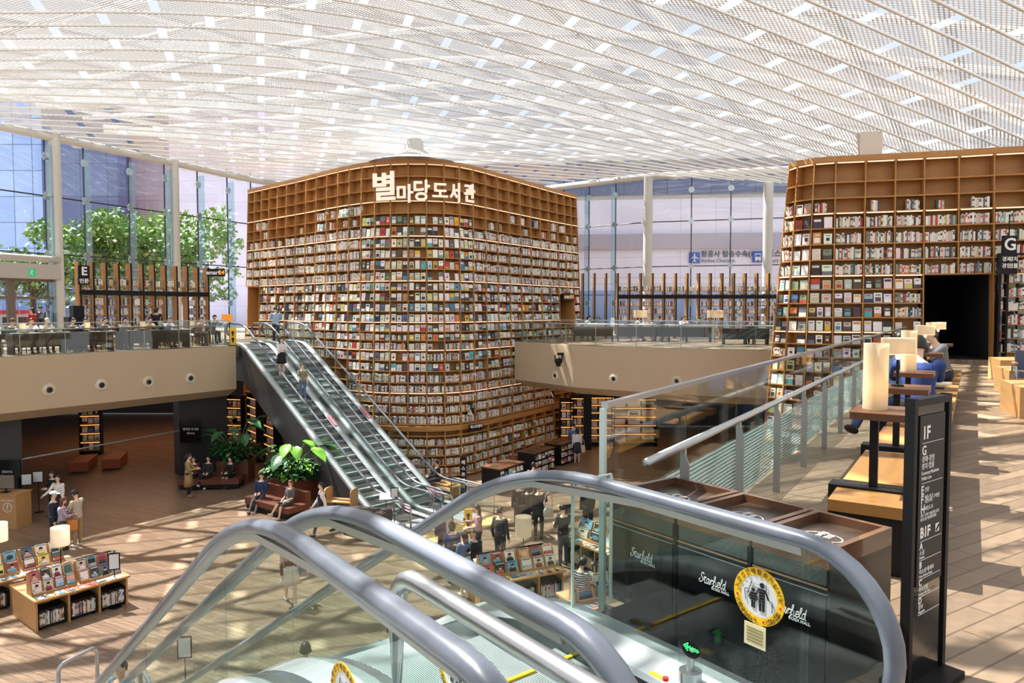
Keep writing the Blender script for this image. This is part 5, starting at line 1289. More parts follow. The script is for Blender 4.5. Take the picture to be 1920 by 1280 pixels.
# ---- display tables downstairs
MAGC = [(238, 236, 232), (226, 214, 200), (240, 232, 224), (60, 64, 70), (96, 120, 140), (120, 176, 200), (214, 96, 84), (240, 220, 120), (84, 110, 96), (200, 190, 180), (150, 60, 70), (30, 32, 36), (180, 196, 206), (226, 170, 150)]
def magazine(p, u, up, n, w, h, lbl, rr, group, name='magazine'):
    """A cover with a masthead and a figure, its back face away from the reader; n points into it."""
    b = Book(); mb = MB(); c = jit(rr.choice(MAGC), rr, 8); c2 = rr.choice(MAGC); e = -n * 0.0015
    mb.hexa([p, p + u * w, p + u * w + n * .008, p + n * .008, p + up * h, p + u * w + up * h, p + u * w + up * h + n * .008, p + up * h + n * .008], 0, lin(c))
    def pa(x0, x1, y0, y1, col, k=1): mb.quad(p + u * w * x0 + up * h * y0 + e * k, p + u * w * x1 + up * h * y0 + e * k, p + u * w * x1 + up * h * y1 + e * k, p + u * w * x0 + up * h * y1 + e * k, 0, lin(col))
    def el(x, y, rx, ry, col, k=2): mb.add([p + u * w * (x + rx * math.cos(a)) + up * h * (y + ry * math.sin(a)) + e * k for a in [math.pi * q / 6 for q in range(12)]], [tuple(range(12))], 0, lin(col))
    dark = sum(c) < 300; ink = (236, 232, 226) if dark else rr.choice([(40, 40, 44), (190, 50, 50), (40, 90, 130), (30, 30, 34)])
    x = 0.1
    while x < 0.85: q = rr.uniform(.06, .13); pa(x, x + q, .84, .93, ink); x += q + .025
    k = rr.random()
    if k < 0.62:
        cl = rr.choice(MAGC); el(.5, .12, .36, .3, cl); pa(.2, .8, .02, .16, cl, 2); el(.5, .52, .16, .17, (224, 186, 160), 3); el(.5, .62, .18, .11, (44, 34, 30), 4); pa(.32, .38, .34, .6, (44, 34, 30), 2)
    elif k < 0.85: pa(.06, .94, .1, .78, c2); pa(.06, .94, .1, .38, rr.choice(MAGC), 2)
    else: el(.5, .42, .3, .22, c2)
    for q in range(3): pa(.06, rr.uniform(.2, .34), .3 - .07 * q, .33 - .07 * q, ink, 3)
    o = solo(name, mb, M_BOOK); tag(o, '%s magazine, %s' % (cname(c), lbl), 'magazine', group); return o
def crate(root_lbl, c, u, v, w, d, h, group, rr, case='crate', red=False):
    """Black open-fronted crate on castors, full of spines; front faces -v."""
    root = thing('book_crate', root_lbl, 'crate', c, math.atan2(u.y, u.x), group); mb = MB()
    for q in ((0, 0, 0.06, w, d, 0.02), (0, 0, h - 0.02, w, d, 0.02), (-w / 2 + .01, 0, 0.08, 0.02, d, h - .1), (w / 2 - .01, 0, 0.08, 0.02, d, h - .1), (0, d / 2 - .01, .08, w - .04, .02, h - .1)): mb.base(q[:3], q[3:])
    part('body', mb, M_BLACK, root)
    for sx in (-1, 1):
        for sy in (-1, 1): mb = MB(); mb.box((sx * (w / 2 - .05), sy * (d / 2 - .05), 0.03), (0.025, 0.05, 0.058)); part('castor', mb, M_BLACK, root)
    A = V(c) - u * (w / 2 - .03) - v * (d / 2 - .03) + UP * .081
    x = 0; i = 0
    while x < w - .08:
        bw = rr.uniform(.018, .04); bh = rr.uniform(.26, h - .14); i += 1
        add_book(A + u * x, u, v, UP, bw, bh, 0.18, jit(rr.choices(SPINE, SPW)[0], rr, 10), False, '%s from left in the ' % ordinal(i).replace('top', 'first') + root_lbl[:44], case, rr); x += bw + .002
def table_top(lbl, FLc, u, v, L, D, units, tiers_cols, name, gname, rr, crates=True, shelf_front=True, back=True, zt=0.72):
    """Wide oak display table: FLc is its front left floor corner, u runs along the front, v to the back."""
    root = thing('display_table', lbl, 'table', FLc + u * L / 2 + v * D / 2, math.atan2(u.y, u.x))
    T = Matrix.Identity(4)
    def pb(x, y, z, sx, sy, sz, mb): mb.box(FLc + u * (x + sx / 2) + v * (y + sy / 2) + UP * (z + sz / 2), (sx, sy, sz), (u, v, UP))
    mb = MB(); pb(-.04, -.04, zt - .04, L + .08, D + .08, .045, mb); part('tabletop', mb, M_OAK, root, world=True)
    for k in range(4): mb = MB(); pb(L * k / 3 - (.04 if k == 3 else 0), .03, 0, .045, D - .06, zt - .04, mb); part('divider', mb, M_OAK, root, world=True)
    if crates:
        for k in range(3): crate('black crate of magazines, %s under the %s' % (('left', 'middle', 'right')[k], name), FLc + u * (L * (k + .5) / 3 + .01) + v * .26, u, v, L / 3 - .1, .42, .46, 'black crates under the ' + name, rr)
    for side in ((1, -1) if back else (1,)):
        pass
    uw = L / units
    for q in range(units):
        x0 = uw * q + .03; y0 = .34; w = uw - .06
        rk = thing('magazine_rack', 'oak magazine rack, %s on the %s' % (('left', 'right', 'third')[q], name), 'rack', FLc + u * (x0 + w / 2) + v * (y0 + .15) + UP * (zt + .006), math.atan2(u.y, u.x), 'magazine racks on the ' + name)
        mb = MB(); o = FLc + UP * (zt + .006)
        def R(x, y, z): return o + u * x + v * y + UP * z
        mb.prism([R(x0, y0, 0), R(x0, y0 + .03, .0), R(x0, y0 + .11, .25), R(x0, y0 + .09, .25)], u * w); mb.prism([R(x0, y0 + .16, 0.2), R(x0, y0 + .18, .2), R(x0, y0 + .27, .5), R(x0, y0 + .25, .5)], u * w)
        mb.prism([R(x0, y0 - .05, 0), R(x0, y0, 0), R(x0, y0, .06), R(x0, y0 - .05, .06)], u * w); part('slope', mb, M_OAK, rk, world=True)
        mb = MB(); mb.prism([R(x0, y0 - .05, 0), R(x0, y0 + .32, 0), R(x0, y0 + .32, .5), R(x0, y0 + .24, .5), R(x0, y0, .06), R(x0, y0 - .05, .06)], u * .02); part('side_panel', mb, M_OAK, rk, world=True); mb = MB(); mb.prism([R(x0 + w - .02, y0 - .05, 0), R(x0 + w - .02, y0 + .32, 0), R(x0 + w - .02, y0 + .32, .5), R(x0 + w - .02, y0 + .24, .5), R(x0 + w - .02, y0, .06), R(x0 + w - .02, y0 - .05, .06)], u * .02); part('side_panel', mb, M_OAK, rk, world=True)
        for tr in range(2):
            for c_ in range(tiers_cols):
                mw = w / tiers_cols; up = (UP * .25 + v * .085).normalized(); nn = u.cross(up) * -1; nn = nn if nn.dot(v) > 0 else -nn
                p = R(x0 + mw * c_ + mw * .1, y0 + (.0 if tr == 0 else .165) - .012, (.055 if tr == 0 else .27)) - nn * .012
                magazine(p, u, up, nn, mw * .8, .27, '%s row, %s in the %s rack on the %s' % (('lower', 'upper')[tr], ('first', 'second', 'third', 'fourth')[c_], ('left', 'right', 'third')[q], name), rr, gname)
    k = int(L / .22)
    for i in range(k):
        yaw = rr.uniform(-.12, .12); uu = (u * math.cos(yaw) + v * math.sin(yaw)); vv = (v * math.cos(yaw) - u * math.sin(yaw))
        p = FLc + u * (.03 + (L - .06) * i / k) + v * .02 + UP * (zt + .016)
        magazine(p, uu, vv, -UP, .19, .24, 'lying flat, %s from left on the %s' % (('first', 'second', 'third', 'fourth', 'fifth', 'sixth', 'seventh', 'eighth', 'ninth', 'tenth')[min(i, 9)], name), rr, gname)
    return root
lu = V((0.62, 0.785, 0)).normalized(); lv = V((-lu.y, lu.x, 0))
LT = V((-10.75, 15.85, FL))
table_top('oak display table of magazines at lower left, near the frame edge', LT, lu, lv, 2.0, 1.55, 2, 4, 'left front table', 'magazines on the left front table', random.Random(31))
LT2 = LT + lv * 2.0 + lu * -0.55
table_top('oak display table of magazines behind the left front one', LT2, lu, lv, 2.0, 1.3, 2, 3, 'left rear table', 'magazines on the left rear table', random.Random(32))
lamp_shade('tall_shade_lamp', 0.21, 0.46, 0.72, 'white drum lamp standing on the left front magazine table', LT + lu * 1.02 + lv * 1.42 + UP * 0.727, M_SHADEW, 0.1)
lamp_shade('tall_shade_lamp', 0.21, 0.46, 0.72, 'white drum lamp on the left rear magazine table, cut by frame', LT2 + lu * 0.72 + lv * 1.0 + UP * 0.727, M_SHADEW, 0.1)
ru = V((0.9, 0.435, 0)).normalized(); rv = V((-ru.y, ru.x, 0)); RTB = V((-0.62, 16.85, FL))
table_top('oak display table of magazines right of centre, below the white lamp', RTB, ru, rv, 2.15, 1.4, 2, 3, 'centre table', 'magazines on the centre table', random.Random(33))
lamp_shade('tall_shade_lamp', 0.215, 0.5, 0.74, 'white drum lamp standing on the centre magazine table', RTB + ru * 1.42 + rv * 0.84 + UP * 0.727, M_SHADEW, 0.1)
cu = V((0.6, -0.8, 0)); cv = V((0.8, 0.6, 0)); CT = V((1.55, 20.3, FL))
table_top('oak display table of magazines seen through the tall glass edge', CT, cu, cv, 1.7, 1.2, 1, 3, 'far glass-edge table', 'magazines on the far glass-edge table', random.Random(34))
DT = V((1.55, 15.35, FL)); table_top('oak display table of magazines beside the reader in stripes', DT, V((.9, .435, 0)).normalized(), rv, 1.6, 1.1, 1, 3, 'stripes reader table', 'magazines on the stripes reader table', random.Random(35))
def board_sign(lbl, p, u, w, s, parent_z):
    root = thing('topic_board', lbl, 'sign', p, math.atan2(u.y, u.x)); mb = MB(); mb.base((0, 0, 0.3), (w, 0.025, 0.16)); part('board', mb, M_BLACK, root)
    for q in (-.4, .4): mb = MB(); mb.tube([(q * w, 0, 0), (q * w, 0, .3)], 0.01, n=5); part('leg', mb, M_BLACK, root)
    text('lettering', s, 0.11, V((0, -0.014, 0.38)), (1, 0, 0), UP, M_WHITE, root, 0.001, world=False)
board_sign('black topic board standing behind the left front rack', LT + lu * 1.55 + lv * 0.85 + UP * .727, lu, .8, '잡지', 0)
board_sign('black topic board behind the left rear rack', LT2 + lu * 1.5 + lv * 0.85 + UP * .727, lu, .8, '잡지', 0)
board_sign('black topic board on the centre table, left of the lamp', RTB + ru * 0.5 + rv * 0.85 + UP * .727, ru, .7, 'D 잡지', 0)
board_sign('black topic board on the centre table, right of the lamp', RTB + ru * 1.6 + rv * 0.85 + UP * .727, ru, .8, 'Magazine', 0)
def easel(lbl, p, rz, h=1.25, w=.26):
    root = thing('poster_stand', lbl, 'sign', p, rz); mb = MB(); mb.lathe([(.15, 0), (.15, .015)], (0, 0, 0), n=18); part('base', mb, M_BLACK, root)
    mb = MB(); mb.tube([(0, .02, .01), (0, .02, h - .1)], .012, n=6); part('pole', mb, M_BLACK, root); mb = MB(); mb.base((0, 0, h - .42), (w, .02, .42)); fr = part('frame', mb, M_BLACK, root)
    mb = MB(); mb.base((0, -.011, h - .39), (w - .05, .004, .36)); part('poster', mb, mat('poster paper', (216, 220, 224), 0.6), fr)
easel('thin black poster stand right of the left front table', G(216, 1138), 0.35, 1.35)
easel('thin black poster stand behind the dark book trolley', G(740, 985), 0.2, 1.3)
easel('poster stand seen through the near glass, low centre left', G(348, 1310), 0.2, 1.2)
easel('tall poster stand with white sheets beside the information desk', G(52, 966), 0.3, 1.5, .34); easel('tall poster stand with a dark sheet right of the white one', G(73, 960), 0.3, 1.5, .34)
def leaflet(lbl, p, rz, tilt=0.5):
    root = thing('leaflet_stand', lbl, 'stand', p, rz); mb = MB(); mb.tube([(0, 0, 0), (0, 0, .95)], .012, n=6); mb.lathe([(.14, 0), (.14, .012)], (0, 0, 0), n=14); part('pole', mb, M_BLACK, root)
    mb = MB(); c, s = math.cos(tilt), math.sin(tilt); mb.box((0, 0, 1.0), (.42, .3, .015), (V((1, 0, 0)), V((0, c, s)), V((0, -s, c)))); part('sheet', mb, mat('leaflet white', (226, 232, 236), 0.5), root)
leaflet('white leaflet stand at the left end of the centre table', G(905, 1128) + V((0, 0, 0)), 0.4); leaflet('white leaflet stand beside the dark book trolley', G(724, 985), 0.2); leaflet('white leaflet stand right of the left front table', G(200, 1128), 0.5)

# dark display units right of centre
def dark_unit(lbl, p, u, v, L, D, rr, gname):
    root = thing('display_unit', lbl, 'display unit', p + u * L / 2 + v * D / 2, math.atan2(u.y, u.x), 'dark display units by the tall bookcase')
    def pb(x, y, z, sx, sy, sz, mb): mb.box(p + u * (x + sx / 2) + v * (y + sy / 2) + UP * (z + sz / 2), (sx, sy, sz), (u, v, UP))
    mb = MB(); pb(-.03, -.03, .98, L + .06, D + .06, .05, mb); part('top', mb, M_WALNUT, root, world=True)
    mb = MB(); pb(0, .06, .06, L, D - .06, .92, mb); part('carcass', mb, M_BLACK, root, world=True)
    for k in range(4):
        mb = MB(); pb(L * k / 3 - .015, 0, .06, .03, .07, .92, mb); part('divider', mb, M_BLACK, root, world=True)
    for r in range(3):
        mb = MB(); pb(0, -.03, .1 + .29 * r, L, .09, .02, mb); part('ledge', mb, M_BLACK, root, world=True)
        for k in range(3):
            A = p + u * (L * k / 3 + .03) + UP * (.122 + .29 * r) - v * .02
            fill_cell(A, A + u * (L / 3 - .06), v, .27, 'face', rr, 'row %d, bay %d of the %s' % (r + 1, k + 1, lbl[:34]), 'dim', 0.0)
    for k in range(3):
        mb = MB(); q = p + u * L * (k + .5) / 3 + v * D / 2 + UP * 1.031; mb.box(q, (.2, .26, .02), (u, v, UP)); o = solo('flat_book', mb, mat('dark cover', (60, 52, 48), .5)); tag(o, 'dark flat book, %s on the %s' % (('left', 'middle', 'right')[k], lbl[:40]), 'book')
du = V((0.55, 0.83, 0)).normalized(); dv_ = V((-du.y, du.x, 0))
for (px, py, L, lbl) in ((938, 928, 1.7, 'dark book unit nearest, left of three by the bookcase'), (1003, 893, 1.7, 'dark book unit in the middle of three by the bookcase'), (1052, 874, 1.9, 'dark book unit farthest, right of three by the bookcase')):
    dark_unit(lbl, G(px, py), du, dv_, L, .9, random.Random(px), '')
# reading bench built against the bookcase foot and a wooden bench by the escalator foot
p = G(975, 872); mb = MB()
root = thing('slatted_bench', 'long wooden slatted bench at the foot of the tall bookcase', 'bench', G(1015, 850), 0)
q0, q1 = G(990, 872) , G(1054, 843); d_ = (q1 - q0).normalized(); n_ = V((-d_.y, d_.x, 0))
for k in range(5): mb.prism([q0 + UP * (.15 + .12 * k) + n_ * (.0 + .06 * k), q1 + UP * (.15 + .12 * k) + n_ * (.06 * k), q1 + UP * (.23 + .12 * k) + n_ * (.02 + .06 * k), q0 + UP * (.23 + .12 * k) + n_ * (.02 + .06 * k)], n_ * .03)
part('slats', mb, M_OAK, root, world=True); mb = MB(); mb.prism([q0 - n_ * .4, q1 - n_ * .4, q1, q0], (0, 0, .42)); part('seat', mb, M_OAK, root, world=True)
root = thing('wooden_bench', 'light wooden bench right of the far escalator foot', 'bench', FE(9.6, 4.1, FL), -0.774); mb = MB(); mb.base((0, 0, .36), (1.7, .5, .06)); part('seat', mb, M_OAK, root)
for s in (-.7, .7): mb = MB(); mb.base((s, 0, 0), (.06, .44, .36)); part('leg', mb, M_OAK, root)

# book trolley, dark magazine box
root = thing('plywood_trolley', 'light plywood book trolley before the far escalators', 'trolley', G(640, 968), -0.25); mb = MB(); mb.base((0, 0, .12), (1.0, .55, .05)); mb.base((0, 0, .55), (1.0, .55, .04)); part('shelf', mb, M_OAK, root)
for s in (-.5, .5): mb = MB(); mb.prism([(s - .02, -.28, .1), (s - .02, .28, .1), (s - .02, .28, .95), (s - .02, .2, 1.02), (s - .02, -.2, 1.02), (s - .02, -.28, .95)], (.04, 0, 0)); part('side_panel', mb, M_OAK, root)
for sx in (-.45, .45):
    for sy in (-.22, .22): mb = MB(); mb.lathe([(.05, -.015), (.05, .015)], (0, 0, 0), n=10); mb.v = [V((v.z + sx, v.x + sy, v.y + .05)) for v in mb.v]; part('castor', mb, M_BLACK, root)
root = thing('magazine_box', 'dark wooden magazine box beside the plywood trolley', 'display box', G(690, 1000), -0.3); mb = MB(); mb.base((0, 0, 0), (1.4, .7, .78)); part('body', mb, mat('dark stained wood', (52, 36, 28), .45, noise=.2, scale=4), root)
for k in range(4):
    for r in range(2): mb = MB(); mb.base((-.5 + .33 * k, -.16 + .32 * r, .782), (.26, .24, .02), .05); part('magazine', mb, mat('dark glossy cover', (70, 62, 58), .3), root)

# sofas and planters on the left
def planter(lbl, p, rz, w, d, h, m=M_LEATHER):
    root = thing('square_planter', lbl, 'planter', p, rz); mb = MB(); mb.base((0, 0, 0), (w, d, h)); part('body', mb, m, root); mb = MB(); mb.base((0, 0, h), (w - .08, d - .08, .012)); part('soil', mb, mat('soil', (50, 38, 30), .9), root); return root
def sofa(lbl, p, rz, w, d, back=True, h=.42):
    root = thing('leather_sofa', lbl, 'sofa', p, rz); mb = MB(); mb.base((0, 0, .06), (w - .08, d - .08, .16)); part('plinth', mb, M_BLACK, root)
    n = max(1, round(w / .8))
    for k in range(n): mb = MB(); mb.base((-w / 2 + w * (k + .5) / n, 0, .22), (w / n - .015, d, h - .22)); part('seat', mb, M_LEATHER, root)
    if back:
        for k in range(n): mb = MB(); mb.base((-w / 2 + w * (k + .5) / n, d / 2 + .09, .22), (w / n - .015, .18, .62)); part('backrest', mb, M_LEATHER, root)
    return root
P1 = G(436, 905); P2 = G(520, 946)
planter('brown square planter behind the left leather bench', P1 + V((0, .4, 0)), 0.1, 1.3, 1.1, .95)
sofa('brown leather bench in front of the left planter', P1 + V((-0.55, -0.75, 0)), 0.1, 2.4, .95, False)
planter('brown square planter behind the lit leather sofa', P2 + V((0.35, .75, 0)), -0.55, 1.5, 1.1, .9)
SO = G(497, 968); sofa('brown leather sofa in sunlight, left of the trolley', G(520, 962) + V((-.1, .1, 0)), -0.62, 2.5, .8)

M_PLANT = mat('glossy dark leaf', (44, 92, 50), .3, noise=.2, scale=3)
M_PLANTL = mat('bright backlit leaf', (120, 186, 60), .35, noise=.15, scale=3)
M_STEM = mat('plant stem', (86, 120, 66), .5)
def big_leaf(mb, p, d, L, Wd, droop, m=0):
    """A heart shaped leaf from stalk tip p, pointing along d."""
    d = d.normalized(); s = d.cross(UP); s = s.normalized() if s.length > .05 else V((1, 0, 0)); nn = s.cross(d).normalized(); rows = []
    prof = [(-.16, .34), (0, .62), (.15, .9), (.35, 1.0), (.55, .86), (.75, .55), (.9, .24), (1.0, .02)]
    for t, w in prof:
        c = p + d * L * t - UP * droop * L * t * t
        rows.append([c - s * Wd * w * .5 + nn * Wd * .12 * w, c - s * Wd * w * .25 + nn * Wd * .03, c, c + s * Wd * w * .25 + nn * Wd * .03, c + s * Wd * w * .5 + nn * Wd * .12 * w])
    vs = [q for r in rows for q in r]; fs = [(i * 5 + j, i * 5 + j + 1, i * 5 + 6 + j, i * 5 + 5 + j) for i in range(len(rows) - 1) for j in range(4)]
    mb.add(vs, fs, m)
def leafy(lbl, p, z0, seed, nbig, hmax, bush, bright=0.0, spread=.9, name='indoor_plant'):
    r = random.Random(seed); root = thing(name, lbl, 'plant', p + UP * z0)
    sb = MB(); lb = MB()
    for i in range(nbig):
        a = 2.4 * i + r.uniform(-.3, .3); h = hmax * r.uniform(.55, 1.0); R = spread * r.uniform(.35, 1.0); tip = V((math.cos(a) * R, math.sin(a) * R * .8, h))
        pts = [V((math.cos(a) * .08, math.sin(a) * .08, 0)).lerp(tip, t) + UP * (math.sin(t * math.pi) * .25) for t in (0, .25, .5, .75, 1)]; sb.tube(pts, .018, n=5)
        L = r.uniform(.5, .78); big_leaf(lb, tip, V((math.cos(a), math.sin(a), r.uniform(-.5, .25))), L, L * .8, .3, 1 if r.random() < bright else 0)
    if nbig: part('stem', sb, M_STEM, root, smooth=True); part('broad_leaves', lb, [M_PLANT, M_PLANTL], root)
    fb = MB(); q = r
    for i in range(bush):
        a = r.uniform(0, 2 * math.pi); R = spread * math.sqrt(r.random()) * .85; h = r.uniform(.05, hmax * .5); p_ = V((math.cos(a) * R, math.sin(a) * R * .75, h * (1.1 - .5 * R / spread))); L = r.uniform(.16, .3)
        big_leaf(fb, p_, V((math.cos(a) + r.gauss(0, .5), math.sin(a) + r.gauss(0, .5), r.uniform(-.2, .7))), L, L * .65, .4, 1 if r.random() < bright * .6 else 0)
    part('foliage', fb, [M_PLANT, M_PLANTL], root)
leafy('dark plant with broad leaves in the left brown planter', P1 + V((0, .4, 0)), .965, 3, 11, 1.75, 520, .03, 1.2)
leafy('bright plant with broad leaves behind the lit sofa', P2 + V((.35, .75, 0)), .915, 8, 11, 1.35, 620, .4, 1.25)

# information desk and monitor, lower left
p = G(12, 978); p = G(8, 990); root = thing('information_desk', 'plywood information desk with a question mark, at the left edge', 'desk', p + V((-.3, .3, 0)), -0.05); mb = MB(); mb.base((0, 0, 0), (1.6, .7, 1.12)); part('body', mb, M_OAK, root); mb = MB(); mb.base((0, 0, 1.12), (1.66, .76, .03)); part('top', mb, M_OAK, root)
mb = MB(); disc(mb, V((.5, -.356, .72)), V((1, 0, 0)), UP, .14, .16, 28, .003); mk = part('round_mark', mb, M_WHITE, root); text('lettering', '?', .26, V((.5, -.357, .72)), (1, 0, 0), UP, M_WHITE, mk, .001, world=False, bold=.004); text('lettering', 'Information', .09, V((.5, -.357, .96)), (1, 0, 0), UP, M_WHITE, mk, .001, world=False)
root = thing('computer_monitor', 'grey computer monitor standing on the information desk', 'monitor', p + V((-.1, .25, 1.152)), -.1); mb = MB(); mb.base((0, 0, .14), (.62, .04, .4)); part('screen', mb, mat('monitor back', (120, 112, 100), .5), root); mb = MB(); mb.base((0, 0, 0), (.26, .2, .015)); mb.base((0, 0.03, 0.01), (.05, .03, .2)); part('stand', mb, M_BLACK, root)
def wall_text(parent_name, lbl, px, py, Y, s, size, w, h):
    c = AY(px, py, Y); root = thing(parent_name, lbl, 'sign', c - UP * h / 2); mb = MB(); mb.box(c, (w, .04, h)); part('panel', mb, M_BLACKG, root, world=True)
    for i, q in enumerate(s): text('lettering', q, size, c + V((0, -.022, (len(s) / 2 - .5 - i) * size * 1.4)), (1, 0, 0), UP, M_WHITE, root, .002)
wall_text('wall_sign', 'dark wall sign with white lines above the information desk', 14, 888, G(14, 975).y + .6, ['종합안내', 'Information'], .1, .95, 1.0)
wall_text('wall_sign', 'dark pillar sign with white lines beside the left planter', 358, 808, G(338, 892).y - .06, ['영풍문고', '별마당', 'Library'], .13, .9, 1.0) if False else wall_text('wall_sign', 'dark pillar sign with white lines beside the left planter', 358, 808, G(338, 892).y - .12, ['별마당 도서관', 'Library'], .12, .9, 1.0)
for (px, py), lbl in zip(((158, 872), (216, 866)), ('rust coloured box bench at left in the dim hall', 'rust coloured box bench at right in the dim hall')):
    root = thing('box_bench', lbl, 'bench', G(px, py + 6), 1.9, 'rust box benches in the dim hall'); mb = MB(); mb.base((0, 0, .05), (1.9, .75, .42)); part('seat', mb, mat('rust leather', (150, 72, 36), .5), root); mb = MB(); mb.base((0, 0, 0), (1.8, .65, .05)); part('plinth', mb, M_BLACK, root)

# upstairs tables behind the glass rails
M_TABLE = mat('dark tabletop', (52, 44, 40), .35, noise=.15, scale=4)
def counter(lbl, p, q, d=.6, h=.75, name='long_table'):
    dd = (q - p).normalized(); nn = V((-dd.y, dd.x, 0)); L = (q - p).length; root = thing(name, lbl, 'table', (p + q) / 2, math.atan2(dd.y, dd.x)); mb = MB(); mb.base((0, 0, h - .05), (L, d, .05)); part('tabletop', mb, M_TABLE, root)
    mb = MB(); mb.base((0, -d / 2 + .03, .25), (L - .1, .03, h - .3)); part('modesty_panel', mb, mat('dark brown panel', (40, 34, 32), .8), root)
    n = max(2, round(L / 1.8))
    for k in range(n + 1): mb = MB(); mb.base((-L / 2 + .05 + (L - .1) * k / n, 0, 0), (.05, d - .1, h - .05)); part('leg', mb, M_BLACK, root)
    return dd, nn
tq = [L0 + LD * 9.2 + LN * 1.1, L0 + LD * 12.4 + LN * 1.1, L0 + LD * 12.7 + LN * 1.1, L0 + LD * 16.2 + LN * 1.1, L0 + LD * 16.5 + LN * 1.1, L0 + LD * 19.4 + LN * 1.1]
for k, lbl in enumerate(('long dark reading table at the far left, behind the glass rail', 'long dark reading table in the middle of the left upper floor', 'long dark reading table nearest the far escalators, upper left')): counter(lbl, tq[2 * k], tq[2 * k + 1])
for px, Y, lbl in ((42, 0, 'small lit lamp leftmost on the upper left tables'), (163, 0, 'small lit lamp second from left on the upper left tables'), (268, 0, 'small lit lamp third from left on the upper left tables'), (361, 0, 'small lit lamp nearest the escalators, upper left tables')):
    r = ray(px, 600); best = min((L0 + LD * (i * .05) + LN * 1.15 for i in range(0, 420)), key=lambda q: abs(q.x * r.y - q.y * r.x)); best.z = .76
    lamp_shade('small_table_lamp', .1, .3, .06, lbl, best, shade_cloth('glowing linen shade', (240, 228, 204)), .06, 1.0, 'small lamps on the upper left tables')
p, q = V((4.2, 35.6, 0)), V((5.4, 35.3, 0))
for (px, Y, L), lbl in zip(((1112, 36.5, 2.0), (1205, 36, 2.6), (1285, 35.5, 2.4), (1395, 33, 2.0)), ('dark table nearest the tall bookcase on the far upper floor', 'dark table under the left wide lamp, far upper floor', 'dark table in the middle of the far upper floor', 'dark table under the right wide lamp, far upper floor')):
    c = AY(px, 640, Y); c.z = 0; counter(lbl, c - V((L / 2, 0, 0)), c + V((L / 2, -.3, 0)), .7, .74, 'reading_table')
for px, Y, lbl in ((1201, 36, 'wide shaded lamp at left on the far upper floor'), (1341, 35, 'wide shaded lamp at right on the far upper floor')):
    c = AY(px, 600, Y); lamp_shade('wide_table_lamp', .24, .36, .45, lbl, V((c.x, c.y, .742 if px < 1300 else .0)), M_SHADE, .08, 1.4) if px < 1300 else lamp_shade('wide_table_lamp', .24, .36, 1.2, lbl, V((c.x, c.y, 0)), M_SHADE, .12, 1.6)
mb = MB()
for px, w, lbl in ((1112, .9, 'white and green flower trough near the tall bookcase'), (1305, 1.9, 'pink and white flower trough on the far upper floor')):
    c = AY(px, 640, 38.6); c.z = 0; root = thing('flower_trough', lbl, 'planter', c); mb = MB(); mb.base((0, 0, 0), (w, .35, .8)); part('trough', mb, M_GREY, root); fb = MB(); r = random.Random(px)
    for i in range(170): big_leaf(fb, V((r.uniform(-w / 2, w / 2), r.uniform(-.15, .15), .8 + r.uniform(0, .35))), V((r.gauss(0, 1), r.gauss(0, 1), .6)), .14, .09, .2, r.choice([0, 0, 1, 2]))
    part('flowers', fb, [M_PLANT, M_PLANTL, mat('pale petal', (240, 214, 216), .6)], root)

# fascia downlights (round ports) and the moving head spotlight
M_PORT = mat('port ring', (206, 196, 176), .5); M_HOLE = mat('port hole', (16, 16, 18), .6)
def port(lbl, c, nrm, R=.23, group='round ports in the left fascia'):
    root = thing('round_port', lbl, 'air port', c, 0, group); u = UP.cross(nrm).normalized(); w = nrm.cross(u); mb = MB(); n = 24; rings = []
    for r, o in ((R, .0), (R, .02), (R * .86, .035), (R * .8, .02), (R * .62, .06), (R * .5, .05), (R * .45, -.04)): rings.append([c + (u * math.cos(2 * math.pi * k / n) + w * math.sin(2 * math.pi * k / n)) * r + nrm * o for k in range(n)])
    mb.loft(rings); part('ring', mb, M_PORT, root, smooth=False, world=True); mb = MB(); disc(mb, c + nrm * .052 - w * R * .0 + u * R * .05, u, w, .001, R * .36, 20); part('nozzle', mb, M_HOLE, root, world=True)
for px, py, o in ((92, 731, 'leftmost'), (190, 722, 'second from left'), (278, 716, 'third from left'), (357, 709, 'nearest the escalator')):
    r = ray(px, py); b = L0 - LN * .02; t = (b - V((0, 0, EYE))).dot(LN) / r.dot(LN); port('round air port, %s, on the left beige fascia' % o, V((0, 0, EYE)) + r * t, -LN)
for px, py, o in ((1042, 704, 'nearest the tall bookcase'), (1151, 710, 'middle one'), (1269, 714, 'third from the tall bookcase'), (1437, 718, 'nearest the right bookcase')):
    best = None
    for a, b in zip(RE, RE[1:]):
        d = (b - a).normalized(); nn = V((d.y, -d.x, 0)); r = ray(px, py); t = (a - V((0, 0, EYE))).dot(nn) / r.dot(nn); P_ = V((0, 0, EYE)) + r * t
        if -0.01 <= (P_ - a).dot(d) <= (b - a).length: best = (P_ + nn * .02, nn)
    if best: port('round air port, %s, on the far beige fascia' % o, best[0], best[1], .22, 'round ports in the far fascia')
def on_fascia(px, py):
    for a, b in zip(RE, RE[1:]):
        d = (b - a).normalized(); nn = V((d.y, -d.x, 0)); r = ray(px, py); t = (a - V((0, 0, EYE))).dot(nn) / r.dot(nn); P_ = V((0, 0, EYE)) + r * t
        if 0 <= (P_ - a).dot(d) <= (b - a).length: return P_ + nn * .02, nn
    return AY(px, py, 32), V((0, -1, 0))
c, nn = on_fascia(1054, 673); root = thing('stage_spotlight', 'black moving spotlight fixed on the far beige fascia', 'spotlight', c)
mb = MB(); mb.box(c + nn * .08 + UP * .24, (.3, .16, .12)); part('base', mb, M_BLACK, root, world=True); mb = MB()
for s in (-.15, .15): mb.box(c + nn * .2 + V((s, 0, 0)) + UP * .03, (.05, .12, .34))
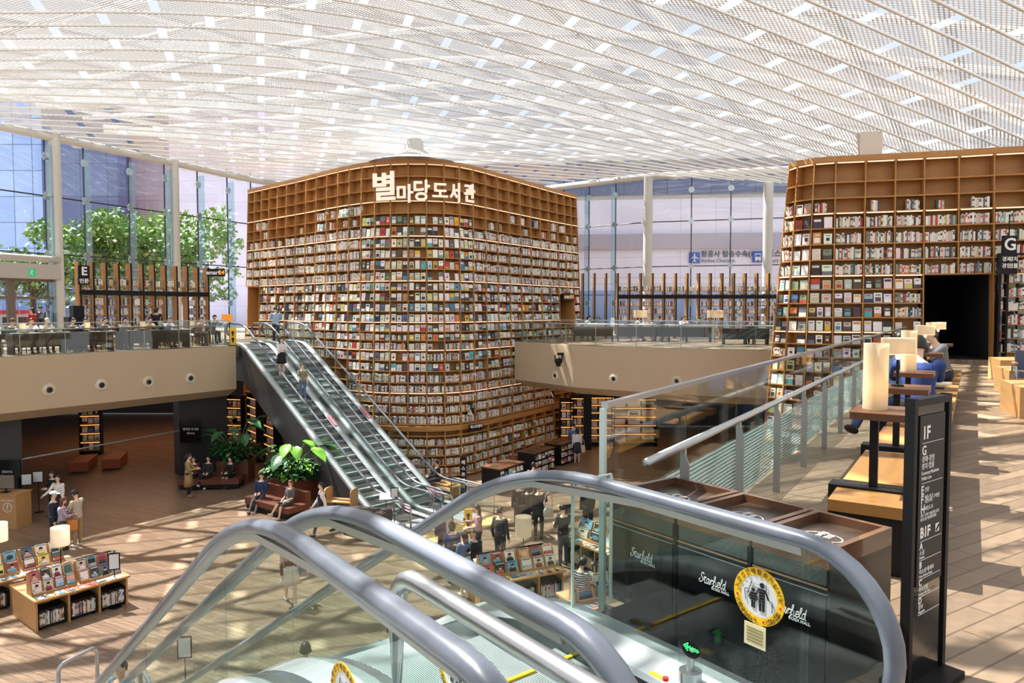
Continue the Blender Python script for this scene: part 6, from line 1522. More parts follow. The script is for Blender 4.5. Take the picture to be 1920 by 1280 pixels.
part('yoke', mb, M_BLACK, root, world=True); mb = MB(); mb.ell(c + nn * .2 - UP * .1, (.15, .15, .2)); part('head', mb, M_BLACK, root, world=True, smooth=True); mb = MB(); mb.lathe([(.11, -.33), (.11, -.27)], c + nn * .2, n=14); part('lens', mb, M_BLACKG, root, world=True)

# signs: E, A, convenience shop
def hang_sign(lbl, c, u, w, h, lines, name='aisle_sign', colors=None):
    nn = u.cross(UP); root = thing(name, lbl, 'sign', c - UP * h / 2); mb = MB(); mb.box(c, (w, .08, h), (u, nn, UP)); part('panel', mb, M_BLACK, root, world=True)
    for s, size, z, x, m in lines: text('lettering', s, size, c + nn * .042 + UP * z + u * x, u, UP, m, root, .003, bold=size * .03)
    return root
c = AY(157, 509, 29.3); hang_sign('black E sign at the left end of the left bookshelf', c, ld, .42, .5, [('E', .46, 0, 0, M_WHITE)]); c = AY(157, 527, 29.3); hang_sign('small black name sign below the E sign', c, ld, .42, .3, [('인문', .2, 0, 0, M_WHITE)])
M_ORG = mat('orange letters', (244, 160, 40), .5, emit=(255, 160, 40), es=.4)
c = AY(405, 511, 33.6); hang_sign('dark shop sign at the right end of the left bookshelf', c, V((1, 0, 0)), .82, .36, [('emart', .27, 0, -.12, M_WHITE), ('24', .27, 0, .27, M_ORG)], 'shop_sign')
k = 27; c = (TP(27, 2.35) + TP(29, 2.35)) / 2 - TN[28] * .06; u_ = (TP(29, 0) - TP(27, 0)); u_.z = 0; u_.normalize(); hang_sign('dark shop sign over the doorway of the tallest bookcase', c, u_, 1.3, .42, [('e', .34, 0, -.42, M_ORG), ('mart', .34, 0, -.08, M_WHITE), ('24', .34, 0, .38, M_ORG)], 'shop_sign')
for px, py, k, lbl in ((881, 781, 18, 'black A sign in the middle of the tallest bookcase'), (1033, 746, 25, 'black A sign at the right end of the tallest bookcase')):
    r = ray(px, py); b = TP(k, -1.8) - TN[k] * .25; t = (b - V((0, 0, EYE))).dot(TN[k]) / r.dot(TN[k]); c = V((0, 0, EYE)) + r * t; u_ = V((TN[k].y, -TN[k].x, 0)) ; u_ = V((1, .15, 0)).normalized(); hang_sign(lbl, c, u_, .36, .8, [('A', .42, .18, 0, M_WHITE), ('소설', .17, -.2, 0, M_WHITE)])
c = G(869, 925) ; hang_sign('upright black topic sign before the tallest bookcase', c + UP * .75, V((1, 0, 0)), .24, 1.5, [(ch, .17, .5 - .24 * i, 0, M_WHITE) for i, ch in enumerate('베스트셀러')])
r = ray(892, 801); b = TP(18, -2.2); hang_sign('white lettered black topic board on the tallest bookcase', AY(892, 801, b.y - .55), V((.75, .66, 0)).normalized(), .75, .3, [('베스트셀러', .15, .05, 0, M_WHITE)])
# orange shop poster boards on the left upper floor
for px, py, lbl in ((421, 596, 'orange lit shop board left of the escalator head'), (430, 596, 'orange framed shop board right of the lit one')):
    c = AY(px, py, 32.6); root = thing('shop_board', lbl, 'sign', V((c.x, c.y, 0))); mb = MB(); mb.box(c, (.25, .06, .34)); part('panel', mb, mat('orange board', (240, 160, 50), .5, emit=(255, 150, 40), es=.3), root, world=True); mb = MB(); mb.tube([V((c.x, c.y, 0)), c - UP * .15], .02, n=6); part('pole', mb, M_BLACK, root, world=True)
root = thing('black_cabinet', 'black cabinet at the left end of the left bookshelf', 'cabinet', V((AY(139, 580, 28.6).x, 28.6, 0)), .9); mb = MB(); mb.base((0, 0, 0), (.6, .5, 1.3)); part('body', mb, M_BLACK, root); mb = MB(); mb.base((.1, 0, 1.3), (.4, .4, .45)); part('top_unit', mb, M_BLACK, root)

# exit sign and kiosks by the entrance
c = AY(60, 511, 32.0); root = thing('exit_sign', 'green running man exit sign above the entrance doors', 'sign', c - UP * .2); mb = MB(); mb.box(c, (.3, .06, .36)); part('panel', mb, mat('exit green', (40, 170, 110), .5, emit=(40, 190, 120), es=.3), root, world=True)
mb = MB(); o = c - V((0, .035, 0)); mb.ell(o + V((.03, 0, .1)), (.03, .008, .03)); 
for a, b_ in (((.02, .07), (-.02, -.02)), ((-.02, -.02), (.05, -.06)), ((.05, -.06), (.03, -.13)), ((-.02, -.02), (-.05, -.1)), ((.02, .05), (.09, .03)), ((.02, .05), (-.06, .02))): mb.tube([o + V((a[0], 0, a[1])), o + V((b_[0], 0, b_[1]))], .012, n=5)
part('pictogram', mb, M_WHITE, root, world=True)
for px, lbl in ((20, 'red topped white kiosk outside the entrance, left one'), (50, 'red topped grey kiosk outside the entrance, right one')):
    c = AY(px, 600, 37.5); c.z = 0; root = thing('ticket_kiosk', lbl, 'kiosk', c); mb = MB(); mb.base((0, 0, 0), (.7, .5, 1.35)); part('body', mb, M_GREY, root); mb = MB(); mb.base((0, 0, 1.35), (.8, .55, .22)); part('header', mb, mat('kiosk red', (204, 40, 60), .5), root); mb = MB(); mb.base((0, -.26, .8), (.5, .02, .4)); part('screen', mb, M_BLACKG, root)
# papers and open books on the upper left tables
for i, px in enumerate((30, 66, 98, 120, 178, 205, 246, 288, 330, 352)):
    r = ray(px, 610); b_ = min((L0 + LD * (i2 * .04) + LN * 1.05 for i2 in range(0, 520)), key=lambda q: abs(q.x * r.y - q.y * r.x)); mb = MB(); mb.base((b_.x, b_.y, .752), (.36, .25, .02), math.atan2(LD.y, LD.x) + (i % 3 - 1) * .2); o = solo('open_book', mb, mat('page white', (226, 226, 222), .6)); tag(o, 'white open book, %s from left on the upper left reading tables' % ('first second third fourth fifth sixth seventh eighth ninth tenth'.split()[i]), 'book', 'open books on the upper left tables')
# ================================================================== PEOPLE
SKIN = [mat('skin light', (228, 190, 164), .55), mat('skin tan', (208, 166, 138), .55)]
M_EYE = mat('eye dark', (30, 22, 20), .3); M_LIP = mat('lip', (186, 104, 98), .5)
HAIRC = {'black': mat('black hair', (24, 20, 20), .45), 'brown': mat('dark brown hair', (58, 38, 28), .45), 'red': mat('red brown hair', (96, 52, 36), .45)}
def cloth(rgb): return mat('cloth %d %d %d' % rgb, rgb, .85, noise=.05, scale=30)
def fabric_pattern(name, a, b, c=None, sx=14, sz=14, kind='check'):
    """Woven stripes or checks."""
    if name in MATS: return MATS[name]
    m = bpy.data.materials.new(name); m.use_nodes = True; N, L = m.node_tree.nodes, m.node_tree.links; bs = N['Principled BSDF']; bs.inputs['Roughness'].default_value = .85
    t = N.new('ShaderNodeTexCoord'); w1 = N.new('ShaderNodeTexWave'); w1.bands_direction = 'Z'; w1.inputs['Scale'].default_value = sz / 6.28 * 3
    L.new(t.outputs['Object'], w1.inputs['Vector']); r = N.new('ShaderNodeValToRGB'); r.color_ramp.interpolation = 'CONSTANT'
    r.color_ramp.elements[0].color = (*lin(a), 1); r.color_ramp.elements[1].color = (*lin(b), 1); r.color_ramp.elements[1].position = .5
    if kind == 'check':
        w2 = N.new('ShaderNodeTexWave'); w2.bands_direction = 'X'; w2.inputs['Scale'].default_value = sx / 6.28 * 3; L.new(t.outputs['Object'], w2.inputs['Vector'])
        ad = N.new('ShaderNodeMath'); ad.operation = 'MULTIPLY'; L.new(w1.outputs['Fac'], ad.inputs[0]); L.new(w2.outputs['Fac'], ad.inputs[1]); L.new(ad.outputs[0], r.inputs['Fac']); r.color_ramp.elements[1].position = .3
    else: L.new(w1.outputs['Fac'], r.inputs['Fac'])
    L.new(r.outputs['Color'], bs.inputs['Base Color']); MATS[name] = m; return m

def frame_of(d):
    d = d.normalized(); s = d.cross(V((0, 1, 0)))
    if s.length < .1: s = d.cross(V((1, 0, 0)))
    s.normalize(); return s, d, s.cross(d).normalized()
def hand_geo(wrist, d, palm, side, curl, s):
    """Palm, four unequal bent fingers and a side thumb as one small mesh: d along the hand, palm the way it faces."""
    mb = MB(); d = d.normalized(); lat = d.cross(palm).normalized() * side; palm = lat.cross(d).normalized() * (1 if lat.cross(d).dot(palm) > 0 else -1)
    mb.ell(wrist + d * .045 * s, (.040 * s, .052 * s, .017 * s), (lat, d, palm), n=8, k=5)
    for i, (o, L) in enumerate(((.030, .072), (.010, .080), (-.010, .074), (-.028, .058))):
        p = wrist + d * .078 * s + lat * o * s; q = p; pts = [p - d * .02 * s]; a = 0
        for j in range(3):
            a += curl * (.6, 1.0, .8)[j]; q = q + (d * math.cos(a) + palm * math.sin(a)) * L * s * (.45, .32, .26)[j]; pts.append(q)
        mb.tube(pts, .0085 * s, n=5, up=lat)
    p = wrist + d * .025 * s + lat * .034 * s; mb.tube([p - lat * .015 * s, p + (d * .5 + lat * .8).normalized() * .03 * s, p + (d * .8 + lat * .7 + palm * .4).normalized() * .058 * s], .0095 * s, n=5, up=palm)
    return mb

POSE = {
    'stand': dict(), 'walk': dict(Lt=22, Lk=8, Rt=-18, Rk=22, Lf=-16, Rf=20, Le=15, Re=20),
    'phone': dict(Lf=18, Rf=32, Le=70, Re=78, Rin=30, hp=18), 'hold': dict(Lf=22, Rf=22, Le=72, Re=72, Lin=25, Rin=25, hp=26), 'read': dict(Lf=28, Rf=28, Le=58, Re=58, Lin=22, Rin=22, hp=32, lean=6),
    'sit': dict(Lt=86, Lk=84, Rt=86, Rk=86, Lf=24, Rf=24, Le=52, Re=52, Lin=18, Rin=18, lean=5, hp=10), 'sitcross': dict(Lt=84, Lk=70, Rt=92, Rk=52, Lf=22, Rf=26, Le=58, Re=52, Lin=25, Rin=25, lean=-8, hp=14),
    'desk': dict(Lt=84, Lk=84, Rt=84, Rk=84, Lf=42, Rf=42, Le=52, Re=52, Lin=22, Rin=22, lean=16, hp=22), 'arms': dict(Lf=28, Rf=28, Le=86, Re=86, Lin=55, Rin=55),
    'pocket': dict(Lf=-8, Rf=-6, Le=24, Re=24, La=14, Ra=14), 'rest': dict(Rf=34, Re=36, Ra=16), 'stretch': dict(Lt=66, Lk=28, Rt=74, Rk=34, Lf=24, Rf=24, Le=60, Re=55, Lin=25, Rin=25, lean=-8, hp=16)}
def person(lbl, p, rz, pose='stand', H=1.68, top=(200, 200, 200), sleeve='long', bottom=(40, 40, 50), legs='trousers', shoes=(40, 36, 36), hair='short', hc='black', skin=0, build=1.0, coat=None, vest=None, cap=None, seat=None, voxel=.021, turn=0, collar=None, group=None):
    """One body skinned over a posed skeleton; rz turns it, rz = 0 looks away from the camera's start (+Y)."""
    q = dict(Lt=0, Lk=0, Rt=0, Rk=0, Lf=4, Rf=4, La=7, Ra=7, Le=8, Re=8, Lin=0, Rin=0, lean=0, hp=4); q.update(POSE[pose])
    s = H / 1.70; root = thing('person', lbl, 'person', p, rz, group); b = build
    fw, rt = V((0, 1, 0)), V((1, 0, 0))
    def rotd(a): a = rad(a); return V((0, math.sin(a), -math.cos(a)))      # a limb swung forward by a from hanging
    hip = V((0, 0, 0)); J = {}
    for S, x in (('L', -1), ('R', 1)):
        h = hip + rt * x * .085 * s; k = h + rotd(q[S + 't']) * .43 * s + rt * x * .012 * s; a = k + rotd(q[S + 't'] - q[S + 'k']) * .41 * s
        fa = q[S + 't'] - q[S + 'k']; fd_ = V((0, math.cos(rad(max(-25, min(40, fa)) * .5)), math.sin(rad(max(-25, min(40, fa)) * .5)))); J[S] = (h, k, a, fd_)
    low = min(min(J['L'][2].z, J['R'][2].z) - .075 * s, 0)
    hz = seat + .09 * s if seat is not None else -low
    off = UP * hz; spine = V((0, math.sin(rad(q['lean'])), math.cos(rad(q['lean'])))); ch = hip + off; nb_ = ch + spine * .50 * s; sh = ch + spine * .455 * s
    prim = []                    # (label, p0, p1, r0, r1)
    mb = MB()
    fb_ = spine.cross(rt) * -1
    if fb_.y < 0: fb_ = -fb_
    rings = []
    for t, w, d in ((-.10, .11, .085), (-.05, .155, .112), (.03, .168, .12), (.12, .148, .105), (.21, .132, .096), (.32, .155, .108), (.40, .172, .108), (.455, .165, .092), (.495, .085, .066), (.53, .05, .052)):
        c = ch + spine * t * s; rings.append([c + (rt * math.cos(a) * w * b + fb_ * math.sin(a) * d * b) * s for a in [2 * math.pi * k / 14 for k in range(14)]])
    mb.loft(rings); prim.append(('torso', ch - spine * .06 * s, sh - spine * .05 * s, .13 * s * b, .13 * s * b))
    hd = (spine + V((0, math.sin(rad(q['hp'])) * .9, 0))).normalized(); hcn = nb_ + spine * .06 * s + hd * .125 * s; yaw = rad(turn)
    hf = (V((-math.sin(yaw), math.cos(yaw), 0)) * math.cos(rad(q['hp'])) - UP * math.sin(rad(q['hp']))).normalized(); hr = hf.cross(UP).normalized(); hu = hr.cross(hf)
    mb.tube([nb_ - spine * .03 * s, hcn - hu * .04 * s], .052 * s, n=10); prim.append(('neck', nb_, hcn - hu * .09 * s, .05 * s, .05 * s))
    mb.ell(hcn + hu * .012 * s, (.074 * s, .092 * s, .105 * s), (hr, hf, hu), n=14, k=9); mb.ell(hcn - hu * .055 * s + hf * .022 * s, (.052 * s, .062 * s, .06 * s), (hr, hf, hu), n=12, k=7)
    mb.ell(hcn + hf * .09 * s - hu * .012 * s, (.014 * s, .022 * s, .026 * s), (hr, hf, hu), n=8, k=5)
    for x in (-1, 1): mb.ell(hcn + hr * x * .076 * s - hu * .01 * s, (.012 * s, .022 * s, .032 * s), (hr, hf, hu), n=8, k=5)
    prim.append(('head', hcn - hu * .04 * s, hcn + hu * .02 * s, .085 * s, .085 * s))
    def limb(lab, a, c, r0, r1, n=10): mb.tube([a, a.lerp(c, .5), c], 1.0, n=n) if False else mb.loft([[pt + (x_ * math.cos(k) + y_ * math.sin(k)) * rr_ for k in [2 * math.pi * i / n for i in range(n)]] for (pt, rr_) in ((a - (c - a).normalized() * r0 * .7, r0 * .6), (a, r0), (a.lerp(c, .35), r0 * .6 + r1 * .45), (c, r1), (c + (c - a).normalized() * r1 * .6, r1 * .6)) for (x_, _, y_) in [frame_of(c - a)]]); prim.append((lab, a, c, r0, r1))
    wr = {}
    for S, x in (('L', -1), ('R', 1)):
        h, k, a, fd_ = J[S]; h, k, a = h + off, k + off, a + off
        limb('thigh', h, k, .082 * s * b, .055 * s * b); limb('shin', k, a, .055 * s * b, .036 * s * b)
        mb.ell(a + fd_ * .06 * s - UP * .035 * s, (.042 * s, .125 * s, .038 * s), frame_of(fd_) if False else (fd_.cross(UP).normalized(), fd_, fd_.cross(UP).normalized().cross(fd_)), n=10, k=6); prim.append(('foot' + S, a - fd_ * .02 * s - UP * .03 * s, a + fd_ * .12 * s - UP * .04 * s, .05 * s, .04 * s))
        shp = sh + rt * x * .175 * s * b; ua = rad(q[S + 'a']); f = q[S + 'f'] + q['lean']; d = rotd(f); d = (d * math.cos(ua) + rt * x * math.sin(ua)).normalized(); el = shp + d * .285 * s
        d2 = rotd(f + q[S + 'e']); inn = rad(q[S + 'in']); d2 = (d2 * math.cos(inn) - rt * x * math.sin(inn)).normalized(); w_ = el + d2 * .25 * s
        limb('uarm', shp, el, .05 * s * b, .038 * s * b); limb('farm', el, w_, .038 * s * b, .026 * s * b); wr[S] = (w_, d2)
        mb.ell(shp, (.06 * s * b, .06 * s * b, .058 * s * b), n=10, k=6)
    tmp = bpy.data.objects.new('tmp', mb.mesh('tmp', SKIN[0])); COL.objects.link(tmp); md = tmp.modifiers.new('r', 'REMESH'); md.mode = 'VOXEL'; md.voxel_size = voxel * s
    sm = tmp.modifiers.new('s', 'SMOOTH'); sm.factor = .5; sm.iterations = 2
    dg = bpy.context.evaluated_depsgraph_get(); me = bpy.data.meshes.new_from_object(tmp.evaluated_get(dg)); nv = len(me.vertices)
    co = np.empty(nv * 3); me.vertices.foreach_get('co', co); co = co.reshape(-1, 3); no = np.empty(nv * 3); me.vertex_normals.foreach_get('vector', no); no = no.reshape(-1, 3)
    faces = [list(f.vertices) for f in me.polygons]; old = tmp.data; bpy.data.objects.remove(tmp); bpy.data.meshes.remove(old); bpy.data.meshes.remove(me)
    best = np.full(nv, 1e9); lab = np.zeros(nv, int); names = [a[0] for a in prim]
    for i, (_, a, c, r0, r1) in enumerate(prim):
        a_, d_ = np.array(a), np.array(c - a); L2 = max(1e-9, d_.dot(d_)); t = np.clip((co - a_) @ d_ / L2, 0, 1); dist = np.linalg.norm(co - a_ - t[:, None] * d_, axis=1) - (r0 + (r1 - r0) * t)
        m = dist < best; best[m] = dist[m]; lab[m] = i
    labs = np.array(names)[lab]; tz = (co - np.array(ch)) @ np.array(spine) / s
    bd = MB(); bd.v = [V(v) for v in co]; bd.f = list(faces); bd.m = [0] * len(faces); bd.c = [None] * len(faces)
    for S, x in (('L', -1), ('R', 1)):
        w_, d2 = wr[S]; pl = (-rt * x * .6 + fw * .2 - UP * .5) if q[S + 'e'] > 40 else -rt * x
        hg = hand_geo(w_ - d2 * .005, d2, pl - d2 * pl.dot(d2), x, .38 if q[S + 'e'] > 40 else .22, s); bd.add(hg.v, hg.f, 0)
    for x in (-1, 1): bd.ell(hcn + hr * x * .031 * s + hf * .086 * s + hu * .012 * s, (.011 * s, .006 * s, .006 * s), (hr, hf, hu), 1, n=8, k=4)
    bd.ell(hcn + hf * .083 * s - hu * .062 * s, (.022 * s, .006 * s, .006 * s), (hr, hf, hu), 2, n=8, k=4)
    part('body', bd, [SKIN[skin], M_EYE, M_LIP], root, smooth=True)
    def shell(name, mask, th, m):
        keep = [f for f in faces if all(mask[i] for i in f)]
        if not keep: return None
        idx = sorted({i for f in keep for i in f}); mp_ = {i: k for k, i in enumerate(idx)}; mb = MB(); n = len(idx)
        mb.v = [V(co[i] + no[i] * th * s) for i in idx] + [V(co[i] + no[i] * th * .2 * s) for i in idx]
        ed_ = {}
        for f in keep:
            g = [mp_[i] for i in f]; mb.f.append(g); mb.f.append([k + n for k in g[::-1]])
            for a, c in zip(g, g[1:] + g[:1]): ed_[(a, c)] = 1
        for a, c in ed_:
            if (c, a) not in ed_: mb.f.append([c, a, a + n, c + n])
        mb.m = [0] * len(mb.f); mb.c = [None] * len(mb.f); return part(name, mb, m if not isinstance(m, tuple) else cloth(m), root, smooth=True)
    is_ = lambda *a: np.isin(labs, a)
    torso = is_('torso') & (tz < .47) | (is_('neck') & (tz < .475)); 
    armmask = is_('uarm') | (is_('farm') if sleeve == 'long' else np.zeros(nv, bool))
    if sleeve == 'none': armmask = is_('uarm') & (tz > .5)
    low_ = -.03 if coat is None else -.08
    if legs != 'dress': shell('top', (torso & (tz > low_)) | armmask, .014, top)
    if legs == 'trousers': shell('trousers', (is_('thigh', 'shin') | (is_('torso') & (tz < .06))), .012, bottom)
    elif legs == 'shorts': shell('shorts', (is_('thigh') | (is_('torso') & (tz < .06))), .016, bottom)
    elif legs in ('skirt', 'dress'):
        if legs == 'dress': shell('dress_top', torso & (tz > 0) | armmask, .014, top)
        if q['Lt'] > 50: shell('skirt', (is_('thigh') | (is_('torso') & (tz < .06))), .02, bottom)
        else:
            rr2 = []; z0 = ch.z + .14 * s; z1 = max(.42, .30) * s + (0.12 * s if legs == 'skirt' else 0)
            for t in (0, .2, .45, .75, 1.0):
                w = lerp(.15, .235, t ** .7) * s * b; rr2.append([V((math.cos(a) * w * (1 + .04 * math.cos(6 * a)), math.sin(a) * w * .8, lerp(z0, z1, t))) for a in [2 * math.pi * k / 20 for k in range(20)]][::1])
            mb = MB(); mb.loft(rr2[::-1]); part('skirt', mb, bottom if not isinstance(bottom, tuple) else cloth(bottom), root, smooth=True)
    if coat:
        rr2 = []; z0 = ch.z + .16 * s; z1 = coat[1]
        for t in (0, .25, .6, 1.0):
            w = lerp(.155, .225, t) * s * b; rr2.append([V((math.cos(a) * w, math.sin(a) * w * .78, lerp(z0, z1, t))) for a in [2 * math.pi * k / 18 for k in range(18)]])
        mb = MB(); mb.loft(rr2[::-1]); part('coat_skirt', mb, cloth(coat[0]), root, smooth=True)
    if vest: shell('vest', (is_('torso') & (tz > .0) & (tz < .45) & (np.abs(co[:, 0]) < .17 * s)), .024, vest)
    for S in 'LR': shell('shoe', is_('foot' + S), .010, shoes)
    # hair and hats follow the head's own axes
    hv = co - np.array(hcn); hx, hy, hz_ = hv @ np.array(hr) / s, hv @ np.array(hf) / s, hv @ np.array(hu) / s; ish = is_('head') | (is_('neck') & (hz_ > -.1))
    if hair != 'bald': shell('hair', ish & ((hz_ > .062) | ((hy < .0) & (hz_ > (-.07 if hair != 'short' else -.045))) | ((hy < .045) & (hz_ > .01))), .02 if hair == 'short' else .026, HAIRC[hc])
    if hair in ('long', 'bob'):
        mb = MB(); L = .40 if hair == 'long' else .16; rg = []
        for t, w, d in ((0, .075, .06), (.3, .088, .06), (.7, .085, .045), (1, .05, .02)):
            c = hcn + hu * .03 * s * (1 - t) - hf * (.055 + .045 * t) * s - UP * L * t * s; rg.append([c + hr * math.cos(a) * w * s + hf * math.sin(a) * d * s for a in [2 * math.pi * k / 12 for k in range(12)]])
        mb.loft(rg); part('hair_length', mb, HAIRC[hc], root, smooth=True)
    if hair == 'tail': mb = MB(); mb.ell(hcn - hf * .12 * s - hu * .06 * s, (.035 * s, .04 * s, .11 * s), (hr, hf, hu)); part('pony_tail', mb, HAIRC[hc], root, smooth=True)
    if cap:
        mb = MB(); mb.ell(hcn + hu * .06 * s, (.092 * s, .108 * s, .075 * s), (hr, hf, hu), n=14, k=6); mb.ell(hcn + hu * .052 * s + hf * .12 * s, (.075 * s, .075 * s, .008 * s), (hr, hf, hu), n=12, k=4); part('cap', mb, cloth(cap), root, smooth=True)
    M = W[root.name]; return root, {k: (M @ v[0], (M.to_3x3() @ v[1])) for k, v in wr.items()}, M @ sh, M
def bag(lbl, p, rz, w, d, h, rgb, strap=None, name='shoulder_bag'):
    root = thing(name, lbl, 'bag', p, rz); mb = MB(); mb.loft([[V((math.cos(a) * w / 2 * k, math.sin(a) * d / 2 * k, z)) for a in [2 * math.pi * q / 12 for q in range(12)]] for z, k in ((0, .85), (h * .15, 1), (h * .75, .95), (h, .7))]); part('body', mb, cloth(rgb), root, smooth=True)
    if strap: mb = MB(); mb.tube([(-w * .35, 0, h * .9), (-w * .3, 0, h + strap * .8), (0, 0, h + strap), (w * .3, 0, h + strap * .8), (w * .35, 0, h * .9)], .012, n=5); part('strap', mb, cloth(rgb), root, smooth=True)
    return root
def held_book(lbl, hands, rgb, k=1.0, name='book'):
    (a, da), (c, dc) = hands['L'], hands['R']; p = (a + c) / 2 + (da + dc) * .055; root = thing(name, lbl, 'book' if name == 'book' else 'phone', p)
    u = (c - a).normalized(); f = (da + dc).normalized(); n = u.cross(f).normalized(); n = n if n.z > 0 else -n; mb = MB()
    for s_ in (-1, 1): mb.box(p + u * s_ * .09 * k + n * .02, (.17 * k, .23 * k, .012), ((u + n * .25 * s_).normalized(), f, n), 0)
    part('pages', mb, mat('page white', (226, 226, 222), .6), root, world=True); mb = MB(); mb.box(p + n * .005, (.34 * k, .24 * k, .006), (u, f, n)); part('cover', mb, cloth(rgb), root, world=True)
def phone(lbl, hands, S='R'):
    p, d = hands[S]; p = p + d * .09 + UP * .02; mb = MB(); mb.box(p, (.07, .012, .14), (d.cross(UP).normalized(), d, d.cross(UP).normalized().cross(d))); o = solo('mobile_phone', mb, M_BLACKG); tag(o, lbl, 'phone')
PI = math.pi
CHK = fabric_pattern('plaid brown white', (206, 198, 184), (120, 96, 84)); CHP = fabric_pattern('plaid mauve', (196, 150, 160), (90, 50, 66)); STR = fabric_pattern('striped white navy', (232, 230, 228), (52, 54, 66), kind='s', sz=13); STG = fabric_pattern('striped green', (60, 84, 70), (176, 170, 140), kind='s', sz=13)
CAM = fabric_pattern('mottled navy', (38, 40, 58), (70, 72, 50), sx=9, sz=7)
# ---- lower floor, left
person('person in a khaki trench coat standing beside the dark pillar', G(354, 931), -PI * .45, 'hold', 1.68, (168, 140, 92), coat=((168, 140, 92), .42), bottom=(36, 32, 34), hair='tail', hc='brown', shoes=(150, 110, 100))
a = P1 + V((-.55, -.75, 0)); 
person('person in dark red sitting with a cup at the left bench end', a + V((-.75, .1, 0)), PI, 'sit', 1.62, (96, 34, 34), bottom=(26, 26, 30), hair='long', shoes=(226, 224, 220), seat=.42)
person('person in black and white sitting by the left planter, white shoes', a + V((-.2, .1, 0)), PI, 'sitcross', 1.62, (38, 36, 40), bottom=(24, 24, 28), hair='long', shoes=(232, 230, 226), seat=.42)
person('person in black sitting on the bench right of the left planter', a + V((.75, .15, 0)), PI * .9, 'hold' if False else 'sit', 1.62, (30, 28, 32), bottom=(24, 24, 28), legs='skirt', hair='long', shoes=(60, 50, 46), seat=.42)
so = G(520, 962) + V((-.1, .1, 0)); sd = V((math.cos(-.62), math.sin(-.62), 0))
person('person in a navy shirt reclining on the left end of the lit sofa', so - sd * .85, PI - .62 + .5, 'stretch', 1.74, (38, 52, 92), bottom=(78, 76, 82), hair='short', shoes=(110, 100, 96), seat=.42)
person('person in a grey top with reddish hair, sitting on the lit sofa right end', so + sd * .8, PI - .62, 'sitcross', 1.64, (86, 88, 88), sleeve='short', bottom=(60, 60, 62), legs='shorts', hair='bob', hc='red', shoes=(220, 210, 200), seat=.42)
person('person in a white shirt and dark vest striding before the trolley', G(604, 1003), PI * .62, 'walk', 1.76, (224, 226, 230), bottom=(48, 52, 62), hair='short', shoes=(40, 36, 34), vest=(34, 36, 44), sleeve='long')
_, hh, _, _ = person('person in a black jacket and white shirt, left of the strolling pair', G(101, 968), PI * .93, 'hold', 1.63, (34, 32, 36), bottom=(30, 30, 34), hair='long', vest=None)
person('person in a black cardigan over white, right of the strolling pair', G(111, 979), PI * .95, 'rest', 1.62, (226, 224, 222), bottom=(34, 34, 40), hair='bob', vest=None, sleeve='long', coat=((30, 30, 34), .6))
person('person in a white cap and navy top beside the plaid shirt', G(102, 1026), -PI * .4, 'stand', 1.72, (34, 42, 62), bottom=(40, 42, 52), cap=(232, 232, 230))
person('person with long reddish hair in a lilac top', G(118, 1030), -PI * .3, 'hold', 1.6, (168, 156, 178), bottom=(60, 66, 90), hair='long', hc='red', sleeve='long')
bag('orange brown tote bag by the person in lilac', G(136, 1028) + UP * .55, .3, .34, .12, .34, (206, 128, 62), .25, 'tote_bag')
person('person in a plaid shirt and dark cap with khaki trousers', G(146, 1024), PI * .45, 'hold', 1.75, CHK, bottom=(160, 138, 104), cap=(52, 54, 60), shoes=(214, 210, 204))
person('person with a bare head seen low through the near glass, bottom left', G(232, 1440), PI * .9, 'stand', 1.74, (120, 150, 176), bottom=(60, 70, 90), skin=1)
person('person in a brown cardigan and pale skirt walking away, behind the glass', G(545, 1132), .35, 'walk', 1.66, (128, 92, 64), bottom=(222, 214, 204), legs='skirt', hair='long', hc='brown', shoes=(230, 228, 224))
bag('striped shopping bag hanging beside the pale skirt', G(565, 1126) + UP * .62, .3, .3, .1, .36, (150, 150, 156), .2, 'shopping_bag')
person('person in black seen low through the near glass, bottom centre', G(735, 1345), .5, 'rest', 1.72, (30, 32, 40), bottom=(26, 28, 34), hair='short')
person('person only whose hair shows above the escalator deck', G(575, 1392), .2, 'stand', 1.70, (60, 66, 70), bottom=(40, 40, 44), hair='short')
# ---- on and above the far escalators
def on_esc(x, t): q_ = EF.P(x, t); k = math.floor((x - .15) / .4); zz_ = EF.z(.15 + .4 * k + .2); return EF.O + fd * (.15 + .4 * k + .2) + fl * t + UP * (zz_ + 0.002)
hd_ = math.atan2(fd.y, fd.x) - PI / 2
person('person in a white blouse and black skirt riding the far escalator', on_esc(2.75, 0.86), hd_, 'phone', 1.64, (226, 222, 222), bottom=(28, 26, 32), legs='skirt', hair='long', shoes=(190, 160, 140))
person('child in a striped green shirt riding the far escalator', on_esc(4.2, 0.95), hd_ - .2, 'rest', 1.5, STG, sleeve='short', bottom=(96, 112, 146), hair='short', shoes=(120, 140, 170))
person('person in a pale blue shirt standing at the head of the far escalators', G(484, 645, 0) + V((.5, 1.0, 0)), .5, 'hold', 1.72, (166, 184, 214), bottom=(50, 54, 70), hair='short')
person('person in black sitting in the shade right of the far escalator', FE(9.3, 4.1, FL), PI * .6, 'sit', 1.66, (28, 28, 34), bottom=(30, 32, 40), hair='short', seat=.42)
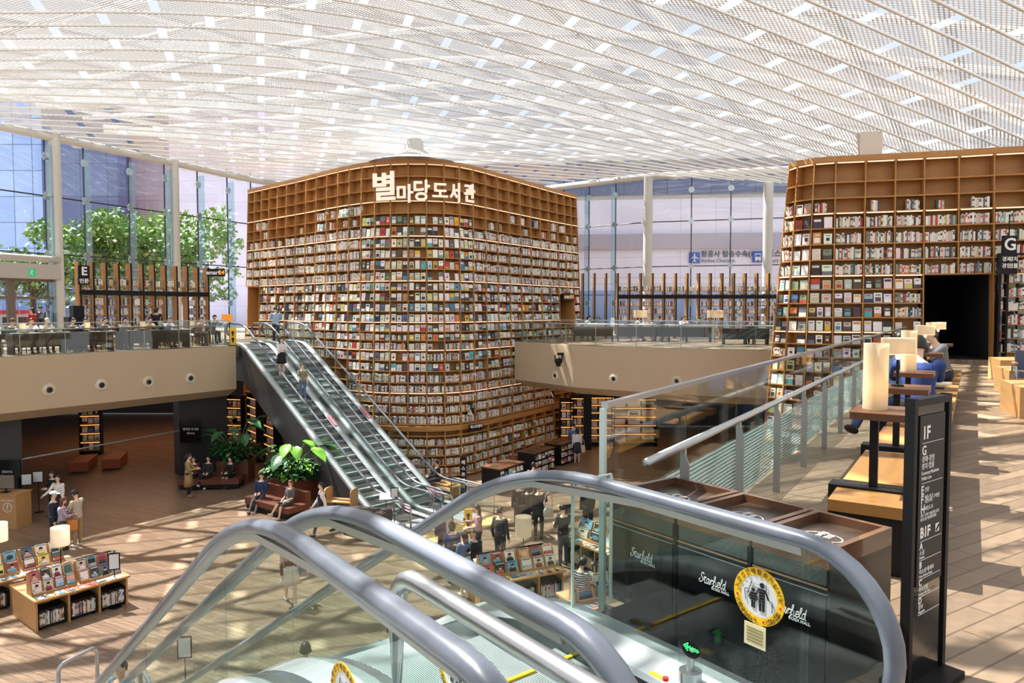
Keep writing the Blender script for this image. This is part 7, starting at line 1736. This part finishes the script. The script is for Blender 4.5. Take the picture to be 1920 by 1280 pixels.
# ---- lower floor, right of centre
person('person with dark hair and a purple backpack by the escalator foot', G(832, 1058), .25, 'stand', 1.68, (216, 212, 208), bottom=(46, 34, 40), hair='bob', shoes=(60, 50, 50))
bag('purple backpack worn by the person at the escalator foot', G(827, 1062) + V((0, -.15, .95)), .25, .34, .2, .44, (58, 44, 78), None, 'backpack')
_, hh, _, _ = person('person in a blue dress with a dark backpack', G(848, 1092), .2, 'hold', 1.62, (60, 88, 140), bottom=(52, 76, 128), legs='dress', hair='bob', shoes=(120, 130, 150), sleeve='short')
bag('dark backpack worn over the blue dress', G(850, 1096) + V((0.05, -.17, .95)), .2, .3, .18, .4, (40, 44, 64), None, 'backpack')
_, hh, _, _ = person('person with long brown hair in a denim jacket and white skirt', G(872, 1116), .75, 'phone', 1.66, (98, 122, 150), bottom=(226, 222, 214), legs='skirt', hair='long', hc='brown', shoes=(216, 214, 212))
_, hh, _, _ = person('person in a plaid shirt holding up a phone by the caution board', G(897, 1052), PI * .55, 'phone', 1.64, CHP, bottom=(40, 40, 50), hair='long'); phone('phone in the hand of the person in plaid', hh)
_, hh, _, _ = person('person in black looking down at a phone, facing the denim jacket', G(888, 1110), PI * .95, 'phone', 1.64, (30, 28, 34), bottom=(34, 32, 38), hair='long'); phone('phone in the hand of the person in black', hh)
person('person in a mottled navy sweatshirt, hands behind, left of the lamp', G(938, 1066), PI * .72 - PI * .9, 'pocket', 1.74, CAM, bottom=(40, 42, 52), hair='short', turn=-20)
person('person in black with a black handbag, right of a dark-haired friend', G(990, 1002), .35, 'rest', 1.64, (32, 30, 34), bottom=(34, 32, 38), legs='skirt', hair='bob', shoes=(30, 28, 30))
person('person in a dark suit left of the one with a black handbag', G(973, 998), .3, 'stand', 1.7, (36, 38, 48), bottom=(32, 34, 42), hair='short')
bag('black handbag held by the person in black', G(985, 1003) + V((-.1, -.2, .75)), .3, .36, .14, .28, (24, 24, 26), .3, 'handbag')
person('person in a black suit with a pale shoulder bag, back turned', G(1010, 1010), .1, 'rest', 1.76, (26, 24, 26), bottom=(28, 26, 28), hair='short', hc='brown', coat=((26, 24, 26), .75))
bag('pale grey shoulder bag on the back of the black suit', G(1022, 1012) + V((.1, -.15, .78)), .1, .34, .13, .3, (176, 176, 168), .5)
person('person in a grey shirt among the dark display units', G(1000, 952), 0, 'stand', 1.68, (120, 120, 118), sleeve='short', bottom=(60, 50, 44), hair='short')
person('person in a black t-shirt and jeans standing by the centre table end', G(1056, 1060), .5, 'hold', 1.74, (28, 28, 32), sleeve='short', bottom=(46, 56, 78), hair='short', shoes=(40, 40, 44))
person('person in black standing behind the tall glass edge', G(1102, 1006), .3, 'stand', 1.78, (24, 24, 30), bottom=(26, 28, 36), hair='short')
_, hh, _, _ = person('person in a striped top reading a magazine, seen behind the glass edge', G(1086, 1182), -.75, 'read', 1.66, STR, bottom=(40, 40, 44), hair='tail', sleeve='long'); held_book('open magazine held by the person in stripes', hh, (178, 60, 56))
person('child in a dark top beyond the striped reader', G(1132, 1120), 1.2, 'hold', 1.3, (44, 52, 74), bottom=(40, 44, 60), hair='short')
person('person in a white blouse and navy skirt by the lit product shelf', G(1082, 868), .1, 'stand', 1.66, (222, 220, 218), bottom=(44, 46, 60), legs='skirt', hair='bob', shoes=(170, 150, 140))
bag('beige tote bag beside the navy skirt', G(1091, 868) + UP * .5, .1, .34, .12, .36, (206, 186, 164), .3, 'tote_bag')
person('person in a blue shirt facing the lit product shelf', G(1075, 860), 0, 'hold', 1.74, (96, 120, 168), bottom=(50, 52, 62), hair='short')
# ---- upper floor, left
def up_l(px, back=1.75): 
    r = ray(px, 600); q_ = min((L0 + LD * (i * .04) + LN * back for i in range(0, 540)), key=lambda q: abs(q.x * r.y - q.y * r.x)); return V((q_.x, q_.y, 0))
fl_ = math.atan2(-LN.y, -LN.x) - PI / 2
M_STOOL = mat('dark stool', (40, 36, 34), .5)
def stool(lbl, p, rz, h=.44, group=None, back=True):
    root = thing('chair', lbl, 'chair', p, rz, group); mb = MB(); mb.base((0, 0, h - .05), (.42, .42, .05)); part('seat', mb, M_STOOL, root)
    for sx in (-.18, .18):
        for sy in (-.18, .18): mb = MB(); mb.tube([(sx, sy, 0), (sx, sy, h - .04)], .016, n=5); part('leg', mb, M_BLACK, root)
    if back: mb = MB(); mb.base((0, -.2, h + .1), (.42, .03, .3)); part('backrest', mb, M_STOOL, root)
seats = [(18, (44, 46, 48), 'in a dark jacket and brown cap, leftmost at the upper left tables', dict(cap=(96, 70, 44))), (54, (226, 226, 228), 'in white, second from left at the upper left tables', dict(sleeve='short')), (83, (206, 196, 172), 'in a beige cap and jacket at the upper left tables', dict(cap=(196, 188, 160))), (133, (40, 48, 48), 'in dark clothes bent over the upper left table', {}), (155, (70, 96, 140), 'in blue beside the second small lamp, upper left', dict(sleeve='short')), (192, (62, 62, 66), 'in dark grey at the middle of the upper left tables', {}), (228, (222, 224, 228), 'in a white shirt bent forward, upper left tables', dict(sleeve='short')), (275, (206, 176, 150), 'in a tan top right of the third small lamp, upper left', {}), (312, (160, 176, 214), 'in a pale blue shirt by the gap in the left bookshelf', dict(sleeve='short')), (372, (136, 70, 58), 'in dark red right of the last small lamp, upper left', {})]
for i, (px, c, l, kw) in enumerate(seats):
    q_ = up_l(px); person('person ' + l, q_, fl_, 'desk', 1.68, c, bottom=(50, 52, 64), hair='short' if i % 3 else 'bob', seat=.44, voxel=.026, **kw); stool('dark chair under the person ' + ' '.join(l.split()[:10]), q_, fl_, .44, None)
person('person in black with a pale bag standing by the left bookshelf gap', up_l(293, 3.2), .1, 'hold', 1.68, (26, 26, 30), bottom=(34, 34, 40), hair='bob', voxel=.026)
bag('pale bag on the shoulder of the person in black, upper left', up_l(297.5, 3.1) + UP * .75, .2, .3, .12, .34, (214, 204, 176), .3)
person('person in black sitting behind the last dark counter, upper left', up_l(397, 2.3), fl_, 'desk', 1.7, (24, 24, 28), bottom=(30, 30, 36), seat=.5, voxel=.026); stool('dark chair under the person in black by the escalator head', up_l(397, 2.3), fl_, .5)
person('person in a red jacket standing by the entrance doors', G(63, 643, 0), PI * .45, 'stand', 1.66, (176, 48, 42), bottom=(40, 36, 40), hair='bob', voxel=.026)
person('person in a dark jacket standing right of the red jacket', G(78, 642, 0), PI * .35, 'stand', 1.77, (34, 44, 66), bottom=(40, 42, 52), hair='short', voxel=.026)
# ---- upper floor, far right
for px, Y, c, l, rz_ in ((1096, 37.4, (226, 226, 226), 'in white at the table nearest the tall bookcase, far upper floor', -PI / 2), (1190, 36.6, (224, 226, 228), 'in a white top and green skirt, far upper floor', -PI / 2), (1244, 36.3, (40, 44, 60), 'in navy at the middle far upper table', PI / 2), (1280, 37.2, (216, 178, 190), 'in a pink shirt facing the rail, far upper floor', PI), (1408, 33.4, (42, 50, 74), 'in dark blue sitting on the far upper floor near the right bookcase', PI * .9)):
    q_ = AY(px, 640, Y); q_.z = 0; person('person ' + l, q_, rz_, 'desk', 1.68, c, sleeve='short', bottom=(70, 120, 90) if px == 1190 else (50, 54, 70), hair='bob' if px in (1096, 1190) else 'short', seat=.44, voxel=.026); stool('chair under the person ' + ' '.join(l.split()[:11]), q_, rz_, .44)
# ---- near right benches
pp = BR(4.75, .2, 0); person('person in a pale denim shirt and jeans on the bench, facing the rail', BR(5.0, -.02, 0), PI / 2 + .55, 'sitcross', 1.72, (128, 158, 206), bottom=(62, 92, 138), hair='short', seat=.43, shoes=(60, 52, 50), voxel=.014)
person('person in a navy shirt sitting on the bench with back to the camera', BR(4.3, .24, 0), -.45, 'desk', 1.74, (36, 58, 118), bottom=(40, 44, 58), hair='short', seat=.43, voxel=.014, build=1.08)
person('person in a grey t-shirt hunched over on a far bench', BR(9.1, .33, 0), PI / 2, 'desk', 1.74, (104, 108, 116), sleeve='short', bottom=(44, 46, 56), seat=.43, voxel=.018, build=1.05)
mb = MB(); mb.base(BR(8.3, .3, .426), (.3, .22, .03), .4); o = solo('open_book', mb, mat('page white', (226, 226, 222), .6)); tag(o, 'white book lying on the bench before the grey t-shirt', 'book')

stool('dark grey chair standing right of the person in the black suit', G(1060, 990), .4, .46)
finish_books()
